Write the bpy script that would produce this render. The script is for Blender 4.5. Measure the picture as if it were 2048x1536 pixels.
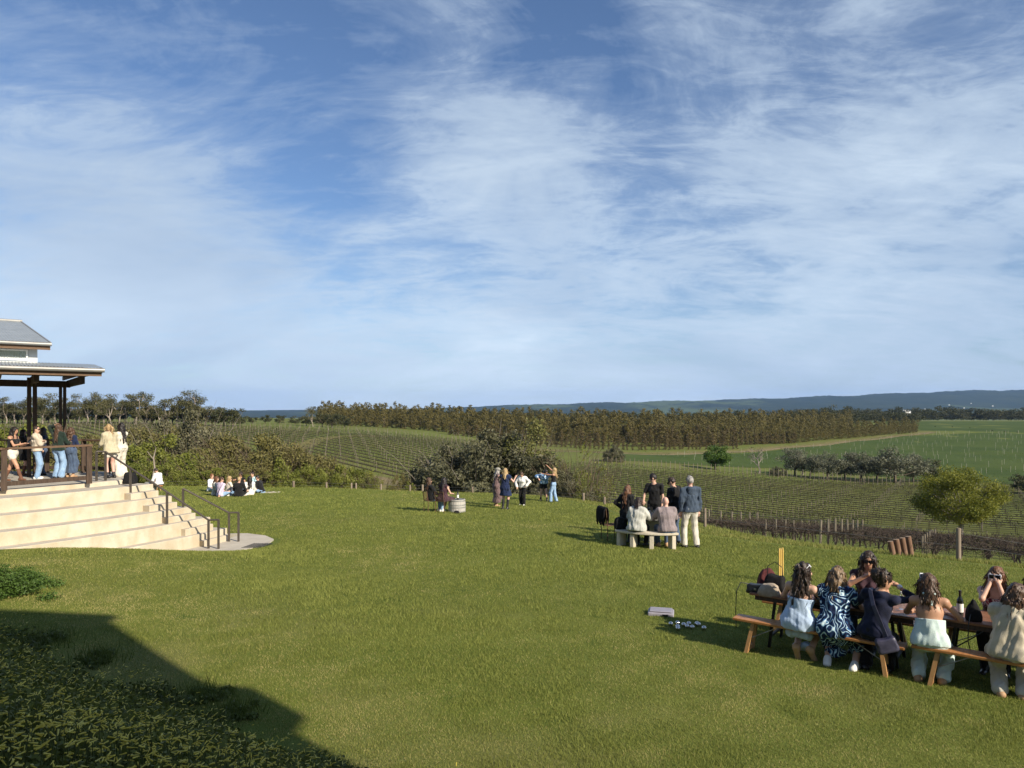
import bpy, bmesh, math, random
import numpy as np
from mathutils import Vector, Matrix
for o in list(bpy.data.objects): bpy.data.objects.remove(o)
S = bpy.context.scene
C = S.collection
R = math.radians
FPX, HOR = 1420.0, 822.0          # focal length and horizon row of the 2048 px photograph

# ------------------------------------------------------------------ camera (eye at the origin, looking along +y)
cam = bpy.data.cameras.new('camera'); cob = bpy.data.objects.new('camera', cam); C.objects.link(cob)
cob.location = (0, 0, 0); cob.rotation_euler = (R(90), 0, 0)
cam.sensor_width = 36; cam.lens = 36*FPX/2048; cam.shift_y = (HOR-768)/2048
cam.clip_start = 0.1; cam.clip_end = 30000
S.camera = cob
S.render.resolution_x, S.render.resolution_y = 1024, 768
S.cycles.use_denoising = True
S.cycles.max_bounces = 6; S.cycles.diffuse_bounces = 3; S.cycles.glossy_bounces = 3
S.cycles.transmission_bounces = 5; S.cycles.transparent_max_bounces = 8; S.cycles.volume_bounces = 0

# ------------------------------------------------------------------ sun and sky
SUN_EL = 31.0
SAZ = (1.2, -1.12)                                   # horizontal direction towards the sun (behind, to the right)
_n = math.hypot(*SAZ)
sd = Vector((SAZ[0]/_n*math.cos(R(SUN_EL)), SAZ[1]/_n*math.cos(R(SUN_EL)), math.sin(R(SUN_EL))))
sl = bpy.data.lights.new('sun', 'SUN'); so = bpy.data.objects.new('sun', sl); C.objects.link(so)
sl.energy = 4.5; sl.angle = R(0.53); sl.color = (1.0, 0.89, 0.72)
so.rotation_euler = (-sd).to_track_quat('-Z', 'Y').to_euler(); so.location = (30, -30, 40)
W = bpy.data.worlds.new('World'); S.world = W; W.use_nodes = True
nt = W.node_tree; nt.nodes.clear()
def N(t, typ, **kw):
    n = t.nodes.new(typ)
    for k, v in kw.items():
        if k in n.inputs.keys() if isinstance(k, str) else False: n.inputs[k].default_value = v
        else: setattr(n, k, v)
    return n
def MATH(t, op, a, b=None, c=None, clamp=False):
    n = t.nodes.new('ShaderNodeMath'); n.operation = op; n.use_clamp = clamp
    for i, v in enumerate((a, b, c)):
        if v is None: continue
        if isinstance(v, (int, float)): n.inputs[i].default_value = v
        else: t.links.new(v, n.inputs[i])
    return n.outputs[0]
def VEC(t, op, a, b=None):
    n = t.nodes.new('ShaderNodeVectorMath'); n.operation = op
    for i, v in enumerate((a, b)):
        if v is None: continue
        if isinstance(v, (tuple, list)): n.inputs[i].default_value = v
        else: t.links.new(v, n.inputs[i])
    return n.outputs['Value'] if op in ('DOT_PRODUCT', 'LENGTH', 'DISTANCE') else n.outputs[0]
def RAMP(t, fac, stops, interp='LINEAR'):
    n = t.nodes.new('ShaderNodeValToRGB'); t.links.new(fac, n.inputs[0]); cr = n.color_ramp; cr.interpolation = interp
    while len(cr.elements) < len(stops): cr.elements.new(0.5)
    for e, (p, c) in zip(cr.elements, stops):
        e.position = p; e.color = (c, c, c, 1) if isinstance(c, (int, float)) else (*c[:3], 1)
    return n.outputs[0]
def MIXC(t, fac, a, b, mode='MIX'):
    n = t.nodes.new('ShaderNodeMix'); n.data_type = 'RGBA'; n.blend_type = mode
    for i, v in ((0, fac), (6, a), (7, b)):
        if isinstance(v, (int, float)): n.inputs[i].default_value = v
        elif isinstance(v, (tuple, list)): n.inputs[i].default_value = (*v[:3], 1)
        else: t.links.new(v, n.inputs[i])
    return n.outputs[2]
sky = nt.nodes.new('ShaderNodeTexSky'); sky.sky_type = 'NISHITA'; sky.sun_disc = False
sky.sun_elevation = R(SUN_EL); sky.sun_rotation = math.atan2(SAZ[0], SAZ[1])
sky.altitude = 100; sky.air_density = 1.0; sky.dust_density = 0.6; sky.ozone_density = 2.2
tc = nt.nodes.new('ShaderNodeTexCoord'); D = tc.outputs['Generated']
sep = nt.nodes.new('ShaderNodeSeparateXYZ'); nt.links.new(D, sep.inputs[0])
zz = MATH(nt, 'MAXIMUM', sep.outputs[2], 0.0)
den = MATH(nt, 'ADD', zz, 0.28)
cx = MATH(nt, 'DIVIDE', sep.outputs[0], den); cy = MATH(nt, 'DIVIDE', sep.outputs[1], den)
cmb = nt.nodes.new('ShaderNodeCombineXYZ'); nt.links.new(cx, cmb.inputs[0]); nt.links.new(cy, cmb.inputs[1])
P = cmb.outputs[0]                                   # the sky seen as a high flat layer of cloud
def cloud_noise(scale, rot, stretch, detail, rough, dist, off):
    m = nt.nodes.new('ShaderNodeMapping'); nt.links.new(P, m.inputs[0])
    m.inputs['Rotation'].default_value = (0, 0, R(rot)); m.inputs['Scale'].default_value = (stretch[0], stretch[1], 1)
    m.inputs['Location'].default_value = off
    n = nt.nodes.new('ShaderNodeTexNoise'); nt.links.new(m.outputs[0], n.inputs['Vector'])
    n.inputs['Scale'].default_value = scale; n.inputs['Detail'].default_value = detail
    n.inputs['Roughness'].default_value = rough; n.inputs['Distortion'].default_value = dist
    return n.outputs['Fac']
def pxdir(x, y):
    v = Vector(((x-1024)/FPX, 1, (HOR-y)/FPX)).normalized(); return tuple(v)
def blob(x, y, size, amp):                            # a bank of cloud standing at this place in the sky
    d = VEC(nt, 'DOT_PRODUCT', D, pxdir(x, y))
    k = 1-math.cos(size/FPX)
    e = MATH(nt, 'MULTIPLY', MATH(nt, 'SUBTRACT', d, 1.0), 1.0/k)
    return MATH(nt, 'MULTIPLY', MATH(nt, 'EXPONENT', e), amp)
broad = cloud_noise(1.0, 20, (1.0, 1.0), 4, 0.5, 0.6, (3.1, 1.7, 0))
wisp = RAMP(nt, cloud_noise(2.3, 58, (0.75, 1.2), 13, 0.64, 1.2, (0.4, 2.2, 0)), [(.34, 0), (.70, 1)])
wisp2 = RAMP(nt, cloud_noise(5.0, 28, (0.6, 1.4), 11, 0.64, 1.7, (7.4, 1.2, 0)), [(.42, 0), (.76, 1)])
fine = RAMP(nt, cloud_noise(13.0, 60, (0.6, 1.5), 9, 0.64, 1.2, (5.0, 0.3, 0)), [(.40, 0), (.74, 1)])
dens = MATH(nt, 'MULTIPLY', MATH(nt, 'SUBTRACT', broad, .5), 0.7)
dens = MATH(nt, 'ADD', dens, MATH(nt, 'MULTIPLY', wisp, 0.36))
dens = MATH(nt, 'ADD', dens, MATH(nt, 'MULTIPLY', wisp2, 0.20))
dens = MATH(nt, 'ADD', dens, MATH(nt, 'MULTIPLY', fine, 0.11))
dens = MATH(nt, 'SUBTRACT', dens, 0.14)
for b in ((960, 290, 120, .24), (1100, 330, 130, .20), (900, 480, 240, .18), (1650, 420, 240, .20), (1900, 260, 200, .16), (1500, 40, 220, .16),
          (120, 520, 260, .20), (420, 620, 240, .16), (1300, 520, 220, .12), (650, 360, 120, -.20), (520, 220, 150, -.16), (1080, 100, 120, -.26), (700, 110, 120, -.10),
          (1330, 290, 100, -.12), (1600, 210, 120, -.12), (250, 40, 200, -.10), (150, 330, 160, .10), (1000, 640, 360, .10), (1700, 640, 300, .08)):
    dens = MATH(nt, 'ADD', dens, blob(*b))
low = MATH(nt, 'MULTIPLY', MATH(nt, 'EXPONENT', MATH(nt, 'MULTIPLY', zz, -6.0)), 0.34)
dens = MATH(nt, 'ADD', dens, low)
cf = RAMP(nt, dens, [(0.0, 0.0), (0.17, 0.22), (0.36, 0.66), (0.62, 0.92)])
tone = RAMP(nt, cloud_noise(0.9, 30, (1, 1.2), 5, 0.55, 0.5, (8, 3, 0)), [(0.3, (3.5, 4.4, 5.65)), (0.7, (5.35, 6.3, 7.3))])
glow = MATH(nt, 'ADD', MATH(nt, 'MULTIPLY', MATH(nt, 'EXPONENT', MATH(nt, 'MULTIPLY', zz, -7.0)), 0.22), 1.0)
tone = VEC(nt, 'MULTIPLY', tone, glow)
skyc = MIXC(nt, 1.0, sky.outputs[0], (0.74, 0.84, 0.98), 'MULTIPLY')
col = MIXC(nt, cf, skyc, tone)
bg = nt.nodes.new('ShaderNodeBackground'); bg.inputs['Strength'].default_value = 0.078
nt.links.new(col, bg.inputs[0])
wo = nt.nodes.new('ShaderNodeOutputWorld'); nt.links.new(bg.outputs[0], wo.inputs[0])
S.view_settings.view_transform = 'Standard'; S.view_settings.look = 'None'
S.view_settings.exposure = 0.72; S.view_settings.gamma = 1.0; S.view_settings.use_curve_mapping = False
# ------------------------------------------------------------------ helpers
rng = np.random.default_rng(7); random.seed(7)
def tag(o, label=None, cat=None, group=None, kind=None):
    if label: o['label'] = label
    if cat: o['category'] = cat
    if group: o['group'] = group
    if kind: o['kind'] = kind
    return o
def empty(name, loc=(0, 0, 0), rz=0.0, label=None, cat=None, group=None):
    o = bpy.data.objects.new(name, None); C.objects.link(o); o.empty_display_size = 0.2
    o.location = loc; o.rotation_euler = (0, 0, rz)
    return tag(o, label, cat, group)
def link(name, me, mats=None, parent=None, loc=None, rz=None):
    o = bpy.data.objects.new(name, me); C.objects.link(o)
    if mats is not None and not len(me.materials):
        for m in (mats if isinstance(mats, (list, tuple)) else [mats]): me.materials.append(m)
    if parent is not None: o.parent = parent
    if loc is not None: o.location = loc
    if rz is not None: o.rotation_euler = (0, 0, rz)
    return o
def mesh_np(name, V, F, smooth=False, mi=None, tint=None):
    """mesh from numpy arrays; F may be one (M,k) array or a list of them"""
    me = bpy.data.meshes.new(name)
    Fs = [np.asarray(f, np.int32) for f in (F if isinstance(F, list) else [F]) if len(f)]
    V = np.asarray(V, np.float32)
    me.vertices.add(len(V)); me.vertices.foreach_set('co', V.ravel())
    nl = sum(f.size for f in Fs); npoly = sum(len(f) for f in Fs)
    me.loops.add(nl); me.polygons.add(npoly)
    me.loops.foreach_set('vertex_index', np.concatenate([f.ravel() for f in Fs]))
    tot = np.concatenate([np.full(len(f), f.shape[1], np.int32) for f in Fs])
    st = np.concatenate([[0], np.cumsum(tot)[:-1]]).astype(np.int32)
    me.polygons.foreach_set('loop_start', st)
    if mi is not None: me.polygons.foreach_set('material_index', np.asarray(mi, np.int32))
    me.polygons.foreach_set('use_smooth', np.full(npoly, bool(smooth)))
    if tint is not None:
        a = me.attributes.new('tint', 'FLOAT', 'POINT'); a.data.foreach_set('value', np.asarray(tint, np.float32))
    me.update(calc_edges=True); me.validate()
    return me
class MB:
    """collects boxes, tubes and lathes into one mesh"""
    def __init__(s): s.V = []; s.F = []; s.M = []; s.n = 0
    def add(s, V, F, m=0):
        s.V.append(np.asarray(V, float)); s.F += [tuple(int(i)+s.n for i in f) for f in F]; s.M += [m]*len(F); s.n += len(V)
    def box(s, c, size, rz=0.0, m=0, tilt=None):
        x, y, z = [v/2 for v in size]
        V = np.array([(-x,-y,-z),(x,-y,-z),(x,y,-z),(-x,y,-z),(-x,-y,z),(x,-y,z),(x,y,z),(-x,y,z)])
        if tilt is not None: V = V @ np.array(tilt.to_3x3() if hasattr(tilt, 'to_3x3') else tilt).T
        ca, sa = math.cos(rz), math.sin(rz)
        V = V @ np.array([[ca, sa, 0], [-sa, ca, 0], [0, 0, 1]]) + np.array(c)
        s.add(V, [(3,2,1,0),(4,5,6,7),(0,1,5,4),(1,2,6,5),(2,3,7,6),(3,0,4,7)], m); return s
    def bar(s, a, b, w, h, up=(0, 0, 1), m=0):
        a, b = np.array(a, float), np.array(b, float); d = b-a; L = np.linalg.norm(d); d /= L
        u = np.array(up, float); r = np.cross(d, u)
        if np.linalg.norm(r) < 1e-4: r = np.cross(d, (1, 0, 0))
        r /= np.linalg.norm(r); u = np.cross(r, d)
        V = [p+sx*r*w/2+sz*u*h/2 for p in (a, b) for sx, sz in ((-1,-1),(1,-1),(1,1),(-1,1))]
        s.add(V, [(3,2,1,0),(4,5,6,7),(0,1,5,4),(1,2,6,5),(2,3,7,6),(3,0,4,7)], m); return s
    def tube(s, pts, rad, n=8, m=0, cap=True):
        pts = [np.array(p, float) for p in pts]
        if isinstance(rad, (int, float)): rad = [rad]*len(pts)
        V = []; F = []
        prev = None
        for i, p in enumerate(pts):
            d = pts[min(i+1, len(pts)-1)]-pts[max(i-1, 0)]; d = d/(np.linalg.norm(d)+1e-9)
            if prev is None:
                r = np.cross(d, (0, 0, 1) if abs(d[2]) < .9 else (1, 0, 0))
            else: r = prev-d*np.dot(prev, d)
            r /= np.linalg.norm(r)+1e-9; prev = r; u = np.cross(d, r)
            for k in range(n):
                a = 2*math.pi*k/n; V.append(p+(r*math.cos(a)+u*math.sin(a))*rad[i])
        for i in range(len(pts)-1):
            for k in range(n):
                k2 = (k+1) % n; F.append((i*n+k, i*n+k2, (i+1)*n+k2, (i+1)*n+k))
        if cap: F += [tuple(range(n-1, -1, -1)), tuple((len(pts)-1)*n+k for k in range(n))]
        s.add(V, F, m); return s
    def lathe(s, prof, n=20, c=(0, 0, 0), m=0):
        V = [(c[0]+r*math.cos(2*math.pi*k/n), c[1]+r*math.sin(2*math.pi*k/n), c[2]+z) for r, z in prof for k in range(n)]
        F = []
        for i in range(len(prof)-1):
            for k in range(n):
                k2 = (k+1) % n; F.append((i*n+k, i*n+k2, (i+1)*n+k2, (i+1)*n+k))
        F += [tuple(range(n-1, -1, -1)), tuple((len(prof)-1)*n+k for k in range(n))]
        s.add(V, F, m); return s
    def mesh(s, name, smooth=False):
        me = bpy.data.meshes.new(name); me.from_pydata(np.concatenate(s.V).tolist(), [], s.F)
        me.polygons.foreach_set('material_index', s.M); me.polygons.foreach_set('use_smooth', [smooth]*len(s.F))
        if smooth:
            try: me.set_sharp_from_angle(angle=R(40))
            except Exception: pass
        me.update(); return me
    def build(s, name, mats, parent=None, loc=None, rz=None, smooth=False):
        return link(name, s.mesh(name, smooth), mats, parent, loc, rz)
def bevel(o, w=0.006, seg=1):
    m = o.modifiers.new('bevel', 'BEVEL'); m.width = w; m.segments = seg; m.limit_method = 'ANGLE'; return o
def smoothstep(a, b, x):
    t = np.clip((x-a)/(b-a), 0, 1); return t*t*(3-2*t)

# ------------------------------------------------------------------ materials (all procedural)
MATS = {}
def pmat(name, c1, c2=None, scale=6.0, rough=0.8, bump=0.0, bscale=None, spec=0.3, metal=0.0, detail=4, stretch=None, lo=.35, hi=.65, coord='Object', extra=None, sheen=0.0):
    if name in MATS: return MATS[name]
    m = bpy.data.materials.new(name); m.use_nodes = True; t = m.node_tree
    b = t.nodes['Principled BSDF']
    b.inputs['Roughness'].default_value = rough; b.inputs['Specular IOR Level'].default_value = spec; b.inputs['Metallic'].default_value = metal
    if sheen: b.inputs['Sheen Weight'].default_value = sheen
    tcn = t.nodes.new('ShaderNodeTexCoord'); v = tcn.outputs[coord]
    if stretch:
        mp = t.nodes.new('ShaderNodeMapping'); t.links.new(v, mp.inputs[0]); mp.inputs['Scale'].default_value = stretch; v = mp.outputs[0]
    n = t.nodes.new('ShaderNodeTexNoise'); t.links.new(v, n.inputs['Vector'])
    n.inputs['Scale'].default_value = scale; n.inputs['Detail'].default_value = detail; n.inputs['Roughness'].default_value = 0.6
    col = RAMP(t, n.outputs['Fac'], [(lo, c1), (hi, c2 or tuple(min(1, x*1.18) for x in c1))])
    if extra: col = extra(t, v, col)
    t.links.new(col, b.inputs['Base Color'])
    if bump:
        n2 = t.nodes.new('ShaderNodeTexNoise'); t.links.new(v, n2.inputs['Vector']); n2.inputs['Scale'].default_value = bscale or scale*4; n2.inputs['Detail'].default_value = 6
        bp = t.nodes.new('ShaderNodeBump'); bp.inputs['Strength'].default_value = bump; bp.inputs['Distance'].default_value = 0.02
        t.links.new(n2.outputs['Fac'], bp.inputs['Height']); t.links.new(bp.outputs[0], b.inputs['Normal'])
    MATS[name] = m; return m
def leafmat(name, cols, trans=0.28, rough=0.55, vary=0.25, spec=0.25):
    """foliage: colour from each leaf's own tint, some light passing through"""
    if name in MATS: return MATS[name]
    m = bpy.data.materials.new(name); m.use_nodes = True; t = m.node_tree; b = t.nodes['Principled BSDF']
    at = t.nodes.new('ShaderNodeAttribute'); at.attribute_name = 'tint'
    oi = t.nodes.new('ShaderNodeObjectInfo')
    f = MATH(t, 'ADD', at.outputs['Fac'], MATH(t, 'MULTIPLY', MATH(t, 'SUBTRACT', oi.outputs['Random'], 0.5), vary), clamp=True)
    col = RAMP(t, f, [(i/(len(cols)-1), c) for i, c in enumerate(cols)])
    t.links.new(col, b.inputs['Base Color']); b.inputs['Roughness'].default_value = rough; b.inputs['Specular IOR Level'].default_value = spec
    tr = t.nodes.new('ShaderNodeBsdfTranslucent'); t.links.new(col, tr.inputs['Color'])
    mx = t.nodes.new('ShaderNodeMixShader'); mx.inputs[0].default_value = trans
    t.links.new(b.outputs[0], mx.inputs[1]); t.links.new(tr.outputs[0], mx.inputs[2])
    t.links.new(mx.outputs[0], t.nodes['Material Output'].inputs['Surface'])
    MATS[name] = m; return m

# ------------------------------------------------------------------ the lie of the land (heights relative to the eye)
EDGE = np.array([(26, 7.5), (20, 10.6), (14, 13.9), (11.3, 15.6), (10.3, 16.6), (8.2, 18.3), (6.7, 19.8), (5.5, 21.2), (4.3, 24.5), (3.6, 28.6), (2.6, 31.2), (1.3, 33.0), (-1.2, 34.8), (-6, 36.3), (-12, 37.6), (-20, 38.6), (-34, 39.5)], float)
TOE_P, TOE_N = np.array((-1.15, 6.2)), np.array((-0.54, -0.84))
UU = np.array([-.9, -.5, -.3, -.15, 0, .15, .3, .45, .6, .85])
YY = np.array([18, 25, 35, 45, 60, 80, 100, 130, 160, 200, 260, 340, 500, 1000, 2500, 12000.])
VT = np.array([
 [-3.8,-4.0,-4.4,-5.4,-5.8,-5.5,-5.0,-4.2,-3.8,-3.3,-2.6,-2.2,-3,-12,-30,-60],
 [-3.8,-4.0,-4.6,-6.0,-6.5,-6.6,-6.2,-5.3,-4.5,-3.7,-3.2,-3.0,-4,-13,-30,-60],
 [-3.9,-4.1,-4.8,-6.2,-7.4,-8.0,-7.9,-7.0,-6.0,-5.0,-4.6,-4.6,-5,-13,-30,-60],
 [-3.9,-4.2,-4.9,-6.2,-8.2,-9.2,-9.1,-8.3,-7.3,-6.4,-6.2,-6.0,-6,-13,-30,-60],
 [-4.0,-4.5,-5.2,-6.4,-8.6,-9.9,-10.1,-9.8,-9.8,-9.9,-9.2,-8.0,-7,-13,-30,-60],
 [-4.2,-5.0,-6.0,-7.2,-9.3,-10.9,-10.9,-10.2,-10.6,-11.0,-10.0,-8.5,-7,-13,-30,-60],
 [-4.4,-5.4,-6.7,-7.8,-10.0,-11.8,-12.1,-12.1,-12.5,-12.4,-11.4,-9.5,-7,-13,-30,-60],
 [-4.8,-5.8,-7.1,-8.3,-10.6,-12.3,-12.9,-13.3,-13.6,-13.4,-12.2,-10.0,-7.5,-13,-30,-60],
 [-5.2,-6.3,-7.6,-8.9,-11.1,-12.8,-13.5,-13.9,-14.1,-13.5,-12.0,-10.0,-7.5,-13,-30,-60],
 [-5.5,-6.6,-8.0,-9.4,-11.5,-13.1,-13.8,-14.0,-13.9,-13.0,-11.5,-9.5,-7.5,-13,-30,-60]])
_lu = np.linspace(-.95, .95, 96); _ly = np.linspace(math.log(18), math.log(12000), 220)
_T1 = np.array([np.interp(_ly, np.log(YY), r) for r in VT])
_T2 = np.array([np.interp(_lu, UU, _T1[:, j]) for j in range(len(_ly))]).T
def _blur(a, ax, k):
    w = np.hanning(2*k+3)[1:-1]; w /= w.sum()
    pad = [(0, 0), (0, 0)]; pad[ax] = (k, k); b = np.pad(a, pad, mode='edge')
    return sum(w[i]*np.take(b, range(i, i+a.shape[ax]), axis=ax) for i in range(2*k+1))
_T2 = _blur(_blur(_T2, 0, 5), 1, 3)
def valley(x, y):
    yc = np.clip(y, 18, 12000); u = np.clip(x/yc, -.95, .95)
    fu = (u+.95)/1.9*(len(_lu)-1); fy = (np.log(yc)-_ly[0])/(_ly[-1]-_ly[0])*(len(_ly)-1)
    i = np.clip(fu.astype(int), 0, len(_lu)-2); j = np.clip(fy.astype(int), 0, len(_ly)-2); a = fu-i; b = fy-j
    z = (_T2[i, j]*(1-a)+_T2[i+1, j]*a)*(1-b)+(_T2[i, j+1]*(1-a)+_T2[i+1, j+1]*a)*b
    return z
def edge_dist(x, y):
    """signed distance from the lawn's far edge, positive outside"""
    best = np.full(np.shape(x), 1e9); sg = np.ones(np.shape(x))
    for (a, b) in zip(EDGE[:-1], EDGE[1:]):
        d = b-a; L2 = d@d; t = np.clip(((x-a[0])*d[0]+(y-a[1])*d[1])/L2, 0, 1)
        qx, qy = x-a[0]-t*d[0], y-a[1]-t*d[1]; dd = np.hypot(qx, qy)
        cr = d[0]*(y-a[1])-d[1]*(x-a[0])       # edge runs right to left; outside lies to its right
        m = dd < best; best = np.where(m, dd, best); sg = np.where(m, np.where(cr < 0, 1, -1), sg)
    return best*sg
def lawn_z(x, y):
    x, y = np.asarray(x, float), np.asarray(y, float)
    z = -3.3-.03*(y-9.5)
    w = smoothstep(-3.5, -10.5, x)
    z = z+w*(.40-.62*smoothstep(15.3, 19.6, y)+.30*smoothstep(23, 30, y))
    z = z-.13*np.exp(-((x+7.9)**2+(y-20.2)**2)/3.5)
    z = z+.025*np.sin(x*.55+1)*np.sin(y*.4+.5)
    s = (x-TOE_P[0])*TOE_N[0]+(y-TOE_P[1])*TOE_N[1]
    s = s*(1-smoothstep(9, 14, -x)*.4)
    z = z+(-1.66-z)*smoothstep(0, 4.1, s)
    return z
def ground_z(x, y):
    x, y = np.asarray(x, float), np.asarray(y, float)
    e = edge_dist(x, y); zl = lawn_z(x, np.minimum(y, 60)); zv = valley(x, y)
    zv = zv+.12*np.sin(x*.11+y*.07)*np.clip(y/120, 0, 1)
    zl = np.maximum(zl, -5)
    w = smoothstep(-.5, 11.0, e)
    return zl*(1-w)+zv*w - .05*smoothstep(0, 1.2, e)
def gz(x, y): return float(ground_z(np.array([x]), np.array([y]))[0])
def at(px, py, z=None):
    """the spot on the ground (or on a level z) seen at a pixel of the 2048x1536 photograph"""
    u = (px-1024)/FPX; v = (py-HOR)/FPX
    if z is not None: d = -z/v; return Vector((u*d, d, z))
    ds = np.concatenate([np.arange(2.5, 60, .05), np.arange(60, 500, .5), np.arange(500, 3000, 5)])
    h = ground_z(u*ds, ds)-(-v*ds); k = np.argmax(h > 0) if (h > 0).any() else len(ds)-1
    return Vector((u*ds[k], ds[k], float(ground_z(np.array([u*ds[k]]), np.array([ds[k]]))[0])))
def spot(px, d):
    x = (px-1024)/FPX*d; return Vector((x, d, gz(x, d)))
# ------------------------------------------------------------------ ground sheet, lawn, hills, haze
def zone_noise(t, v, scale, detail=5, off=(0, 0, 0), stretch=(1, 1, 1)):
    m = t.nodes.new('ShaderNodeMapping'); t.links.new(v, m.inputs[0]); m.inputs['Location'].default_value = off; m.inputs['Scale'].default_value = stretch
    n = t.nodes.new('ShaderNodeTexNoise'); t.links.new(m.outputs[0], n.inputs['Vector']); n.inputs['Scale'].default_value = scale; n.inputs['Detail'].default_value = detail
    return n.outputs['Fac']
def ground_extra(t, v, col):
    a = zone_noise(t, v, .035, 4); col = MIXC(t, RAMP(t, a, [(.40, 0), (.62, 1)]), col, (.125, .135, .035))
    b = zone_noise(t, v, .9, 6, (3, 3, 0)); col = MIXC(t, RAMP(t, b, [(.54, 0), (.80, .55)]), col, (.15, .135, .055))
    return col
M_ground = pmat('rough_grass', (.095, .120, .024), (.14, .165, .038), .35, .95, .6, 3.0, spec=.1, extra=ground_extra)
xs = np.concatenate([-np.geomspace(42, 11000, 110)[::-1], np.arange(-41, 41.01, .55), np.geomspace(42, 11000, 110)])
ys = np.concatenate([-np.geomspace(24, 9000, 14)[::-1], np.arange(-22, 60, .6), np.arange(60, 260, 2.2), np.geomspace(262, 11000, 60)])
X, Y = np.meshgrid(xs, ys, indexing='ij')
Z = ground_z(X, Y); e = edge_dist(X, Y)
near = (Y < 60) & (Y > -25) & (X > -41)
Z = Z-.16*np.where(near, smoothstep(-.5, -1.6, e), 0)
nx, ny = X.shape; I = np.arange(nx*ny).reshape(nx, ny)
Fq = np.stack([I[:-1, :-1], I[1:, :-1], I[1:, 1:], I[:-1, 1:]], -1).reshape(-1, 4)
g = link('ground', mesh_np('ground', np.stack([X, Y, Z], -1).reshape(-1, 3), Fq, True), M_ground)
tag(g, 'rough grassland falling away to the valley and plain', kind='structure')

def lawn_extra(t, v, col):
    big = zone_noise(t, v, .16, 4, (1, 4, 0))
    col = MIXC(t, RAMP(t, big, [(.38, 0), (.62, .8)]), col, (.118, .150, .026))
    dry = zone_noise(t, v, .55, 7, (9, 2, 0))
    sp = t.nodes.new('ShaderNodeSeparateXYZ'); t.links.new(v, sp.inputs[0])
    # worn, drier turf towards the foot of the planted bank
    foot = MATH(t, 'ADD', MATH(t, 'MULTIPLY', sp.outputs[0], -.054), MATH(t, 'MULTIPLY', sp.outputs[1], -.075))
    foot = MATH(t, 'MULTIPLY', MATH(t, 'ADD', foot, .62), .26)
    col = MIXC(t, RAMP(t, MATH(t, 'ADD', dry, foot), [(.52, 0), (.78, .85)]), col, (.205, .190, .075))
    tuft = zone_noise(t, v, 1.9, 3, (4, 8, 0))
    col = MIXC(t, RAMP(t, tuft, [(.64, 0), (.72, .6)]), col, (.045, .085, .016))
    stripe = zone_noise(t, v, .5, 3, (2, 0, 0), (.22, 1.5, 1))
    col = MIXC(t, RAMP(t, stripe, [(.40, .30), (.60, 0)]), col, (.060, .092, .016))
    return col
M_lawn = pmat('lawn_turf', (.12, .14, .032), (.17, .19, .045), 2.2, .95, .8, 40, spec=.08, extra=lawn_extra)
ly = np.concatenate([np.arange(-7, 12, .35), np.arange(12, 39.4, .3)])
edge_x = np.interp(ly, EDGE[:, 1], EDGE[:, 0], left=26)
tt = np.linspace(0, 1, 130)
LX = -34+(edge_x[:, None]+34)*tt[None, :]; LY = np.repeat(ly[:, None], len(tt), 1)
LZ = ground_z(LX, LY)+.02
n1, n2 = LX.shape; I = np.arange(n1*n2).reshape(n1, n2)
Fq = np.stack([I[:-1, :-1], I[:-1, 1:], I[1:, 1:], I[1:, :-1]], -1).reshape(-1, 4)
lawn = link('lawn', mesh_np('lawn', np.stack([LX, LY, LZ], -1).reshape(-1, 3), Fq, True), M_lawn)
tag(lawn, 'mown green lawn sloping gently away from the building', kind='structure')

# short blades standing on the near lawn: far too many to count
def blades(px, py, pz, h, w, lean, tint, name, mat, label):
    n = len(px); a = rng.uniform(0, 2*np.pi, n); b = rng.uniform(0, 2*np.pi, n)
    base = np.stack([px, py, pz], -1); side = np.stack([np.cos(a), np.sin(a), 0*a], -1)*(w/2)[:, None]
    tip = base+np.stack([np.cos(b)*lean*h, np.sin(b)*lean*h, h], -1)
    V = np.stack([base-side, base+side, tip], 1).reshape(-1, 3)
    o = link(name, mesh_np(name, V, np.arange(3*n).reshape(-1, 3), False, tint=np.repeat(tint, 3)), mat)
    return tag(o, label, 'grass', kind='stuff')
M_grass = leafmat('grass_blade', [(.46, .39, .17), (.26, .27, .066), (.135, .165, .034), (.29, .31, .08)], .35, .6, 0, .15)
n = 900000
gy = 5.6*np.exp(rng.random(n)*math.log(38.5/5.6)); gx = (rng.random(n)*2-1)*.76*gy
keep = edge_dist(gx, gy) < -.25
s_ = (gx-TOE_P[0])*TOE_N[0]+(gy-TOE_P[1])*TOE_N[1]
rr = np.hypot(gx+22.473, gy-24.912); ang_ = np.degrees(np.arctan2(gy-24.912, gx+22.473)); onstep = ((rr < 14.7) & (ang_ < -12.3)) | ((np.hypot(gx+8.25, gy-20.3) < 1.55) & (rr > 14)) | ((gx < -11.4) & (gy < 23.6) & (rr < 14.7))
keep &= (s_ < .6) & ~onstep
gx, gy = gx[keep], gy[keep]
def sine_noise(x, y, lo, hi, m=14, seed=3):
    r_ = np.random.default_rng(seed); v = np.zeros(len(x))
    for k in range(m): f_ = lo*(hi/lo)**r_.random(); a_ = r_.uniform(0, 6.28); v += np.sin(x*f_*math.cos(a_)+y*f_*math.sin(a_)+r_.uniform(0, 6.28))
    return v/math.sqrt(m/2)
patch = .7*sine_noise(gx, gy, .5, 2.2, 14, 3)+.55*sine_noise(gx, gy, 3, 11, 16, 5)
foot_ = np.clip((-(gx*.054+gy*.075)+.62)*.9, -.3, .5)
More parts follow.
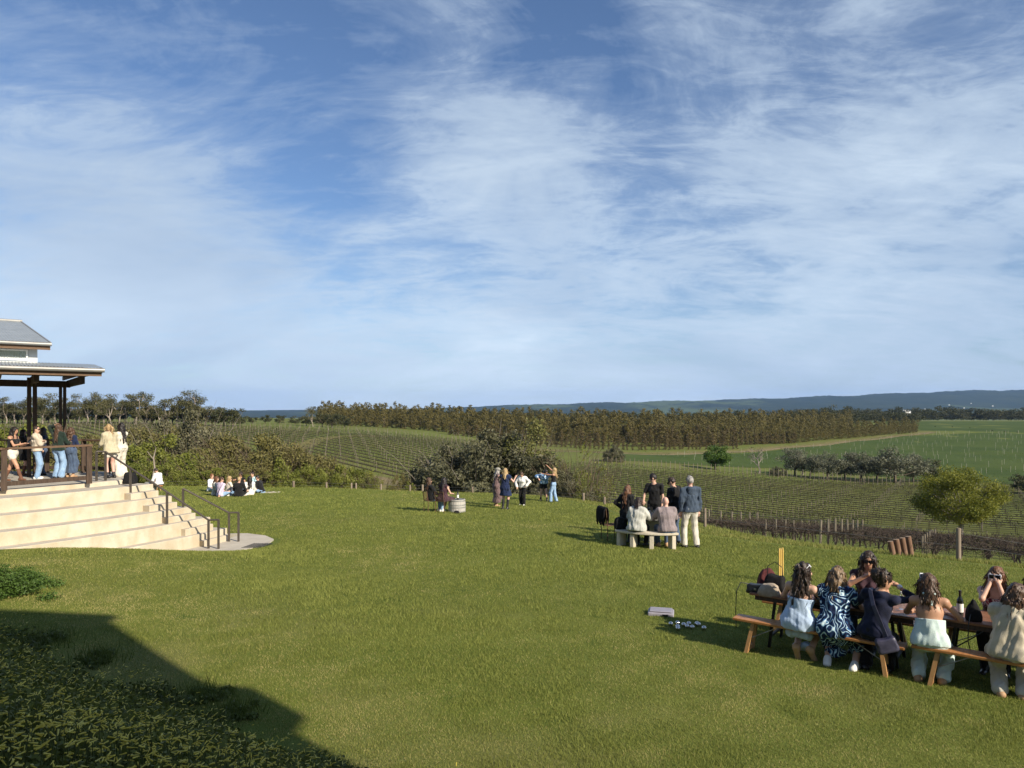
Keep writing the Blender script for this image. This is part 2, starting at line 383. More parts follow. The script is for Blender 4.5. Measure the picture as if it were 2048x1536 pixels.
worn = sum(a_*np.exp(-(((gx-x_)*c_+(gy-y_)*s_2)**2/(l_*l_)+(-(gx-x_)*s_2+(gy-y_)*c_)**2/(w_*w_))) for x_, y_, l_, w_, c_, s_2, a_ in ((3.1, 8.3, .9, .28, .8, -.6, .5), (4.6, 7.4, .7, .22, .8, -.6, .45), (1.9, 10.6, .5, .3, 1, 0, .3), (-.4, 10.9, .8, .2, 1, 0, .35), (-3.2, 9.6, 2.2, .6, .7, -.7, .3), (3.9, 17.9, 1.2, .35, 1, 0, .4), (1.2, 6.6, .5, .3, 1, 0, .35), (-4.5, 13.0, 1.4, .3, .9, .2, .25)))*(.6+.5*np.clip(sine_noise(gx, gy, 4, 14, 12, 9), -1, 1))
tint = np.clip(.60-.75*worn+.19*patch-.36*foot_+rng.normal(0, .25, len(gx)), 0, 1)
hh = (.020+.016*rng.random(len(gx)))*(1+.35*np.clip(patch, -.6, 1.2))*(.75+np.minimum(gy, 20)/26)
blades(gx, gy, ground_z(gx, gy)+.015, hh, .0075*(gy/9), rng.random(len(gx))*1.1, tint, 'grass', M_grass, 'short green grass blades of the mown lawn')

# longer, rougher grass just over the lip of the lawn
n = 60000; ii = rng.integers(0, len(EDGE)-1, n); tt_ = rng.random(n); q_ = EDGE[ii]+(EDGE[ii+1]-EDGE[ii])*tt_[:, None]; off_ = np.abs(rng.normal(0, 2.2, n)); dd_ = EDGE[ii+1]-EDGE[ii]; dd_ = dd_/np.linalg.norm(dd_, axis=1)[:, None]
q_ = q_+np.stack([dd_[:, 1], -dd_[:, 0]], -1)*off_[:, None]; k_ = (q_[:, 1] > 8) & (q_[:, 0]/q_[:, 1] < .85); q_ = q_[k_]
blades(q_[:, 0], q_[:, 1], ground_z(q_[:, 0], q_[:, 1])-.01, rng.uniform(.03, .11, len(q_)), .018*np.ones(len(q_)), rng.random(len(q_))*.8, np.clip(rng.normal(.5, .25, len(q_)), 0, 1), 'rank_grass', M_grass, 'longer rough grass along the lip of the lawn')

# far ridge of hills, with fields and woods
def hill_extra(t, v, col):
    w = zone_noise(t, v, .0011, 6, (0, 0, 0), (1, .45, 2)); col = MIXC(t, RAMP(t, w, [(.50, 0), (.58, 1)]), col, (.075, .10, .036))
    w2 = zone_noise(t, v, .006, 4, (500, 90, 0), (1, .5, 1)); col = MIXC(t, RAMP(t, w2, [(.54, 0), (.6, .9)]), col, (.018, .030, .014))
    return col
M_hill = pmat('hill_woods', (.018, .028, .014), (.034, .046, .020), .004, 1.0, 0, spec=0, extra=hill_extra)
hp = np.array([(-700, 821.5), (300, 821.2), (480, 820.8), (700, 819.5), (900, 816), (1000, 811.5), (1100, 809), (1300, 804.5), (1500, 799), (1700, 792), (1850, 785.5), (1950, 782), (2048, 780.5), (2500, 776), (2900, 778)])
hu = np.linspace(-1.15, 1.3, 420); hd = np.linspace(3600, 9000, 34)
U, Dd = np.meshgrid(hu, hd, indexing='ij')
top = (HOR-np.interp(U*FPX+1024, hp[:, 0], hp[:, 1]))/FPX*6600
kk = smoothstep(3600, 6600, Dd); back = 1-smoothstep(6800, 9000, Dd)
rough_ = (np.sin(U*61+Dd*.004)+.7*np.sin(U*143+Dd*.009+1)+.5*np.sin(U*330+Dd*.013))*.5
HZ = -42+(top+42)*kk*back+rough_*(4+8*kk*back)*np.clip((top+5)/60, .05, 1)*kk
HZ += rng.normal(0, 1.6, HZ.shape)*kk*np.clip((top+5)/60, .1, 1)
n1, n2 = U.shape; I = np.arange(n1*n2).reshape(n1, n2)
Fq = np.stack([I[:-1, :-1], I[1:, :-1], I[1:, 1:], I[:-1, 1:]], -1).reshape(-1, 4)
hills = link('hills', mesh_np('hills', np.stack([U*Dd, Dd, HZ], -1).reshape(-1, 3), Fq, True), M_hill)
tag(hills, 'long wooded range of hills on the horizon', kind='structure')

# haze: one closed box of thin air round everything
hz = MB().box((0, 0, 130), (26000, 26000, 420)).build('haze', None)
hm = bpy.data.materials.new('haze_air'); hm.use_nodes = True; t = hm.node_tree; t.nodes.clear()
vo = t.nodes.new('ShaderNodeVolumePrincipled'); vo.inputs['Color'].default_value = (.36, .58, 1.0, 1); vo.inputs['Density'].default_value = 5.4e-5; vo.inputs['Anisotropy'].default_value = 0.0
ou = t.nodes.new('ShaderNodeOutputMaterial'); t.links.new(vo.outputs[0], ou.inputs['Volume']); hz.data.materials.append(hm)
tag(hz, 'thin blue haze in the air over the valley', kind='stuff')

# sheets draped over the ground: tracks, mown alleys
def ribbon(name, pts, width, mat, label, dz=.07, step=2.5, soft=.25):
    P_ = np.array(pts, float); seg = np.r_[0, np.cumsum(np.hypot(*np.diff(P_, axis=0).T))]
    s = np.arange(0, seg[-1], step); x = np.interp(s, seg, P_[:, 0]); y = np.interp(s, seg, P_[:, 1])
    k = 9; w = np.hanning(k+2)[1:-1]; w /= w.sum()
    x = np.convolve(np.pad(x, k//2, mode='edge'), w, 'valid'); y = np.convolve(np.pad(y, k//2, mode='edge'), w, 'valid')
    dx, dy = np.gradient(x), np.gradient(y); L = np.hypot(dx, dy)+1e-9; nxn, nyn = -dy/L, dx/L
    wd = width*(1+soft*np.sin(s*.21+1)*np.sin(s*.083)); q = np.linspace(-.5, .5, 7)
    XX = x[:, None]+nxn[:, None]*wd[:, None]*q; YY_ = y[:, None]+nyn[:, None]*wd[:, None]*q
    ZZ = ground_z(XX, YY_)+dz
    a, b = XX.shape; I = np.arange(a*b).reshape(a, b)
    Fq = np.stack([I[:-1, :-1], I[1:, :-1], I[1:, 1:], I[:-1, 1:]], -1).reshape(-1, 4)
    return tag(link(name, mesh_np(name, np.stack([XX, YY_, ZZ], -1).reshape(-1, 3), Fq, True), mat), label, kind='structure')
M_dirt = pmat('dry_dirt', (.24, .185, .11), (.15, .135, .065), .4, 1, .3, 3, spec=.05)
M_dry = pmat('dry_grass', (.20, .165, .075), (.11, .125, .035), .5, 1, .3, 3, spec=.05)
def pd(L): return [tuple(spot(px, d)[:2]) for px, d in L]
ribbon('dirt_track', pd([(560, 118), (640, 104), (760, 92), (860, 84), (960, 76)]), 4.5, M_dirt, 'tan dirt track along the foot of the vineyard slope')
ribbon('dry_headland', pd([(600, 106), (700, 93), (800, 84), (900, 77), (1000, 71)]), 8.0, M_dry, 'strip of dry grass below the vineyard track', dz=.04)
ribbon('dirt_track', pd([(1030, 178), (1160, 180), (1300, 186), (1420, 202), (1560, 232), (1700, 272), (1800, 305), (1870, 335)]), 3.2, M_dirt, 'tan dirt track curving in front of the tree plantation')
ribbon('dry_headland', pd([(1040, 184), (1160, 187), (1300, 193), (1420, 209), (1560, 240), (1700, 281), (1800, 315), (1870, 345)]), 4.5, M_dry, 'strip of dry grass along the plantation edge', dz=.05)
ribbon('dirt_track', pd([(-60, 120), (60, 128), (150, 130), (260, 128), (420, 135)]), 4.5, M_dry, 'pale grassy track across the slope below the gum trees')
ribbon('dirt_track', pd([(560, 112), (600, 135), (640, 160), (700, 176), (800, 186)]), 3.5, M_dry, 'grassy track climbing between two vineyard blocks')
ribbon('dirt_track', pd([(1950, 66), (1860, 70), (1750, 68), (1600, 66), (2150, 62)][2::-1]), 7.0, M_dry, 'dry headland under the lone leafy tree')
M_field = pmat('green_crop', (.045, .072, .016), (.068, .095, .022), .05, .95, .3, 2, spec=.1)
def patch(name, quad, mat, label, dz=.06, n=60):
    q = np.array(quad, float); a = np.linspace(0, 1, n)[:, None, None]; b = np.linspace(0, 1, n)[None, :, None]
    Pp = (q[0]*(1-a)+q[1]*a)*(1-b)+(q[3]*(1-a)+q[2]*a)*b
    ZZ = ground_z(Pp[..., 0], Pp[..., 1])+dz
    I = np.arange(n*n).reshape(n, n); Fq = np.stack([I[:-1, :-1], I[1:, :-1], I[1:, 1:], I[:-1, 1:]], -1).reshape(-1, 4)
    return tag(link(name, mesh_np(name, np.concatenate([Pp, ZZ[..., None]], -1).reshape(-1, 3), Fq, True), mat), label, kind='structure')
patch('green_field', pd([(1240, 152), (1560, 163), (1420, 198), (1240, 182)]), M_field, 'bright green strip of young vines beyond the hedge', n=50)
patch('green_field', pd([(1560, 162), (2400, 118), (2300, 420), (1800, 322), (1420, 200)][:2]+[(2350, 400), (1760, 300)]), M_field, 'green slope planted with young staked vines', n=90, dz=.05)
patch('green_field', pd([(1400, 190), (1565, 162), (1790, 290), (1770, 302)]), M_field, 'green wedge of young vines below the curving track', n=60, dz=.055)
patch('green_field', pd([(1800, 360), (2500, 300), (2400, 640), (1780, 640)]), M_field, 'open green field before the distant dark trees', n=60)
M_vine_ground = pmat('vineyard_grass', (.070, .095, .018), (.105, .120, .032), .22, .95, .4, 2, spec=.08, extra=ground_extra)
# ------------------------------------------------------------------ curved stone steps, deck, pavilion, rails
SC = np.array((-22.473, 24.912)); SR = [12.074, 12.884, 13.411, 13.916, 14.327, 14.627]
SZ = [-1.991, -2.106, -2.449, -2.767, -3.085, -3.449, -3.80]
def stone_extra(t, v, col):
    a = zone_noise(t, v, 2.5, 8, (4, 1, 0), (1, 1, .5)); col = MIXC(t, RAMP(t, a, [(.46, 0), (.66, .7)]), col, (.43, .345, .23))
    b = zone_noise(t, v, 14, 4); col = MIXC(t, RAMP(t, b, [(.60, 0), (.72, .35)]), col, (.42, .33, .21))
    c = zone_noise(t, v, .8, 5, (2, 9, 1)); return MIXC(t, RAMP(t, c, [(.35, .30), (.6, 0)]), col, (.37, .31, .21))
M_stone = pmat('limestone_riser', (.50, .44, .335), (.585, .52, .41), 3, .9, .25, 30, spec=.15, extra=stone_extra)
M_tread = pmat('grey_tread', (.40, .36, .30), (.47, .43, .36), 2.5, .9, .2, 40, spec=.15)  # grey concrete, with the sun's grazing angle on the treads put into the colour
def sector(mb, r0, r1, a0, a1, z0, z1, n=24):
    aa = np.radians(np.linspace(a0, a1, n+1))
    V = []
    for a in aa:
        for r, z in ((r0, z1), (r1-.012, z1), (r1, z1-.012), (r1, z0), (r0, z0)):
            V.append((SC[0]+r*math.cos(a), SC[1]+r*math.sin(a), z))
    F = []
    for i in range(n):
        for k in range(5): F.append((i*5+k, i*5+(k+1) % 5, (i+1)*5+(k+1) % 5, (i+1)*5+k))
    mb.add(V, [f[::-1] for f in F], 0); mb.M[-len(F):] = [1 if (j % 5) in (0, ) else 0 for j in range(len(F))]
    mb.add([V[k] for k in range(5)], [(0, 1, 2, 3, 4)], 0); mb.add([V[n*5+k] for k in range(5)], [(4, 3, 2, 1, 0)], 0)
steps = empty('terrace_steps', (SC[0]+13, SC[1]-5, -3.8), 0, 'curved amphitheatre of cream stone steps below the timber deck', 'steps')
def stuck(o, root):
    o.parent = root; o.matrix_parent_inverse = Matrix.Translation(-Vector(root.location)); return o
ends = [-20.3, -20.0, -19.3, -18.4, -17.2, -15.8]
for i in range(6):
    mb = MB(); r0 = 0 if i == 0 else SR[i-1]-.25
    sector(mb, r0 if i else 6.0, SR[i], -80, ends[i], -4.4+i*.01, SZ[i], 60)
    stuck(mb.build('tier', [M_stone, M_tread]), steps)
for i, a0 in zip(range(1, 6), (-24.2, -23.5, -22.7, -21.6, -20.2)):   # half-height treads of the stair between the handrails
    mb = MB(); nxt = SR[i+1] if i < 5 else SR[5]+.32; mid = SR[i]+.5*(nxt-SR[i])
    sector(mb, SR[i]-.05, mid, a0, ends[i]-.25, SZ[i+1]-.1, (SZ[i]+SZ[i+1])/2, 8)
    stuck(mb.build('stair_tread', [M_stone, M_tread]), steps)
# landing slab at the foot
mb = MB(); pts = []
for a in np.linspace(-26, -12.4, 10): pts.append((SC[0]+(SR[5]-.1)*math.cos(R(a)), SC[1]+(SR[5]-.1)*math.sin(R(a))))
rim = [(-9.1, 21.9), (-8.2, 22.0), (-7.5, 21.6), (-7.05, 21.0), (-6.98, 20.3), (-7.2, 19.6), (-7.6, 19.05), (-8.1, 18.75), (-8.8, 18.55)]
poly = pts+rim; nP = len(poly)
V = [(x, y, -3.785) for x, y in poly]+[(x, y, -4.2) for x, y in poly]
mb.add(V, [tuple(range(nP))]+[(i, i+nP, (i+1) % nP+nP, (i+1) % nP) for i in range(nP)], 0)
slab = mb.build('landing_slab', [M_tread]); tag(slab, 'rounded concrete landing at the foot of the stone stair', kind='structure')
M_metal = pmat('bronze_metal', (.075, .062, .050), (.10, .085, .07), 20, .5, spec=.5, metal=.3)
M_iron = pmat('black_metal', (.012, .012, .012), (.02, .02, .02), 20, .5, spec=.4, metal=.2)
grate = empty('drain_grate', (-7.62, 20.05, -3.783), 0, 'small barred drain grate set in the concrete landing', 'drain')
for k in range(11):
    a = R(-55+k*5.5); MB().bar((.05+.55*math.cos(a)*.3+k*.045, -.42, .004), (.05+.55*math.cos(a)*.3+k*.045+.12, .25, .004), .016, .008).build('bar', M_iron, grate)
def handrail(name, path, posts, label):
    root = empty(name, path[0], 0, label, 'handrail'); o = Vector(path[0])
    MB().tube([Vector(p)-o for p in path], .027, 8).build('rail', M_metal, root, smooth=True)
    for (b, tz) in posts:
        b = Vector(b)-o; MB().bar(b, (b.x, b.y, tz-o.z), .05, .05, (0, 1, 0)).build('post', M_metal, root)
    return root
def hz(px, py, d): return Vector(((px-1024)/FPX*d, d, (HOR-py)/FPX*d))
A = hz(193, 963, 20.1); B = hz(211, 963, 20.2); Cc = hz(261, 1000, 19.8); Dp = hz(334, 1050, 19.4); Ep = hz(417, 1097, 19.55); Fp = hz(437, 1098, 19.5)
def topz(p, py): return (HOR-py)/FPX*p.y
p1 = [(p.x, p.y, topz(p, py)) for p, py in ((A, 903), (B, 903.5), (Cc, 936.5), (Dp, 984), (Ep, 1040), (Fp, 1039.5))]
handrail('handrail', p1, [(p, q[2]) for p, q in zip((A, B, Cc, Dp, Ep, Fp), p1)], 'long bronze handrail from the deck down the near side of the stair')
G_ = hz(366, 1039, 20.4); H_ = hz(458, 1083, 20.6); I_ = hz(477, 1083, 20.6)
p2 = [(p.x, p.y, topz(p, py)) for p, py in ((G_, 977), (H_, 1025.5), (I_, 1025))]
handrail('handrail', p2, [(p, q[2]) for p, q in zip((G_, H_, I_), p2)], 'shorter bronze handrail on the far side of the stair')

# deck
M_deck = pmat('deck_paving', (.36, .33, .28), (.43, .40, .34), 2, .85, .2, 30, spec=.2)
arc = [(SC[0]+(SR[0]-.06)*math.cos(R(a)), SC[1]+(SR[0]-.06)*math.sin(R(a))) for a in np.linspace(-72, -20.5, 30)]
poly = arc+[(-11.9, 22.3), (-13.2, 23.3), (-24, 23.5), (-24, 12.5)]; nP = len(poly); mb = MB()
mb.add([(x, y, -1.983) for x, y in poly]+[(x, y, -4.5) for x, y in poly], [tuple(range(nP))]+[(i, i+nP, (i+1) % nP+nP, (i+1) % nP) for i in range(nP)], 0)
dk = mb.build('deck', [M_deck]); tag(dk, 'paved deck at the top of the curved steps', kind='structure')
M_tim = pmat('dark_timber', (.050, .034, .025), (.085, .058, .042), 5, .75, .3, 30, spec=.2, stretch=(6, 6, .6))
M_rail = pmat('oiled_timber', (.105, .062, .036), (.15, .092, .055), 5, .65, .2, 30, spec=.3, stretch=(2, 2, 6))
DZ = -1.983
def balustrade(name, pts, label, gap_bottom=.12):
    root = empty(name, (pts[0][0], pts[0][1], DZ), 0, label, 'railing'); o = Vector(root.location)
    for p in pts: MB().box((p[0]-o.x, p[1]-o.y, .51), (.13, .13, 1.02), R(40)).build('post', M_tim, root)
    for a, b in zip(pts[:-1], pts[1:]):
        a = Vector((a[0], a[1], 0))-Vector((o.x, o.y, 0)); b = Vector((b[0], b[1], 0))-Vector((o.x, o.y, 0)); d = (b-a).normalized()*.067
        MB().bar((a.x-d.x, a.y-d.y, 1.045), (b.x+d.x, b.y+d.y, 1.045), .15, .05).build('top_rail', M_rail, root)
        MB().bar((a.x+d.x, a.y+d.y, .16), (b.x-d.x, b.y-d.y, .16), .05, .11).build('bottom_rail', M_tim, root)
    return root
q0 = at(8, 981, DZ); q1 = at(178, 967, DZ); ext = q0-(q1-q0).normalized()*1.9
balustrade('deck_railing', [tuple(ext), tuple(q0), tuple(q1)], 'dark timber railing along the stepped front of the deck')
balustrade('deck_railing', [(-20.4, 22.75), (-17.4, 22.85), (-15.0, 22.9), (-13.85, 22.95), (-12.75, 22.4)], 'dark timber railing along the back of the deck before the scrub')

# pavilion: frame with origin at the right end of its lower eave
TH = R(36); rv = np.array((math.cos(TH), math.sin(TH))); bv = np.array((-math.sin(TH), math.cos(TH)))
P1 = np.array((-11.56, 20.0))
def pw(r, b, z): q = P1+rv*r+bv*b; return (q[0], q[1], z)
pav = empty('pavilion', pw(-3, 3, DZ), 0, 'open-sided timber pavilion with grey corrugated roofs and a clerestory', 'building')
def pv(mb, name, mats, smooth=False): return stuck(mb.build(name, mats, smooth=smooth), pav)
M_roof = pmat('corrugated_steel', (.33, .36, .37), (.40, .43, .44), 3, .45, .05, 20, spec=.5, metal=.35)
M_gut = pmat('gutter_steel', (.24, .235, .22), (.29, .285, .27), 3, .4, spec=.5, metal=.3)
M_wall = pmat('grey_cladding', (.48, .50, .50), (.55, .57, .57), 3, .7, spec=.3)
M_white = pmat('white_paint', (.78, .78, .75), (.82, .82, .80), 8, .5, spec=.4)
M_soffit = pmat('soffit_timber', (.16, .10, .06), (.22, .14, .085), 4, .7, spec=.2, stretch=(.6, 8, 1))
def corrugated(a, bdir, n, pitch, L, rise, rdir=(0, 0)):
    """sheet of n corrugations running along -r from a, each rising along bdir"""
    V = []; F = []; m = n*4
    for i in range(m+1):
        r = -i*pitch/4; h = .012*math.cos(i*math.pi/2)
        for k, (bb, zz_) in enumerate(((0, 0), (L, rise))):
            sh = rdir[1]*k
            V.append(pw(a[0]+r*(1 if k == 0 else rdir[0]) if False else a[0]+r+sh*(1-i/m), a[1]+bb, a[2]+zz_+h))
    for i in range(m): F.append((i*2, i*2+1, i*2+3, i*2+2))
    return V, F
EZ = 1.16; W_B = 2.2; LW = 9.0
mb = MB(); mb.add(*corrugated((0.02, -.05, EZ+.05), 0, 110, .082, W_B+.05, .215)); pv(mb, 'lower_roof', [M_roof], True)
mb = MB(); mb.add(*corrugated((0.02, W_B, EZ+.27), 0, 110, .082, 4.6, .05)); pv(mb, 'lower_roof', [M_roof], True)
mb = MB(); mb.tube([pw(.06, -.11, EZ-.02), pw(-LW, -.11, EZ-.02)], .062, 10); pv(mb, 'gutter', [M_gut], True)
mb = MB(); mb.bar(pw(0, -.01, EZ-.10), pw(-LW, -.01, EZ-.10), .045, .17); pv(mb, 'fascia', [M_rail])
mb = MB(); mb.bar(pw(0, .0, EZ-.02), pw(0, 6.6, EZ+.10), .04, .16); pv(mb, 'barge_board', [M_rail])
mb = MB(); mb.add([pw(-.03, .02, EZ-.03), pw(-.03, 6.6, EZ+.06), pw(-LW, 6.6, EZ+.06), pw(-LW, .02, EZ-.03)], [(0, 1, 2, 3)]); pv(mb, 'soffit', [M_soffit])
for r in np.arange(-.5, -LW, -.9):
    mb = MB(); mb.bar(pw(r, .06, EZ-.10), pw(r, 6.5, EZ-.02), .05, .13); pv(mb, 'rafter', [M_rail])
po1 = at(64, 953, DZ); po2 = Vector((-15.35, 24.25, DZ))
for p, w in ((po1, .24), (po2, .20), (Vector(pw(-4.6, 1.2, DZ)), .22), (Vector(pw(-6.5, 4.2, DZ)), .22)):
    mb = MB()
    for s in (-1, 1): mb.box((p.x+s*w*.30*rv[0], p.y+s*w*.30*rv[1], (DZ+EZ-.15)/2), (w*.44, w, EZ-.15-DZ), TH)
    pv(mb, 'post', [M_tim])
for (a, b) in ((Vector(pw(-.35, 5.6, 0)), Vector(pw(-LW, 5.6, 0))), (Vector(pw(-.35, 1.3, 0)), Vector(pw(-.35, 6.4, 0))), (Vector(pw(-1.5, .5, 0)), Vector(pw(-1.5, 6.4, 0)))):
    mb = MB(); mb.bar((a.x, a.y, EZ-.25), (b.x, b.y, EZ-.21), .12, .22); pv(mb, 'beam', [M_tim])
# clerestory: wall with two windows in view, then the upper roof
UE = 1.90
wr, wb = -1.42, W_B
def wall_piece(r0, r1, z0, z1, name='wall', m=None, off=0.0, th=.10):
    mb = MB(); a = Vector(pw(r0, wb+off, 0)); b = Vector(pw(r1, wb+off, 0)); mb.bar((a.x, a.y, (z0+z1)/2), (b.x, b.y, (z0+z1)/2), th, z1-z0); return pv(mb, name, [m or M_wall])
wall_piece(wr, wr-.22, EZ+.2, UE-.02); wall_piece(wr-.22, -LW, EZ+.2, EZ+.30); wall_piece(wr-.22, -LW, UE-.10, UE-.02)
mb = MB(); a = Vector(pw(wr-.05, wb+.05, 0)); b = Vector(pw(wr-.05, wb+3.6, 0)); mb.bar((a.x, a.y, (EZ+.2+UE)/2), (b.x, b.y, (EZ+.2+UE)/2), .1, UE-EZ-.2); pv(mb, 'wall', [M_wall])
gl = bpy.data.materials.new('window_glass'); gl.use_nodes = True; gb = gl.node_tree.nodes['Principled BSDF']
gb.inputs['Base Color'].default_value = (.9, .97, 1, 1); gb.inputs['Roughness'].default_value = .02; gb.inputs['Transmission Weight'].default_value = .85; gb.inputs['IOR'].default_value = 1.45
for k in range(4):
    r1 = wr-.23-k*1.02; r0 = r1-.98
    mb = MB(); z0, z1 = EZ+.31, UE-.11
    for (ra, rb_, za, zb) in ((r0, r1, z0, z0+.06), (r0, r1, z1-.04, z1), (r0, r0+.05, z0+.06, z1-.04), (r1-.05, r1, z0+.06, z1-.04)):
        a = Vector(pw(ra, wb-.06, 0)); b = Vector(pw(rb_, wb-.06, 0)); mb.bar((a.x, a.y, (za+zb)/2), (b.x, b.y, (za+zb)/2), .07, zb-za)
    f = pv(mb, 'window', [M_white])
    mb = MB(); a = Vector(pw(r0+.05, wb-.05, 0)); b = Vector(pw(r1-.05, wb-.05, 0)); mb.bar((a.x, a.y, (z0+z1)/2+.01), (b.x, b.y, (z0+z1)/2+.01), .008, z1-z0-.1)
    p = mb.build('pane', [gl]); p.parent = f; p.matrix_parent_inverse = f.matrix_parent_inverse @ Matrix.Identity(4); p.matrix_parent_inverse = Matrix.Identity(4)
UB = wb-.42; UR = wr+.30; RL = 4.0; RISE = .98
mb = MB(); mb.add(*corrugated((UR, UB, UE+.10), 0, 92, .082, RL, RISE, (1, -.62))); pv(mb, 'upper_roof', [M_roof], True)
mb = MB(); mb.add([pw(UR, UB, UE+.05), pw(UR-.62, UB+RL, UE+RISE+.05), pw(-LW, UB+RL, UE+RISE+.05), pw(-LW, UB, UE+.05)], [(0, 1, 2, 3)]); pv(mb, 'upper_soffit', [M_soffit])
mb = MB(); mb.tube([pw(UR+.03, UB-.05, UE+.045), pw(-LW, UB-.05, UE+.045)], .055, 10); pv(mb, 'gutter', [M_gut], True)
mb = MB(); mb.bar(pw(UR, UB+.03, UE-.04), pw(-LW, UB+.03, UE-.04), .04, .15); pv(mb, 'fascia', [M_rail])
mb = MB(); mb.bar(pw(UR, UB, UE+.06), pw(UR-.62, UB+RL, UE+RISE+.06), .04, .12); pv(mb, 'barge_board', [M_gut])
mb = MB(); mb.tube([pw(UR-.58, UB+RL, UE+RISE+.10), pw(-LW, UB+RL, UE+RISE+.10)], .06, 8); pv(mb, 'ridge_cap', [M_gut], True)
mb = MB(); mb.add(*corrugated((UR-.62, UB+RL, UE+RISE+.10), 0, 80, .082, RL, -RISE, (1, .62))); pv(mb, 'upper_roof', [M_roof], True)

# the winery building behind the camera: seen only by the shadow it throws across the bank and lawn
M_build = pmat('rendered_wall', (.55, .50, .42), (.62, .57, .48), 2, .9, .2, 30, spec=.1)
bx = empty('winery_building', (-4, -6, -1.66), 0, 'tall rendered building behind the terrace whose shadow crosses the bank', 'building')
stuck(MB().box((-4.15, -6.6, 2.8), (21.5, 11, 8.96)).build('wall', [M_build]), bx)
stuck(MB().box((-4.15, -6.6, 7.35), (21.7, 11.3, .12)).build('roof', [M_roof]), bx)
stuck(MB().box((6.75, -1.35, 4.7), (.55, .5, .75)).build('shadow_bump_box', [M_metal]), bx)  # unseen box added at the corner to give the shadow edge its bump
for xk in (-9, -5, -1, 3):
    f = stuck(MB().box((xk, -1.09, 3.0), (1.5, .06, 1.6)).build('window', [M_white]), bx)
stuck(MB().box((1.0, -1.09, -.55), (1.1, .06, 2.2)).build('door', [M_tim]), bx)
ter = MB().box((-3, -3.2, -1.72), (26, 4.6, .12)).build('terrace', [M_deck]); tag(ter, 'paved terrace at the top of the planted bank', kind='structure')
# ------------------------------------------------------------------ trees and scrub
def leaf_quads(P0, size, asp, nrm_bias=None, flat=0.0):
    n = len(P0); nv = rng.normal(size=(n, 3)); nv[:, 2] += flat
    if nrm_bias is not None: nv += nrm_bias
    nv /= np.linalg.norm(nv, axis=1)[:, None]+1e-9
    r = rng.normal(size=(n, 3)); a = np.cross(nv, r); a /= np.linalg.norm(a, axis=1)[:, None]+1e-9; b = np.cross(nv, a)
    s = (size*(.65+.7*rng.random(n)))[:, None]
    a = a*s*.5; b = b*s*.5*asp
    V = np.stack([P0-a, P0+b*.9-a*.1, P0+a, P0-b*.9+a*.1], 1).reshape(-1, 3)
    return V
def leaf_cloud(clumps, per, size, asp=.6, shell=.55, flat=.2):
    Vs = []; Ts = []
    for (cx_, cy_, cz_, rx, ry, rz) in clumps:
        m = max(4, int(per*(.7+.6*rng.random()))); d = rng.normal(size=(m, 3)); d /= np.linalg.norm(d, axis=1)[:, None]
        r = (shell+(1-shell)*rng.random(m)**.7)*(1+.12*rng.normal(size=m))
        p = d*r[:, None]*np.array((rx, ry, rz))+np.array((cx_, cy_, cz_))
        Vs.append(leaf_quads(p, size*np.ones(m), asp, d*.8, flat)); t0 = rng.uniform(.25, .75)
        Ts.append(np.repeat(np.clip(t0+rng.normal(0, .16, m), 0, 1), 4))
    V = np.concatenate(Vs); return V, np.arange(len(V)).reshape(-1, 4), np.concatenate(Ts)
def limb(mb, a, b, r0, r1, sag=.0, n=5, seg=4):
    a, b = np.array(a, float), np.array(b, float); L = np.linalg.norm(b-a)
    j = rng.normal(0, .07*L, 3); pts = [a+(b-a)*t+j*math.sin(math.pi*t)+np.array((0, 0, sag*L))*math.sin(math.pi*t) for t in np.linspace(0, 1, seg)]
    mb.tube(pts, list(np.linspace(r0, r1, seg)), n, cap=False)
def t_gum(h, seed):
    mb = MB(); cl = []; fork = h*rng.uniform(.22, .38); lean = rng.normal(0, .05*h, 2)
    limb(mb, (0, 0, -.3), (lean[0], lean[1], fork), .26, .2, 0, 6)
    for k in range(rng.integers(5, 8)):
        a = rng.uniform(0, 6.28); rr_ = h*rng.uniform(.06, .36); z = h*rng.uniform(.34, .95); e_ = np.array((lean[0]+rr_*math.cos(a), lean[1]+rr_*math.sin(a), z))
        limb(mb, (lean[0], lean[1], fork*.95), e_, .15, .05, .02)
        for j in range(rng.integers(3, 5)):
            q = e_+rng.normal(0, .085*h, 3)*np.array((1.2, 1.2, .6)); limb(mb, e_*.8+np.array((lean[0], lean[1], fork))*.2, q, .06, .02)
            cl.append((*q, h*rng.uniform(.11, .20), h*rng.uniform(.11, .20), h*rng.uniform(.07, .12)))
    return mb, leaf_cloud(cl, 120, .38, .55, .25, .5)
def t_col(h, seed):
    mb = MB(); limb(mb, (0, 0, -.2), (-.03*h, 0, h*.85), .10, .03); cl = []
    for k in range(15):
        t = .02+.94*(k+.5)/15; w = h*.19*math.sin(math.pi*min(.96, t*.62+.32))**.7; a = rng.uniform(0, 6.28)
        cl.append((-.07*h*t*t+w*.5*math.cos(a), w*.5*math.sin(a), h*t, w*.85, w*.85, h*.08))
    return mb, leaf_cloud(cl, 60, .32, .65, .2, .0)
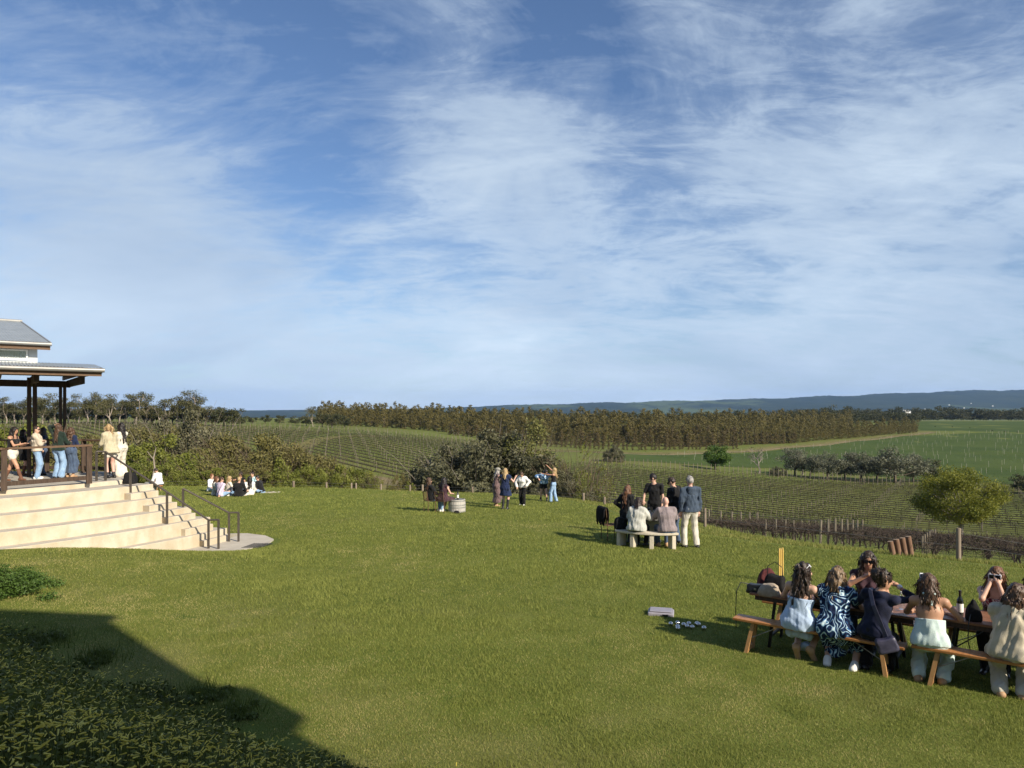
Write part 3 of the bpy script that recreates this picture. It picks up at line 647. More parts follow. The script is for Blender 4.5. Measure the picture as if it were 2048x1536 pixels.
def t_dome(h, seed, w=1.15, nl=150, ls=.20, ncl=30, low=.18, gap=0.0):
    mb = MB(); fork = h*.22; limb(mb, (0, 0, -.3), (0, 0, fork), .2*h/6, .16*h/6, 0, 6); cl = []
    for k in range(ncl):
        d = rng.normal(size=3); d /= np.linalg.norm(d); r_ = rng.uniform(.35, .9) if gap == 0 else rng.uniform(.55, .92)
        if d[2] < 0: d[2] *= .8
        q = np.array((d[0]*r_*w*h*.46, d[1]*r_*w*h*.46, h*(low+(1-low)*.46)+d[2]*r_*h*(1-low)*.46))
        cl.append((*q, h*rng.uniform(.09, .16)*w, h*rng.uniform(.09, .16)*w, h*rng.uniform(.08, .13)))
        if k % 2 == 0: limb(mb, (0, 0, fork*.9), q, .07*h/6, .015)
    return mb, leaf_cloud(cl, nl, ls, .6, .3, .2)
def t_scrub(h, seed, w=1.3, nl=150, ls=.13, twig=70, ncl=26):
    mb = MB(); cl = []
    for k in range(6):
        a = rng.uniform(0, 6.28); limb(mb, (.1*math.cos(a), .1*math.sin(a), -.3), (w*h*.3*math.cos(a), w*h*.3*math.sin(a), h*.7), .05, .015)
    for k in range(ncl):
        a = rng.uniform(0, 6.28); r_ = math.sqrt(rng.random())*.52*w*h; z = rng.uniform(.06, 1)*h*(1-.55*(r_/(.52*w*h))**2)*.86
        cl.append((r_*math.cos(a), r_*math.sin(a), z, h*rng.uniform(.09, .18), h*rng.uniform(.09, .18), h*rng.uniform(.07, .15)))
    for k in range(twig):
        a = rng.uniform(0, 6.28); r_ = math.sqrt(rng.random())*.5*w*h; z = h*(.45+.3*rng.random())*(1-.5*(r_/(.52*w*h))**2)
        q = np.array((r_*math.cos(a), r_*math.sin(a), z)); d = np.array((.25*math.cos(a), .25*math.sin(a), .35))*h*rng.uniform(.5, 1.1)+rng.normal(0, .06*h, 3)
        limb(mb, q, q+d, .012, .005, 0, 3, 3)
    return mb, leaf_cloud(cl, nl, ls, .55, .15, .1)
def t_bare(h, seed):
    mb = MB(); cl = []
    def grow(p, d, L, r_, lev):
        q = p+d*L; limb(mb, p, q, r_, r_*.6, 0, 4, 3)
        if lev == 0: cl.append((*q, .35, .35, .25)); return
        for k in range(3):
            nd = d+rng.normal(0, .42, 3); nd[2] += .12; nd /= np.linalg.norm(nd); grow(q, nd, L*rng.uniform(.6, .85), r_*.6, lev-1)
    grow(np.array((0, 0, -.2)), np.array((0, 0, 1.)), h*.26, .14, 4)
    return mb, leaf_cloud(cl[::2], 5, .16, .5, .3, 0)
M_gumbark = pmat('gum_bark', (.36, .31, .26), (.20, .16, .13), 2, .9, .3, 10, spec=.1, stretch=(1, 1, .3))
M_bark = pmat('brown_bark', (.10, .075, .055), (.16, .125, .095), 3, .95, .4, 12, spec=.1, stretch=(1, 1, .3))
M_greybark = pmat('grey_bark', (.24, .21, .18), (.15, .13, .11), 3, .95, .4, 12, spec=.1)
L_gum = leafmat('gum_leaf', [(.055, .055, .022), (.09, .09, .034), (.135, .12, .05)], .2)
L_plant = leafmat('plantation_leaf', [(.092, .080, .024), (.14, .118, .036), (.20, .165, .058)], .25, vary=.35)
L_olive = leafmat('olive_leaf', [(.085, .09, .052), (.135, .14, .09), (.19, .19, .13)], .2)
L_round = leafmat('fresh_leaf', [(.055, .10, .016), (.085, .15, .024), (.12, .18, .035)], .3)
L_ash = leafmat('spring_leaf', [(.11, .125, .018), (.185, .195, .026), (.27, .26, .04)], .38)
L_dark = leafmat('dark_leaf', [(.032, .038, .014), (.055, .060, .022), (.088, .085, .035)], .2)
L_scrubg = leafmat('green_scrub_leaf', [(.10, .12, .022), (.16, .18, .032), (.24, .25, .055)], .3)
L_scrubb = leafmat('olive_scrub_leaf', [(.098, .092, .030), (.15, .138, .044), (.215, .19, .07)], .25)
L_grey = leafmat('grey_shrub_leaf', [(.072, .074, .040), (.115, .112, .060), (.165, .155, .09)], .22)
L_shrubg = leafmat('wattle_leaf', [(.10, .105, .03), (.155, .155, .046), (.20, .195, .065)], .25)
L_young = leafmat('young_leaf', [(.10, .115, .018), (.155, .17, .026), (.2, .2, .04)], .35)
TPL = {}
def template(kind, fn, n, bark, leaf, h, **kw):
    TPL[kind] = []
    for s in range(n):
        mb, (V, F, T) = fn(h, s, **kw)
        a = mb.mesh(kind+'_trunk', True); a.materials.append(bark)
        b = mesh_np(kind+'_crown', V, F, False, tint=T); b.materials.append(leaf)
        TPL[kind].append((a, b, h))
template('gum', t_gum, 7, M_gumbark, L_gum, 10.0)
template('col', t_col, 6, M_bark, L_plant, 6.0)
L_plant2 = leafmat('brown_band_leaf', [(.075, .058, .024), (.112, .088, .036), (.155, .12, .054)], .2, vary=.35)  # browner rows; the darker tone also stands in for shadow between the bands
template('colb', t_col, 5, M_bark, L_plant2, 6.0)
template('olive', t_dome, 4, M_bark, L_olive, 5.5, w=1.32, nl=130, ls=.22, ncl=40, low=.03)
template('round', t_dome, 1, M_bark, L_round, 5.2, w=1.0, nl=190, ls=.22, ncl=46, low=.02)
template('ash', t_dome, 1, M_greybark, L_ash, 7.0, w=1.22, nl=430, ls=.17, ncl=66, low=.10, gap=1)
template('dark', t_dome, 4, M_bark, L_dark, 6.0, w=1.4, nl=80, ls=.36, ncl=26, low=.0)
M_twig = pmat('brown_twig', (.095, .072, .05), (.14, .11, .08), 6, .95, spec=.05)
template('scrubg', t_scrub, 4, M_twig, L_scrubg, 4.0, w=1.5, nl=260, ls=.17, twig=20, ncl=42)
template('scrubb', t_scrub, 5, M_twig, L_scrubb, 4.0, w=1.4, nl=260, ls=.16, twig=45, ncl=42)
template('grey', t_scrub, 2, M_greybark, L_grey, 4.6, w=1.5, nl=400, ls=.17, twig=22, ncl=62)
template('wattle', t_dome, 1, M_bark, L_shrubg, 4.6, w=.85, nl=260, ls=.12, ncl=40, low=.05)
template('young', t_scrub, 2, M_twig, L_young, 3.6, w=1.2, nl=60, ls=.13, twig=90, ncl=24)
template('bare', t_bare, 2, M_greybark, L_grey, 5.5)
NCOUNT = {}
def plant(name, kind, x, y, h, label, cat, group=None, ws=1.0, z=None, sub=True):
    T = TPL[kind]; i = NCOUNT.get(kind, 0); NCOUNT[kind] = i+1; a, b, h0 = T[i % len(T)]
    s = h/h0; root = empty(name, (x, y, gz(x, y) if z is None else z), rng.uniform(0, 6.28), label, cat, group)
    if kind[:3] == 'col': ws *= rng.uniform(.85, 1.3)
    root.scale = (s*ws, s*ws, s)
    link('trunk', a, None, root); link('crown', b, None, root)
    return root
def plant_px(name, kind, px, d, ytop, label, cat, group=None, ws=1.0):
    p = spot(px, d); h = max(.8, (HOR-ytop)/FPX*d-p.z)*(1.24 if kind in ('scrubg', 'scrubb', 'grey', 'wattle') else 1.12 if kind == 'young' else 1.0); return plant(name, kind, p.x, p.y, h, label, cat, group, ws)
# gum trees along the skyline on the left
GG = 'gum trees along the left skyline'
for k, (px, yt, d, ws) in enumerate([(12, 792, 205, 1), (48, 800, 200, 1.1), (86, 781, 198, 1.1), (112, 789, 206, 1), (158, 789, 200, .8), (192, 773, 202, 1.1), (222, 796, 195, 1), (252, 786, 208, 1), (292, 784, 205, 1.1),
                                (318, 806, 198, 1), (352, 800, 203, 1), (380, 782, 200, 1.2), (408, 800, 204, 1), (65, 792, 203, 1.1), (135, 794, 205, 1.1), (175, 785, 200, 1), (208, 783, 206, 1.1), (238, 792, 203, 1.1), (272, 789, 201, 1.1), (305, 795, 206, 1.1), (335, 797, 201, 1.1), (365, 790, 206, 1.1), (395, 790, 201, 1.1), (430, 808, 206, 1), (28, 796, 206, 1.1), (-30, 790, 200, 1), (-70, 785, 205, 1), (626, 812, 225, .8)]):
    plant_px('gum_tree', 'gum', px, d, yt, 'tall pale-trunked gum tree with flat dark clumps on the left skyline' if px < 500 else 'lone slim gum rising above the near end of the plantation', 'tree', GG if px < 500 else None, ws)
for px, yt, d in [(5, 806, 212), (22, 808, 208), (35, 810, 210), (55, 806, 208), (70, 806, 214), (95, 808, 210), (130, 803, 212), (150, 808, 209), (175, 803, 212), (200, 806, 209), (215, 805, 213), (238, 807, 210), (270, 804, 213), (288, 808, 209), (305, 806, 210), (328, 808, 209), (345, 807, 210), (368, 808, 208), (395, 807, 209), (425, 810, 205), (448, 810, 208), (466, 810, 206), (480, 824, 215), (505, 829, 235), (530, 828, 240), (560, 827, 240), (590, 828, 240), (612, 826, 235), (645, 823, 232), (665, 822, 228), (690, 824, 240), (-40, 810, 212)]:
    plant_px('skyline_tree', 'dark', px, d, yt, 'low dark rounded tree filling the skyline under and beside the gums', 'tree', 'low dark trees under the gums', 1.15)
# plantation: rows of slender trees; the nearest 300 are things, the rest one mass
front = np.array([(640, 236), (760, 226), (900, 214), (1050, 204), (1180, 201), (1300, 205), (1450, 222), (1600, 252), (1750, 294), (1835, 322)])
cand = []
for row, (off, hh_, x0, x1) in enumerate([(0, 2.4, 1010, 1480), (14, 4.0, 900, 1835), (15, 4.2, 1330, 1835), (32, 5.2, 650, 1835), (33, 5.6, 1250, 1835), (54, 6.6, 640, 1840), (80, 7.6, 640, 1705), (106, 8.4, 640, 1705), (130, 9.0, 640, 1700)]):
    px = float(x0)
    while px < x1:
        d = np.interp(px, front[:, 0], front[:, 1])+off+rng.normal(0, .8)
        if px > 1250 and row in (1, 3): d -= 0
        h = hh_*rng.uniform(.72, 1.22)
        if px > 1560 and row in (3, 5): h *= .95
        cand.append((d, px+rng.normal(0, 1.5), h, row)); px += (1.35+.10*row)*FPX/d
cand.sort(); rest = cand[300:]
for d, px, h, row in cand[:300]:
    p = spot(px, d); plant('plantation_tree', 'colb' if row in (0, 1, 4) else 'col', p.x, p.y, h, 'dull brown slender tree in the nearest low plantation rows' if row in (0, 1, 4) else 'slender olive-gold tree in the taller plantation rows', 'tree', 'brown trees of the nearest plantation rows' if row in (0, 1, 4) else 'olive-gold trees of the taller plantation rows', 1.15)
def mass(name, items, kinds, label, cat):
    """many small copies merged into one mass of real leaves"""
    Vs = []; Fs = []; Ts = []; nv = 0
    src = {}
    for kd in kinds:
        src[kd] = []
        for a, b, h0 in TPL[kd]:
            v = np.empty(len(b.vertices)*3, np.float32); b.vertices.foreach_get('co', v); tn = np.empty(len(b.vertices), np.float32); b.attributes['tint'].data.foreach_get('value', tn); src[kd].append((v.reshape(-1, 3), tn, h0))
    for i, (x, y, z, h, w, kd) in enumerate(items):
        v, tn, h0 = src[kd][i % len(src[kd])]; q = v.reshape(-1, 4, 3); pick = rng.random(len(q)) < .6; q = q[pick].reshape(-1, 3); s = h/h0; a = rng.uniform(0, 6.28)
        c_, s_2 = math.cos(a), math.sin(a); q = np.stack([(q[:, 0]*c_-q[:, 1]*s_2)*s*w, (q[:, 0]*s_2+q[:, 1]*c_)*s*w, q[:, 2]*s], -1)+np.array((x, y, z))
        Vs.append(q); Ts.append(np.clip(tn.reshape(-1, 4)[pick].ravel()+rng.normal(0, .12), 0, 1))
    V = np.concatenate(Vs)
    o = link(name, mesh_np(name, V, np.arange(len(V)).reshape(-1, 4), False, tint=np.concatenate(Ts)), TPL[kinds[0]][0][1].materials[0])
    return tag(o, label, cat, kind='stuff')
it = []
for d, px, h, row in rest: p = spot(px, d); it.append((p.x, p.y, p.z, h, 1.2, 'col'))
mass('plantation', it, ['col'], 'dense mass of olive-brown plantation trees farther back', 'trees')
# far woods behind the plantation and the green field
it = []
for px in np.arange(640, 1720, 9.0):
    p = spot(px, 430+rng.normal(0, 15)); it.append((p.x, p.y, p.z, rng.uniform(6, 9.5), 1.2, 'dark'))
for px in np.arange(1560, 2150, 5.0):
    p = spot(px, 660+rng.normal(0, 25)); it.append((p.x, p.y, p.z, rng.uniform(9, 15)*(1.25 if rng.random() < .12 else 1), 1.2, 'dark'))
for px in np.arange(1690, 1840, 6): p = spot(px, 470+rng.normal(0, 10)); it.append((p.x, p.y, p.z, rng.uniform(6, 10), 1.1, 'dark'))
mass('far_woods', it, ['dark'], 'dark far-off woodland beyond the plantation and field', 'woodland')
for px, d, yt in [(1870, 400, 859), (1905, 395, 858), (1940, 380, 858), (1985, 345, 866), (2010, 335, 868), (2035, 330, 866)]:
    plant_px('field_shrub', 'dark', px, d, yt, 'small dark shrub on the boundary of the far green field', 'shrub', 'shrubs on the far field boundary')
# trees of the valley
plant_px('round_tree', 'round', 1431, 146, 882, 'dense round bright green tree beyond the vineyard', 'tree', None, 1.2)
plant_px('bare_tree', 'bare', 1517, 143, 878, 'twiggy half-bare tree beside the dense round green tree', 'tree', None, 1.2)
plant_px('bare_tree', 'bare', 1605, 147, 880, 'twiggy half-bare tree behind the row of olives', 'tree', None, 1.0)
plant_px('shrub', 'grey', 1556, 141, 934, 'small dark shrub between the bare tree and the olives', 'shrub')
for px, d, yt, ws in [(1590, 144, 890, 1), (1622, 142, 898, 1), (1655, 139, 897, 1.05), (1690, 140, 899, 1), (1722, 138, 897, 1.05), (1756, 139, 896, 1), (1790, 136, 886, 1.25), (1826, 139, 900, 1)]:
    plant_px('olive_tree', 'olive', px, d, yt, 'grey-green spreading olive tree in the row beyond the vineyard' if px != 1790 else 'largest grey-green olive tree, at the end of its row', 'tree', 'olive trees in a row' if px != 1790 else None, ws)
plant_px('dark_tree', 'dark', 1862, 140, 910, 'dark bushy tree partly behind the yellow-green tree', 'tree')
plant_px('ash_tree', 'ash', 1922, 65, 924, 'lone spreading yellow-green tree in spring leaf among the vines', 'tree')
plant_px('dark_tree', 'dark', 2052, 120, 936, 'dark grey-green bush beside the vines past the yellow-green tree', 'shrub', None, .9)
plant_px('dark_tree', 'dark', 2110, 118, 930, 'dark tree at the right end of the vine block', 'tree', None, .9)
plant_px('shrub', 'grey', 1225, 148, 893, 'grey domed shrub at the corner of the bright green strip', 'shrub', None, .8)
# scrub just past the lawn
plant_px('shrub', 'grey', 972, 46, 874, 'big grey-green shrub behind the dancers, silvery branches showing', 'shrub', None, 1.02)
plant_px('shrub', 'grey', 918, 47.5, 902, 'lower grey shrub at the left side of the big shrub', 'shrub', None, .95)
plant_px('shrub', 'grey', 1012, 49, 876, 'tall middle part of the shrub belt behind the dancers', 'shrub', None, .9)
plant_px('shrub', 'grey', 1150, 43, 958, 'low grey bush under the thin young tree', 'shrub', None, .9)
plant_px('wattle_tree', 'wattle', 1058, 47, 868, 'dense olive-green drooping tree against the big grey shrub', 'tree', None, .9)
plant_px('shrub', 'grey', 1116, 42, 950, 'low dark grey bush behind the dancing couple', 'shrub', None, .8)
plant_px('young_tree', 'young', 1152, 44, 886, 'thin yellow-green young tree with bare twigs right of the dancers', 'tree', None, .72)
plant_px('young_tree', 'young', 1180, 40, 930, 'sparse leafy sapling at the corner of the lawn', 'tree', None, .55)
SB = 'brown scrub beyond the lawn edge'; SG = 'green scrub beyond the lawn edge'
for px, d, yt, ws, kd in [(285, 60, 868, 1, 'scrubb'), (330, 58, 862, .9, 'scrubb'), (372, 56, 836, .72, 'grey'), (300, 50, 905, 1, 'scrubg'), (355, 50, 900, 1, 'scrubg'), (410, 50, 903, 1, 'scrubg'), (455, 51, 893, .9, 'scrubb'), (492, 50, 884, .9, 'scrubb'), (530, 50, 882, .9, 'scrubb'), (566, 50, 887, .9, 'scrubb'),
                     (604, 49, 902, .9, 'scrubb'), (640, 48, 914, .9, 'scrubb'), (262, 47, 920, 1, 'scrubg'), (318, 44, 930, 1, 'scrubg'), (372, 44, 938, 1, 'scrubg'), (430, 44, 935, 1, 'scrubg'), (480, 44, 932, .9, 'scrubb'), (520, 44, 940, 1, 'scrubb'), (565, 44, 938, 1, 'scrubg'), (615, 44, 940, 1, 'scrubg'), (660, 44, 938, .9, 'scrubg'), (690, 46, 925, .8, 'scrubg'),
                     (762, 43, 940, .85, 'young'), (735, 44, 950, .7, 'scrubg'), (820, 41.5, 968, .6, 'scrubg'), (800, 43, 952, .6, 'scrubb'), (230, 52, 885, 1, 'scrubb'), (180, 50, 895, 1, 'scrubb'), (130, 52, 890, 1, 'scrubb'), (80, 54, 880, 1, 'scrubg'), (30, 56, 845, .9, 'scrubg'), (-10, 54, 830, .9, 'scrubg'), (60, 62, 868, .9, 'scrubb'), (160, 62, 872, .9, 'scrubb'), (210, 47, 925, 1, 'scrubg'), (120, 47, 925, 1, 'scrubg'), (50, 47, 925, 1, 'scrubg'), (240, 64, 860, .8, 'scrubb'), (300, 66, 858, .9, 'scrubb'), (345, 62, 850, .9, 'scrubb'), (395, 60, 862, .9, 'scrubb'), (270, 54, 885, 1, 'scrubg'), (325, 53, 882, 1, 'scrubg'), (430, 54, 880, 1, 'scrubb'), (470, 47, 905, 1, 'scrubb'), (545, 47, 903, 1, 'scrubb'), (590, 46, 918, 1, 'scrubg'), (505, 43, 948, 1, 'scrubg'), (390, 47, 915, 1.1, 'scrubg'), (250, 43, 940, 1, 'scrubg'), (640, 43, 950, 1, 'scrubg')]:
    nm, lb, gp = {'scrubb': ('scrub_bush', 'tangled brown-olive scrub bush with bare twigs beyond the lawn', SB), 'scrubg': ('scrub_bush', 'leafy green scrub bush beyond the lawn edge', SG), 'grey': ('scrub_tree', 'taller dark twiggy tree rising out of the scrub', None), 'young': ('scrub_bush', 'half-bare spreading bush at the end of the scrub', None)}[kd]
    plant_px(nm, kd, px, d, yt, lb, 'bush', gp, ws)
mb = MB(); mb.tube([(0, 0, 0), (.1, 0, .5), (.02, .02, 1.1), (.18, 0, 1.7)], [.06, .05, .045, .02], 6); mb.tube([(.02, .02, 1.0), (-.35, 0, 1.5)], [.03, .012], 5)
p = spot(306, 43); tag(mb.build('dead_branch', M_gumbark, loc=(p.x, p.y, p.z+.9), smooth=True), 'bare bleached branch sticking out of the green scrub', 'branch')

# ------------------------------------------------------------------ vineyards
M_vine = pmat('vine_wood', (.055, .042, .036), (.10, .08, .068), 8, .95, .5, 30, spec=.05)
M_post = pmat('grey_post', (.17, .145, .11), (.26, .22, .17), 4, .9, .3, 20, spec=.1, stretch=(1, 1, .2))
M_stake = pmat('pale_stake', (.30, .29, .22), (.40, .38, .30), 4, .8, spec=.2)
L_vshoot = leafmat('vine_shoot', [(.045, .048, .018), (.07, .075, .022), (.11, .115, .03)], .3)
RHO = np.array((.84, -.54)); NU = np.array((.54, .84))
def vine_mesh(s):
    mb = MB(); h = .72+.12*rng.random(); pts = [(rng.normal(0, .03), rng.normal(0, .03), z) for z in np.linspace(-.1, h, 5)]; mb.tube(pts, [.055, .048, .045, .05, .04], 5)
    tr = mb.mesh('vine_trunk', True); tr.materials.append(M_vine); mb = MB(); e_ = np.array(pts[-1])
    for sg in (-1, 1):
        q = [e_+np.array((sg*t*.75, rng.normal(0, .03), .05+rng.normal(0, .03))) for t in (0, .33, .66, 1)]; mb.tube(q, [.036, .03, .026, .02], 5)
        for t in np.linspace(.1, 1, 8):
            b_ = e_+np.array((sg*t*.75, 0, .05)); mb.tube([b_, b_+np.array((rng.normal(0, .13), rng.normal(0, .13), rng.uniform(-.25, .5))), b_+np.array((rng.normal(0, .25), rng.normal(0, .2), rng.uniform(-.3, .45)))], [.013, .011, .007], 4)
    co = mb.mesh('vine_cordon', True); co.materials.append(M_vine); return tr, co
VM = [vine_mesh(s) for s in range(8)]
rz_row = math.atan2(RHO[1], RHO[0])
cnt = 0; near_posts = []
for k in range(8):
    nrow = 43.2+2.7*k
    for (a0, a1) in ((-14.6, -7.6), (-6.6, 40)):
        for ai, a in enumerate(np.arange(a0, a1, 1.25)):
            q = RHO*a+NU*nrow; u = q[0]/q[1]
            if u > .80 or u < .2: continue
            if np.hypot(q[0]-41, q[1]-65) < 6: continue
            if ai == 0 or ai % 5 == 4: near_posts.append((q[0]-RHO[0]*.45, q[1]-RHO[1]*.45, 1.65 if ai == 0 else 1.35, .065 if ai == 0 else .045))
            if cnt >= 300: continue
            i = rng.integers(8); tr, co = VM[i]
            root = link('grapevine', tr, None, None, (q[0], q[1], gz(*q)), rz_row+(0 if rng.random() < .5 else math.pi)); tag(root, 'gnarled leafless grapevine in the old rows below the lawn', 'grapevine', 'old grapevines below the lawn')
            sc_ = rng.uniform(.9, 1.15); root.scale = (1, 1, sc_); link('cordon', co, None, root); cnt += 1
# scraggly canes and rank grass under those rows
L_cane = leafmat('dry_cane', [(.045, .034, .028), (.075, .058, .046), (.11, .09, .07)], 0, .9, 0, .05)
nn = 26000; kk_ = rng.integers(0, 8, nn); a_ = rng.uniform(-14.6, 40, nn); q = RHO*a_[:, None]+NU*(43.2+2.7*kk_+rng.normal(0, .16, nn))[:, None]
ok = (q[:, 0]/q[:, 1] < .8) & (q[:, 0]/q[:, 1] > .22) & (np.hypot(q[:, 0]-41, q[:, 1]-65) > 5) & ~((a_ > -7.6) & (a_ < -6.6)); q = q[ok]; m = len(q)
zb = ground_z(q[:, 0], q[:, 1])+rng.uniform(.45, 1.05, m); b0 = np.stack([q[:, 0], q[:, 1], zb], -1); dv = np.stack([rng.normal(0, .32, m), rng.normal(0, .22, m), rng.normal(.02, .26, m)], -1); sv = rng.normal(0, .012, (m, 3))
V = np.stack([b0-dv, b0-dv*.2+sv, b0+dv], 1).reshape(-1, 3)
tag(link('vine_canes', mesh_np('vine_canes', V, np.arange(3*m).reshape(-1, 3), False, tint=np.repeat(rng.random(m), 3)), L_cane), 'tangle of dry unpruned canes along the old vine rows', 'canes', kind='stuff')
PM = {}
def post_mesh(r_, h, mat):
    key = (round(r_, 3), round(h, 2), mat.name)
    if key not in PM:
        mb = MB(); mb.tube([(0, 0, -.3), (0, 0, h*.6), (.0, .0, h)], [r_, r_*.97, r_*.95], 6); PM[key] = mb.mesh('post', False); PM[key].materials.append(mat)
    return PM[key]
VP = []
def rows_block(n0, n1, step, inside, rho, nu, vine_sp, post_sp, arange, shoots=True):
    trunks = []; posts = []
    for r_ in np.arange(n0, n1, step):
        a = np.arange(arange[0], arange[1], vine_sp); P_ = rho*a[:, None]+nu*r_
        ok_ = inside(P_[:, 0], P_[:, 1]); trunks.append(P_[ok_]+rng.normal(0, .05, (ok_.sum(), 2)))
        a = np.arange(arange[0], arange[1], post_sp); P_ = rho*a[:, None]+nu*r_; ok_ = inside(P_[:, 0], P_[:, 1]); posts.append(P_[ok_])
    return np.concatenate(trunks), np.concatenate(posts)
def vine_mass(name, P_, rho, label, h=.8, arm=.72):
    """trunk and cordon of every vine, plus first leaves, in one mass"""
    m = len(P_); z = ground_z(P_[:, 0], P_[:, 1]); Vs = []; Fs = []; nv = 0
    def boxes(c0, ax, ay, az):
        s = np.array([(-1,-1,-1),(1,-1,-1),(1,1,-1),(-1,1,-1),(-1,-1,1),(1,-1,1),(1,1,1),(-1,1,1)])*.5
        return (c0[:, None, :]+s[None, :, 0:1]*ax+s[None, :, 1:2]*ay+s[None, :, 2:3]*az).reshape(-1, 3)
    Q = np.array([(3,2,1,0),(4,5,6,7),(0,1,5,4),(1,2,6,5),(2,3,7,6),(3,0,4,7)])
    r3 = np.array((rho[0], rho[1], 0)); s3 = np.array((-rho[1], rho[0], 0)); u3 = np.array((0, 0, 1.))
    c0 = np.stack([P_[:, 0], P_[:, 1], z+h/2], -1); V1 = boxes(c0, r3*.036, s3*.036, u3*h)
    c1 = np.stack([P_[:, 0], P_[:, 1], z+h+rng.normal(0, .03, m)], -1); V2 = boxes(c1, r3*arm*2, s3*.035, u3*.04)
    V = np.concatenate([V1, V2]); nb = len(V)//8; F = (np.arange(nb)[:, None, None]*8+Q[None]).reshape(-1, 4)
    o = link(name, mesh_np(name, V, F), M_vine); tag(o, label, 'vines', kind='stuff')
    k = 14; c = np.repeat(np.stack([P_[:, 0], P_[:, 1], z+h+.12], -1), k, 0)+rng.normal(0, 1, (m*k, 3))*np.array((.42, .16, .12)); V = leaf_quads(c, .17*np.ones(m*k), .6)
    tag(link(name.replace('vines', 'shoots'), mesh_np(name, V, np.arange(len(V)).reshape(-1, 4), False, tint=np.repeat(rng.random(m*k), 4)), L_vshoot), label.replace('rows of vines', 'first leaves on the vines'), 'leaves', kind='stuff')
uA = lambda x, y: x/np.maximum(y, 1)
insA = lambda x, y: (y < 131+.04*x) & (uA(x, y) > .03) & (uA(x, y) < .86) & (np.hypot(x-41, y-65) > 8.5) & ((edge_dist(x, y) > 22) | (y > 60))
tA, pA = rows_block(66.2, 160, 2.7, insA, RHO, NU, 1.5, 5.8, (-80, 90))
vine_mass('vines', tA, RHO, 'long rows of vines on the valley floor below the lawn')
M_strip = pmat('row_shade_soil', (.060, .052, .030), (.085, .075, .038), .8, .95, .3, 4, spec=.05)  # soil strip whose dark colour also carries the vines' shade
def strips(name, n0, n1, step, inside, rho, nu, arange, label, w=.62):
    V = []; F = []; off = nu*(w/2)
    for r_ in np.arange(n0, n1, step):
        a = np.arange(arange[0], arange[1], 2.0); Pc = rho*a[:, None]+nu*r_; ok_ = inside(Pc[:, 0], Pc[:, 1]); L_ = Pc-off; R_2 = Pc+off
        zl_, zr_ = ground_z(L_[:, 0], L_[:, 1])+.07, ground_z(R_2[:, 0], R_2[:, 1])+.07; b0 = len(V)
        for i in range(len(a)): V.append((L_[i, 0], L_[i, 1], zl_[i])); V.append((R_2[i, 0], R_2[i, 1], zr_[i]))
        F += [(b0+2*i, b0+2*i+2, b0+2*i+3, b0+2*i+1) for i in range(len(a)-1) if ok_[i] and ok_[i+1]]
    V = np.array(V); F = np.array(F); used = np.unique(F); remap = np.full(len(V), -1); remap[used] = np.arange(len(used))
    tag(link(name, mesh_np(name, V[used], remap[F], True), M_strip), label, kind='structure')
strips('vine_row_shade', 66.2, 160, 2.7, insA, RHO, NU, (-80, 90), 'dark strips under the valley vine rows, soil with vine shade in its colour')
RB = np.array((.63, -.777)); NB = np.array((.777, .63))
lowB = np.array([(-60, 130), (150, 132), (420, 138), (560, 121), (640, 108), (760, 96), (860, 88), (980, 80)])
def insB(x, y):
    px = x/np.maximum(y, 1)*FPX+1024; lo = np.interp(px, lowB[:, 0], lowB[:, 1]); hi = np.interp(px, [-60, 400, 640, 800, 960], [192, 194, 190, 190, 192])
    trk = np.interp(px, [560, 600, 640, 700], [112, 135, 160, 176]); clear = (np.abs(y-trk) > 3.2) | (px < 555) | (px > 705)
    return (px > -60) & (px < 985) & (y > lo+3) & (y < hi) & clear
tB, pB = rows_block(-80, 140, 2.7, insB, RB, NB, 1.5, 5.8, (-220, -40))
strips('vine_row_shade', -80, 140, 2.7, insB, RB, NB, (-220, -40), 'dark strips of soil and painted vine shade under the rows on the left slope')
vine_mass('vines', tB, RB, 'long rows of vines on the rising slope to the left')
RC = np.array((-.50, .866)); NC = np.array((.866, .50))
quadC = lambda x, y: (uA(x, y) > .155) & (uA(x, y) < .9) & (y > np.interp(uA(x, y), [.15, .38, .6, .9], [153, 166, 152, 120])) & (y < np.interp(uA(x, y)*FPX+1024, [1240, 1420, 1560, 1700, 1800, 1870, 2100], [180, 196, 226, 266, 300, 330, 330]))
tC, pC = rows_block(120, 420, 3.0, quadC, RC, NC, 3.0, 9.0, (-60, 330)); pC = pC[rng.random(len(pC)) < .62]+rng.normal(0, .5, (int(0), 2)) if False else pC[rng.random(len(pC)) < .5]; pC = pC+rng.normal(0, .35, pC.shape)
m = len(tC); z = ground_z(tC[:, 0], tC[:, 1]); k = 6; c = np.repeat(np.stack([tC[:, 0], tC[:, 1], z+.45], -1), k, 0)+rng.normal(0, 1, (m*k, 3))*np.array((.35, .5, .2)); V = leaf_quads(c, .22*np.ones(m*k), .6)
tag(link('young_vines', mesh_np('young_vines', V, np.arange(len(V)).reshape(-1, 4), False, tint=np.repeat(rng.random(m*k), 4)), L_round), 'lines of young green vines on the far slope', 'vines', kind='stuff')
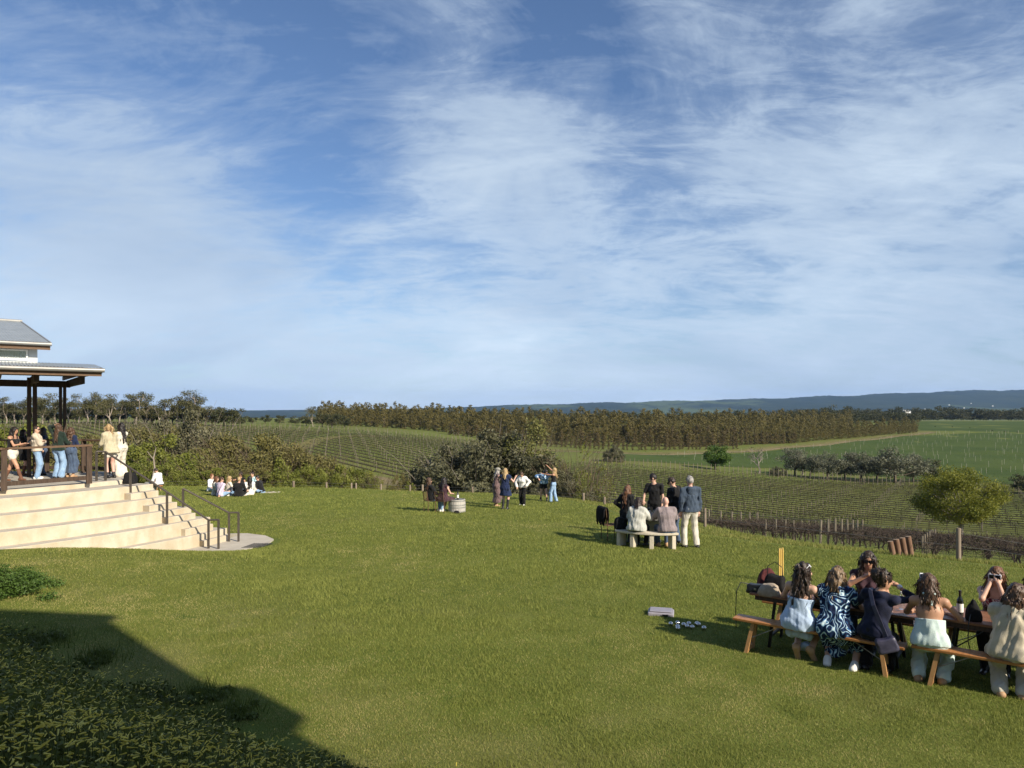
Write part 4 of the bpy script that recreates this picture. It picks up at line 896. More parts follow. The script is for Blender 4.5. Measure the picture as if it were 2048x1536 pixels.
def posts_set(P_, name, label, cat, group, h, r_, mat, limit=300, mass_label=None):
    d = np.hypot(P_[:, 0], P_[:, 1]); o_ = np.argsort(d); me = [post_mesh(r_, h*s, mat) for s in (.92, 1, 1.08)]
    for j, i in enumerate(o_[:limit]):
        ob = link(name, me[j % 3], None, None, (P_[i, 0], P_[i, 1], gz(P_[i, 0], P_[i, 1]))); ob.rotation_euler = (rng.normal(0, .03), rng.normal(0, .03), 0); tag(ob, label, cat, group)
    R_ = o_[limit:]
    if len(R_):
        mb = MB(); z = ground_z(P_[R_, 0], P_[R_, 1])
        for i, zz_ in zip(R_, z): mb.box((P_[i, 0], P_[i, 1], zz_+h/2), (r_*2, r_*2, h))
        tag(mb.build(name+'_mass', mat), mass_label, cat, kind='stuff')
keepA = np.hypot(pA[:, 0], pA[:, 1])
posts_set(pA, 'vineyard_post', 'thin grey trellis post in the vine rows on the valley floor', 'post', 'trellis posts of the valley vineyard', 1.35, .026, M_post, 300, 'more grey trellis posts farther along the valley rows')
pB2 = pB
posts_set(pB2, 'trellis_post', 'thin pale trellis post in the vine rows on the left slope', 'post', 'trellis posts on the left slope', 1.5, .034, M_post, 300, 'more pale trellis posts higher on the left slope')
posts_set(pC, 'vine_stake', 'pale stake among the young vines on the far slope', 'stake', 'stakes of the young vines', 1.45, .032, M_stake, 300, 'more pale stakes farther up the young vineyard')
# row-end posts: a line of paler, closer posts on the vineyard boundaries
be = []
for px in np.arange(1170, 1880, 9.0): p = spot(px, np.interp(px, [1170, 1540, 1880], [136, 137, 130])); be.append((p.x, p.y))
for px in np.arange(640, 960, 8.0): p = spot(px, 193); be.append((p.x, p.y))
for px in np.arange(20, 640, 10.0): p = spot(px, 196); be.append((p.x, p.y))
posts_set(np.array(be), 'end_post', 'weathered end post in the line closing the vine rows', 'post', 'end posts closing the vine rows', 1.6, .055, M_post, 300)
for (x, y, h, r_) in near_posts:
    ob = link('row_post', post_mesh(r_, h, M_post), None, None, (x, y, gz(x, y))); ob.rotation_euler = (rng.normal(0, .02), rng.normal(0, .02), 0)
    tag(ob, 'grey wooden post standing at the old vine rows below the lawn', 'post', 'posts in the old vine rows')
# ------------------------------------------------------------------ furniture and small things on the lawn
M_varn = pmat('varnished_wood', (.33, .135, .040), (.43, .195, .065), 3, .42, .1, 40, spec=.5, stretch=(12, 1.2, 12))
M_varnl = pmat('leg_wood', (.36, .19, .075), (.44, .25, .11), 3, .5, .1, 40, spec=.4, stretch=(12, 12, 1.2))
M_ttop = pmat('stained_tabletop', (.17, .075, .04), (.26, .125, .07), 3, .4, .1, 40, spec=.5, stretch=(1.2, 12, 12))
M_black = pmat('black_fabric', (.009, .009, .010), (.016, .016, .017), 30, .85, .2, 200, spec=.2)
M_leather = pmat('black_leather', (.010, .010, .011), (.018, .018, .019), 25, .4, .15, 120, spec=.5)
M_beigec = pmat('beige_canvas', (.30, .245, .19), (.38, .32, .25), 20, .9, .3, 160, spec=.1)
M_maroon = pmat('maroon_cloth', (.075, .02, .022), (.12, .035, .035), 20, .85, .2, 120, spec=.2)
M_steel = pmat('steel_ball', (.55, .53, .50), (.65, .63, .60), 20, .22, spec=.5, metal=1.0)
M_galv = pmat('galvanised_brace', (.35, .34, .32), (.45, .44, .42), 20, .4, spec=.5, metal=.7)
TO = np.array((3.04, 9.8)); TE = np.array((.80, -.60)); TN = np.array((.60, .80)); TRZ = math.atan2(TE[1], TE[0])
def tw(a, b): return TO+TE*a+TN*b
def bench(a0, b, label, group):
    q = tw(a0+1.05, b); root = empty('picnic_bench', (q[0], q[1], gz(*q)), TRZ, label, 'bench', group)
    for k, y in enumerate((-.062, .062)): bevel(MB().box((0, y, .425), (2.1, .12, .035)).build('seat_plank', M_varn, root), .006)
    for sx in (-1, 1):
        for sy in (-1, 1):
            MB().bar((sx*.78, sy*.055, .405), (sx*.86, sy*.13, -.02), .055, .045, (1, 0, 0)).build('leg', M_varnl, root)
        MB().bar((sx*.84, -.12, .06), (sx*.84, .12, .06), .04, .06).build('crossbar', M_varnl, root)
        MB().tube([(sx*.82, 0, .18), (sx*.42, 0, .405)], .006, 6).build('brace', M_galv, root)
    return root
bench(0, .125, 'orange-varnished bench under the three women side by side', 'picnic benches'); bench(2.17, .125, 'orange-varnished bench under the mint and beige outfits', 'picnic benches')
bench(0.02, 1.33, 'orange-varnished bench on the far side of the table end with bags', 'picnic benches'); bench(2.2, 1.33, 'orange-varnished bench under the woman in heart sunglasses', 'picnic benches')
def table(a0, label):
    q = tw(a0+1.05, .70); root = empty('trestle_table', (q[0], q[1], gz(*q)), TRZ, label, 'table', 'trestle tables')
    for k in range(4): bevel(MB().box((0, -.27+k*.18, .725), (2.1, .174, .032)).build('plank', M_ttop, root), .005)
    for y in (-.33, .33): MB().box((0, y, .68), (1.95, .03, .055)).build('apron', M_tim, root)
    for sx in (-1, 1):
        for sy in (-1, 1): MB().bar((sx*.72, sy*.24, .70), (sx*.80, sy*.28, -.02), .04, .035, (1, 0, 0)).build('leg', M_iron, root)
        MB().bar((sx*.78, -.27, .16), (sx*.78, .27, .16), .03, .03).build('crossbar', M_iron, root)
        MB().tube([(sx*.765, .0, .3), (sx*.30, 0, .69)], .008, 6).build('brace', M_iron, root)
    return root
table(.12, 'dark-stained trestle table with handbags on its free end'); table(2.26, 'dark-stained trestle table with the red wine bottle')
def a_px(px, b):
    u = (px-1024)/FPX; o = TO+TN*b; return (u*o[1]-o[0])/(TE[0]-u*TE[1])
def on_table(a, b): q = tw(a, b); return (q[0], q[1], gz(*tw(a if a < 2.2 else a, .7))+.742)
def soft_box(size, seed=0, sag=.15, n=6, pinch=.5):
    """a slumped bag shape: a box whose faces bulge and top narrows"""
    bm = bmesh.new(); bmesh.ops.create_cube(bm, size=1); bmesh.ops.subdivide_edges(bm, edges=bm.edges[:], cuts=n, use_grid_fill=True)
    r_ = np.random.default_rng(seed); ph = r_.uniform(0, 6, 6)
    for v in bm.verts:
        x, y, z = v.co; t = z+.5
        k = 1-(1-pinch)*t**1.6; bul = 1+sag*math.cos(math.pi*x)*math.cos(math.pi*z)*.5
        wob = .03*math.sin(9*x+ph[0])*math.sin(8*z+ph[1])+.025*math.sin(14*y+7*z+ph[2])
        rx = 1-.16*(abs(2*x)**4)*(abs(2*z)**4)
        v.co = ((x*k*rx+wob)*size[0], (y*k*bul*rx+wob*.7)*size[1], (t+(.04*math.sin(6*x+ph[3]) if t > .8 else 0))*size[2])
    me = bpy.data.meshes.new('soft'); bm.to_mesh(me); bm.free(); me.polygons.foreach_set('use_smooth', [True]*len(me.polygons)); return me
def bag(name, loc, rz, size, mat, label, strap=None, seed=0, pinch=.55, cat='bag', buckle=False):
    root = empty(name, loc, rz, label, cat); link('body', soft_box(size, seed, pinch=pinch), mat, root)
    if strap: MB().tube(strap, .006, 6).build('strap', M_leather, root, smooth=True)
    if buckle: MB().box((0, -size[1]*.5, size[2]*.55), (.03, .012, .022)).build('buckle', M_galv, root)
    return root
bag('handbag', on_table(a_px(1513, .47), .47), TRZ, (.26, .13, .13), M_leather, 'black leather camera bag on the free end of the table, strap dangling', [(-.10, 0, .12), (-.20, -.08, .14), (-.24, -.13, .02), (-.25, -.14, -.25), (-.24, -.14, -.5)], 1, .85, buckle=True)
bag('tote_bag', on_table(a_px(1538, .43), .43), TRZ+.2, (.30, .2, .16), M_beigec, 'slumped beige canvas bag beside the black camera bag', None, 2, .6)
bag('tote_bag', on_table(a_px(1550, .68), .68), TRZ, (.30, .16, .24), M_black, 'black tote bag with upright loop handle on the table', [(-.11, 0, .2), (-.10, 0, .36), (0, 0, .43), (.10, 0, .36), (.11, 0, .2)], 3, .7)
bag('bundle', on_table(a_px(1535, .88), .88), TRZ+.5, (.28, .2, .27), M_maroon, 'maroon cloth bundle behind the black tote bag', None, 4, .5, 'bundle')
bag('handbag', on_table(a_px(1947, .46), .46), TRZ+.3, (.17, .14, .25), M_black, 'pointed black drawstring pouch on the table by the wine bottle', [(-.04, -.05, .10), (-.09, -.16, .0), (-.10, -.19, -.2), (-.07, -.19, -.33)], 5, .28, 'pouch')
M_bottle = pmat('dark_glass', (.006, .008, .006), (.010, .012, .009), 10, .08, spec=.6)
M_label = pmat('paper_label', (.72, .70, .66), (.78, .76, .72), 30, .7, spec=.2)
M_foil = pmat('black_foil', (.012, .010, .010), (.02, .016, .016), 10, .35, spec=.5)
M_red = pmat('red_stopper', (.30, .02, .02), (.36, .03, .03), 10, .5)
def bottle(loc, label, s=1.0):
    root = empty('wine_bottle', loc, 0, label, 'bottle')
    prof = [(.034, 0), (.0375, .006), (.0375, .185), (.034, .205), (.018, .232), (.0145, .245), (.0145, .265)]
    MB().lathe([(r_*s, z*s) for r_, z in prof], 18).build('glass', M_bottle, root, smooth=True)
    MB().lathe([(r_*s, z*s) for r_, z in ((.0149, .25), (.0152, .252), (.0152, .305), (.0162, .306), (.0162, .318), (.014, .319))], 16).build('foil', M_foil, root, smooth=True)
    MB().lathe([(.0378*s, .055*s), (.0379*s, .056*s), (.0379*s, .158*s), (.0378*s, .159*s)], 18).build('label', M_label, root, smooth=True)
    return root
bottle(on_table(a_px(1920, .62), .62), 'dark red wine bottle with white label on the picnic table')
gp = bpy.data.materials.new('clear_plastic'); gp.use_nodes = True; b_ = gp.node_tree.nodes['Principled BSDF']; b_.inputs['Transmission Weight'].default_value = .95; b_.inputs['Roughness'].default_value = .06; b_.inputs['IOR'].default_value = 1.2; b_.inputs['Base Color'].default_value = (.93, .97, 1, 1)
M_blue = pmat('blue_label', (.25, .42, .55), (.6, .7, .75), 20, .5)
w_ = empty('water_bottle', on_table(a_px(1803, .60), .60), 0, 'clear plastic water bottle on the picnic table', 'bottle')
prof = [(.026, 0), (.032, .008), (.030, .03), (.032, .045), (.030, .06), (.032, .075), (.031, .12), (.032, .15), (.026, .175), (.014, .195), (.013, .205)]
MB().lathe(prof, 16).build('body', gp, w_, smooth=True); MB().lathe([(.0322, .08), (.0326, .082), (.0326, .118), (.0322, .12)], 16).build('label', M_blue, w_, smooth=True); MB().lathe([(.0145, .200), (.0148, .202), (.0148, .222), (.012, .224)], 12).build('cap', M_white, w_, smooth=True)
M_amber = pmat('amber_drink', (.45, .14, .06), (.55, .2, .08), 10, .1, spec=.5)
def tumbler(loc, name, label, drink=None, group=None):
    root = empty(name, loc, 0, label, 'glass', group); MB().lathe([(.028, 0), (.031, .004), (.036, .1), (.034, .1), (.029, .012), (.004, .010)], 14).build('glass', gp, root, smooth=True)
    if drink: MB().lathe([(.027, .013), (.031, .05), (.002, .051)], 12).build('drink', drink, root, smooth=True)
tumbler(on_table(a_px(1776, .66), .66), 'tumbler', 'small glass of amber drink by the water bottle', M_amber)
tumbler(on_table(a_px(1785, .75), .75), 'tumbler', 'nearly empty clear glass beside the amber drink')
# cricket stumps
M_yel = pmat('yellow_stump', (.62, .40, .10), (.70, .48, .15), 5, .5, spec=.3, stretch=(3, 3, .5))
for k, px in enumerate((1558.5, 1561.5, 1565.5)):
    p = at(px, 1169-k*1.2); root = MB().lathe([(.016, -.05), (.016, .66), (.010, .70), (.006, .71)], 10).build('cricket_stump', M_yel, None, tuple(p), smooth=True)
    tag(root, 'yellow wooden cricket stump stuck upright in the lawn', 'stump', 'cricket stumps')
# boules and their case
M_case = pmat('lilac_plastic', (.25, .235, .275), (.31, .295, .335), 6, .5, spec=.4)
p = at(1322, 1231); cs = empty('boules_case', tuple(p), R(-14), 'flat grey-lilac plastic case lying on the lawn by the boules', 'case')
bevel(MB().box((0, 0, .045), (.42, .30, .07)).build('shell', M_case, cs), .02, 3); MB().box((.07, -.172, .05), (.09, .014, .03)).build('handle', M_iron, cs); bevel(MB().box((0, 0, .094), (.36, .26, .014)).build('lid_panel', M_case, cs), .006)
sph = bmesh.new(); bmesh.ops.create_uvsphere(sph, u_segments=24, v_segments=16, radius=.037); sm_ = bpy.data.meshes.new('boule'); sph.to_mesh(sm_); sph.free(); sm_.polygons.foreach_set('use_smooth', [True]*len(sm_.polygons)); sm_.materials.append(M_steel)
for (zx, zy) in ((650, 1250), (738, 1236), (738, 1278), (742, 1305), (815, 1258), (860, 1282), (882, 1246), (925, 1294), (985, 1248), (1005, 1256), (1075, 1300)):
    p = at(1240+zx/6.4, 1060+zy/6.4); tag(link('boule', sm_, None, None, (p.x, p.y, p.z+.05)), 'shiny steel boule lying in the group on the lawn', 'ball', 'steel boules on the lawn')
# stone bench and table
M_pale = pmat('pale_stone', (.46, .41, .32), (.56, .50, .40), 6, .85, .3, 40, spec=.15)
M_slate = pmat('dark_tabletop', (.10, .10, .095), (.15, .15, .14), 6, .45, spec=.4)
TC = np.array((3.85, 19.5)); tz = gz(*TC)
sb = empty('stone_bench', (TC[0], TC[1]-1.2, gz(TC[0], TC[1]-1.2)), 0, 'curved pale stone bench seating the couple', 'bench')
def arc_block(r0, r1, a0, a1, z0, z1, n, org):
    mb = MB(); V = []
    for a in np.radians(np.linspace(a0, a1, n+1)):
        for r_, z in ((r0, z0), (r1, z0), (r1, z1), (r0, z1)): V.append((TC[0]+r_*math.cos(a)-org[0], TC[1]+r_*math.sin(a)-org[1], z))
    F = [(i*4+k, i*4+(k+1) % 4, (i+1)*4+(k+1) % 4, (i+1)*4+k) for i in range(n) for k in range(4)]
    mb.add(V, F+[(0, 1, 2, 3)[::-1], tuple(n*4+k for k in range(4))]); return mb
bevel(arc_block(1.05, 1.38, 214, 288, .38, .44, 22, sb.location).build('seat_slab', M_pale, sb), .012, 2)
for a in (218, 236, 258, 283):
    a_ = R(a); q = (TC[0]+1.22*math.cos(a_)-sb.location.x, TC[1]+1.22*math.sin(a_)-sb.location.y, .17); bevel(MB().box(q, (.26, .11, .40), a_).build('support', M_pale, sb), .015, 2)
stt = empty('stone_table', (TC[0], TC[1], tz), 0, 'round dark-topped stone table between the standing and seated friends', 'table')
MB().lathe([(.62, .66), (.64, .67), (.64, .73), (.62, .74)], 32).build('table_top', M_slate, stt, smooth=True); MB().lathe([(.26, -.02), (.24, .05), (.19, .12), (.17, .5), (.24, .66)], 24).build('pedestal', M_pale, stt, smooth=True)
def on_stone(dx, dy): return (TC[0]+dx, TC[1]+dy, tz+.74)
bottle(on_stone(-.12, -.15), 'wine bottle with pale label on the round stone table')
for dx, dy in ((-.25, -.32), (-.02, -.38), (-.36, -.1)):
    root = empty('wine_glass', on_stone(dx, dy), 0, 'stemmed wine glass on the round stone table', 'glass', 'wine glasses on the stone table')
    MB().lathe([(.035, 0), (.034, .004), (.004, .008), (.004, .09)], 12).build('stem', gp, root, smooth=True); MB().lathe([(.005, .088), (.03, .105), (.041, .14), (.034, .20), (.033, .20), (.039, .14), (.028, .108), (.003, .094)], 14).build('bowl', gp, root, smooth=True)
q = (TC[0]+1.2*math.cos(R(215)), TC[1]+1.2*math.sin(R(215))); bag('backpack', (q[0], q[1], gz(TC[0], TC[1]-1.2)+.44), R(10), (.30, .2, .30), M_black, 'small black backpack on the end of the stone bench', None, 7, .82)
# iron chairs
M_rust = pmat('rusty_iron', (.10, .055, .032), (.16, .095, .06), 14, .8, .2, 60, spec=.3, metal=.2)
def iron_chair(loc, rz, label, tall=.92, group=None):
    root = empty('garden_chair', loc, rz, label, 'chair', group)
    for sx in (-.2, .2):
        MB().tube([(sx, .2, 0), (sx, .2, .45)], .011, 6).build('leg', M_rust, root, smooth=True); MB().tube([(sx, -.2, 0), (sx, -.2, .45), (sx, -.25, tall)], .012, 6).build('leg', M_rust, root, smooth=True)
    MB().tube([(-.2, .2, .45), (.2, .2, .45), (.2, -.2, .45), (-.2, -.2, .45), (-.2, .2, .45)], .010, 6).build('seat_frame', M_rust, root)
    for k in range(7): MB().bar((-.18+k*.06, -.2, .452), (-.18+k*.06, .2, .452), .03, .008).build('seat_slat', M_rust, root)
    MB().tube([(-.2, -.25, tall), (.2, -.25, tall)], .011, 6).build('back_rail', M_rust, root)
    for k in range(6): MB().bar((-.15+k*.06, -.205, .47), (-.15+k*.06, -.248, tall), .012, .008, (0, 1, 0)).build('back_slat', M_rust, root)
    return root
pc = at(1222, 1082); iron_chair(tuple(pc), R(-72), 'rusty iron garden chair with a black jacket hung on its back')
def drape(loc, rz, mat, label):
    """a jacket folded over a chair back: two hanging panels and a rounded fold"""
    n = 18; V = []; F = []
    prof = [(-.085, -.42), (-.09, -.25), (-.085, -.08), (-.05, .01), (0, .035), (.05, .01), (.08, -.08), (.085, -.22), (.075, -.36)]
    for i in range(n+1):
        x = -.25+.5*i/n; wv = .018*math.sin(i*1.7)+.012*math.sin(i*3.1)
        for j, (y, z) in enumerate(prof): V.append((x*(1+.05*math.sin(j)), y+wv*(1 if z < -.05 else .2), z*(1+.16*math.sin(i*.9+j*.15) if z < -.2 else 1)))
    m_ = len(prof); F = [(i*m_+j, (i+1)*m_+j, (i+1)*m_+j+1, i*m_+j+1) for i in range(n) for j in range(m_-1)]
    mb = MB(); mb.add(V, F); o = mb.build('jacket', mat, None, loc, rz, True); s_ = o.modifiers.new('thick', 'SOLIDIFY'); s_.thickness = .025; tag(o, label, 'jacket'); return o
drape((pc.x-.245*math.cos(R(-72)+math.pi/2), pc.y-.245*math.sin(R(-72)+math.pi/2), pc.z+.93), R(-72), M_black, 'black jacket draped over the back of the iron chair')
# wine barrel table and chairs
M_stave = pmat('weathered_oak', (.36, .34, .31), (.46, .44, .40), 4, .85, .3, 30, spec=.15, stretch=(3, 3, .4))
M_hoop = pmat('barrel_hoop', (.30, .30, .29), (.40, .40, .38), 10, .45, spec=.5, metal=.6)
def half_barrel(loc, label, r=.36, h=.54):
    root = empty('half_barrel', loc, 0, label, 'barrel'); N_ = 22
    for k in range(N_):
        mb = MB(); V = []; zs = np.linspace(0, 1, 6)
        for t_ in zs:
            rr_ = r*(.86+.14*math.sin(math.pi*(.12+.5*(1-t_)+.1)))
            for a, ro in ((-.49, 1), (.49, 1), (.49, .93), (-.49, .93)):
                th = 2*math.pi*(k+a)/N_; V.append((rr_*ro*math.cos(th), rr_*ro*math.sin(th), t_*h))
        F = [(i*4+c, i*4+(c+1) % 4, (i+1)*4+(c+1) % 4, (i+1)*4+c) for i in range(5) for c in range(4)]+[(3, 2, 1, 0), (20, 21, 22, 23)]
        mb.add(V, F); mb.build('stave', M_stave, root)
    for t_ in (.10, .42, .60, .90):
        rr_ = r*(.86+.14*math.sin(math.pi*(.12+.5*(1-t_)+.1)))+.004; z = t_*h; MB().lathe([(rr_-.01, z-.02), (rr_, z-.02), (rr_, z+.02), (rr_-.01, z+.02)], 32).build('hoop', M_hoop, root, smooth=True)
    MB().lathe([(r*.95, h-.03), (r*.95, h-.012), (.01, h-.010)], 28).build('top', M_slate, root); return root
pb = at(914, 1025); half_barrel(tuple(pb), 'silvery half wine barrel used as a low table by the seated pair', .325, .50)
bottle((pb.x+.03, pb.y-.05, pb.z+.49), 'wine bottle with white label on the half barrel', 1.15)
for dx, dy in ((-.2, -.02), (-.14, .1)): tumbler((pb.x+dx, pb.y+dy, pb.z+.49), 'tumbler', 'clear tumbler on the half barrel beside the wine bottle', None, 'tumblers on the half barrel')
mb = MB(); mb.lathe([(.17, 0), (.175, .008), (.10, .02), (.09, .09), (.05, .11), (.01, .105)], 22); tag(mb.build('hat', M_black, None, (pb.x+.02, pb.y-.47, pb.z+.02), smooth=True), 'black brimmed hat lying on the grass against the half barrel', 'hat')
pst = at(302, 981); 
half_barrel((pst.x, pst.y, pst.z), 'small half barrel beside the man in the white shirt', .30, .42)
# fence along the lawn edge
M_fence = pmat('fence_wood', (.16, .125, .095), (.25, .205, .155), 5, .9, .3, 20, spec=.1, stretch=(1, 1, .2))
def edge_pt(px, off):
    u = (px-1024)/FPX; ds = np.arange(8, 60, .05); e_ = edge_dist(u*ds, ds); i = np.argmax(e_ > off); return np.array((u*ds[i], ds[i]))
fence = empty('wire_fence', (0, 0, 0), 0, 'low post and wire fence following the edge of the lawn', 'fence'); tops = []
for px, ytop, off, r_ in [(300, 968, 1.0, .06), (455, 962, 1.0, .06), (587, 962, .9, .075), (653, 969, .9, .05), (703, 972, 1.0, .045), (712, 966, 1.0, .05), (762, 972, 1.0, .05), (820, 974, 1.0, .05), (845, 969, 1.1, .06), (897, 976, 1.1, .05), (945, 983, 1.0, .05), (1167, 986, 1.0, .06), (1209, 994, 1.2, .06), (1256, 1005, 1.6, .06), (1410, 1016, 2.2, .05), (1917, 1056, .35, .055), (2080, 1085, .5, .055)]:
    q = edge_pt(px, off); z0 = gz(*q); zt = max(z0+.35, (HOR-ytop)/FPX*q[1]); mb = MB(); mb.tube([(q[0], q[1], z0-.3), (q[0], q[1], zt-.01), (q[0], q[1], zt)], [r_, r_*.95, r_*.8], 9)
    mb.build('post', M_fence, fence, smooth=True); tops.append((q[0], q[1], z0, zt))
M_wire = pmat('fence_wire', (.25, .24, .22), (.32, .31, .29), 5, .5, metal=.6)
for f in (.45, .85):
    mb = MB()
    for a, b in zip(tops[:-1], tops[1:]): mb.tube([(a[0], a[1], a[2]+(a[3]-a[2])*f), (b[0], b[1], b[2]+(b[3]-b[2])*f)], .004, 4)
    mb.build('wire', M_wire, fence)
# leaning log bollards at the lawn edge
M_log = pmat('treated_log', (.15, .085, .055), (.22, .135, .09), 5, .85, .4, 25, spec=.15, stretch=(1, 1, .25)); M_end = pmat('log_end', (.26, .19, .13), (.32, .24, .17), 10, .9)
for k, (px, yt, off) in enumerate(((1786, 1083, .25), (1798, 1079, .4), (1810, 1076, .55), (1822, 1073, .75))):
    q = edge_pt(px, off); z0 = gz(*q); h = (HOR-yt)/FPX*q[1]-z0; mb = MB(); mb.tube([(.04, 0, -.2), (-.03, .02, h*.6), (-.055, .03, h)], [.068, .066, .064], 12); n0 = len(mb.F); mb.M[n0-1] = 1
    tag(mb.build('log_bollard', [M_log, M_end], None, (q[0], q[1], z0), smooth=True), 'stubby brown log bollard leaning in the cluster at the lawn edge', 'bollard', 'leaning log bollards')
# white shed and farmhouses far away
M_shedr = pmat('shed_roof', (.55, .55, .56), (.6, .6, .6), 5, .5)
def far_house(px, d, w, label, y=None):
    p = spot(px, d) if y is None else Vector(((px-1024)/FPX*d, d, (HOR-y)/FPX*d)); root = empty('farm_building', tuple(p), R(20), label, 'building')
    MB().box((0, 0, w*.2), (w, w*.7, w*.4)).build('wall', M_white, root); mb = MB(); x, yy, z = w*.54, w*.4, w*.4
    mb.add([(-x, -yy, z), (x, -yy, z), (x, yy, z), (-x, yy, z), (-x, 0, z+w*.22), (x, 0, z+w*.22)], [(0, 1, 5, 4), (2, 3, 4, 5), (1, 2, 5), (3, 0, 4), (3, 2, 1, 0)]); mb.build('roof', M_shedr, root)
    MB().box((0, -w*.36, w*.14), (w*.16, .1, w*.28)).build('door', M_tim, root)
far_house(1812, 640, 6.5, 'white farm shed in front of the far dark trees', 829)
for k, (px, y) in enumerate(((1942, 808), (1898, 811), (1985, 813), (1850, 819), (1928, 817))):
    u_ = (px-1024)/FPX; ci = int(np.argmin(np.abs(hu-u_))); dd_ = np.arange(3700, 6600, 20.); hzz = np.interp(dd_, hd, HZ[ci]); i_ = int(np.argmax(hzz > (HOR-y)/FPX*dd_)); far_house(px, dd_[i_], 9, 'tiny white farmhouse on the lower slope of the hills', HOR-(hzz[i_]-1)/dd_[i_]*FPX)
for o in [o for o in C.objects if o.name.startswith('farm_building') and o.get('label', '').startswith('tiny')]: o['group'] = 'white houses on the hill slope'
# bush at the top of the bank on the left
L_jun = leafmat('juniper_leaf', [(.045, .085, .016), (.075, .13, .024), (.11, .17, .035)], .25)
def low_bush(name, c, rad, n, label, leaf, size=.045, cat='shrub'):
    cl = []
    for k in range(n):
        a = rng.uniform(0, 6.28); r_ = math.sqrt(rng.random()); x, y = c[0]+rad[0]*r_*math.cos(a), c[1]+rad[1]*r_*math.sin(a); cl.append((x-c[0], y-c[1], gz(x, y)-gz(*c)+rad[2]*(1-r_*r_)*rng.uniform(.5, 1), .20, .20, .13))
    V, F, T = leaf_cloud(cl, 420, size, .5, .1, .3); root = empty(name, (c[0], c[1], gz(*c)), 0, label, cat); me = mesh_np('foliage', V, F, False, tint=T); link('foliage', me, leaf, root)
    mb = MB(); [limb(mb, (0, 0, -.1), (cl[k][0]*.8, cl[k][1]*.8, cl[k][2]*.8), .02, .008) for k in range(0, n, 5)]; link('stem', mb.mesh('stem'), M_twig, root)
low_bush('low_shrub', (-8.6, 11.9), (1.1, .75, .45), 46, 'low spreading green shrub at the edge of the bank beside the lawn', L_jun)
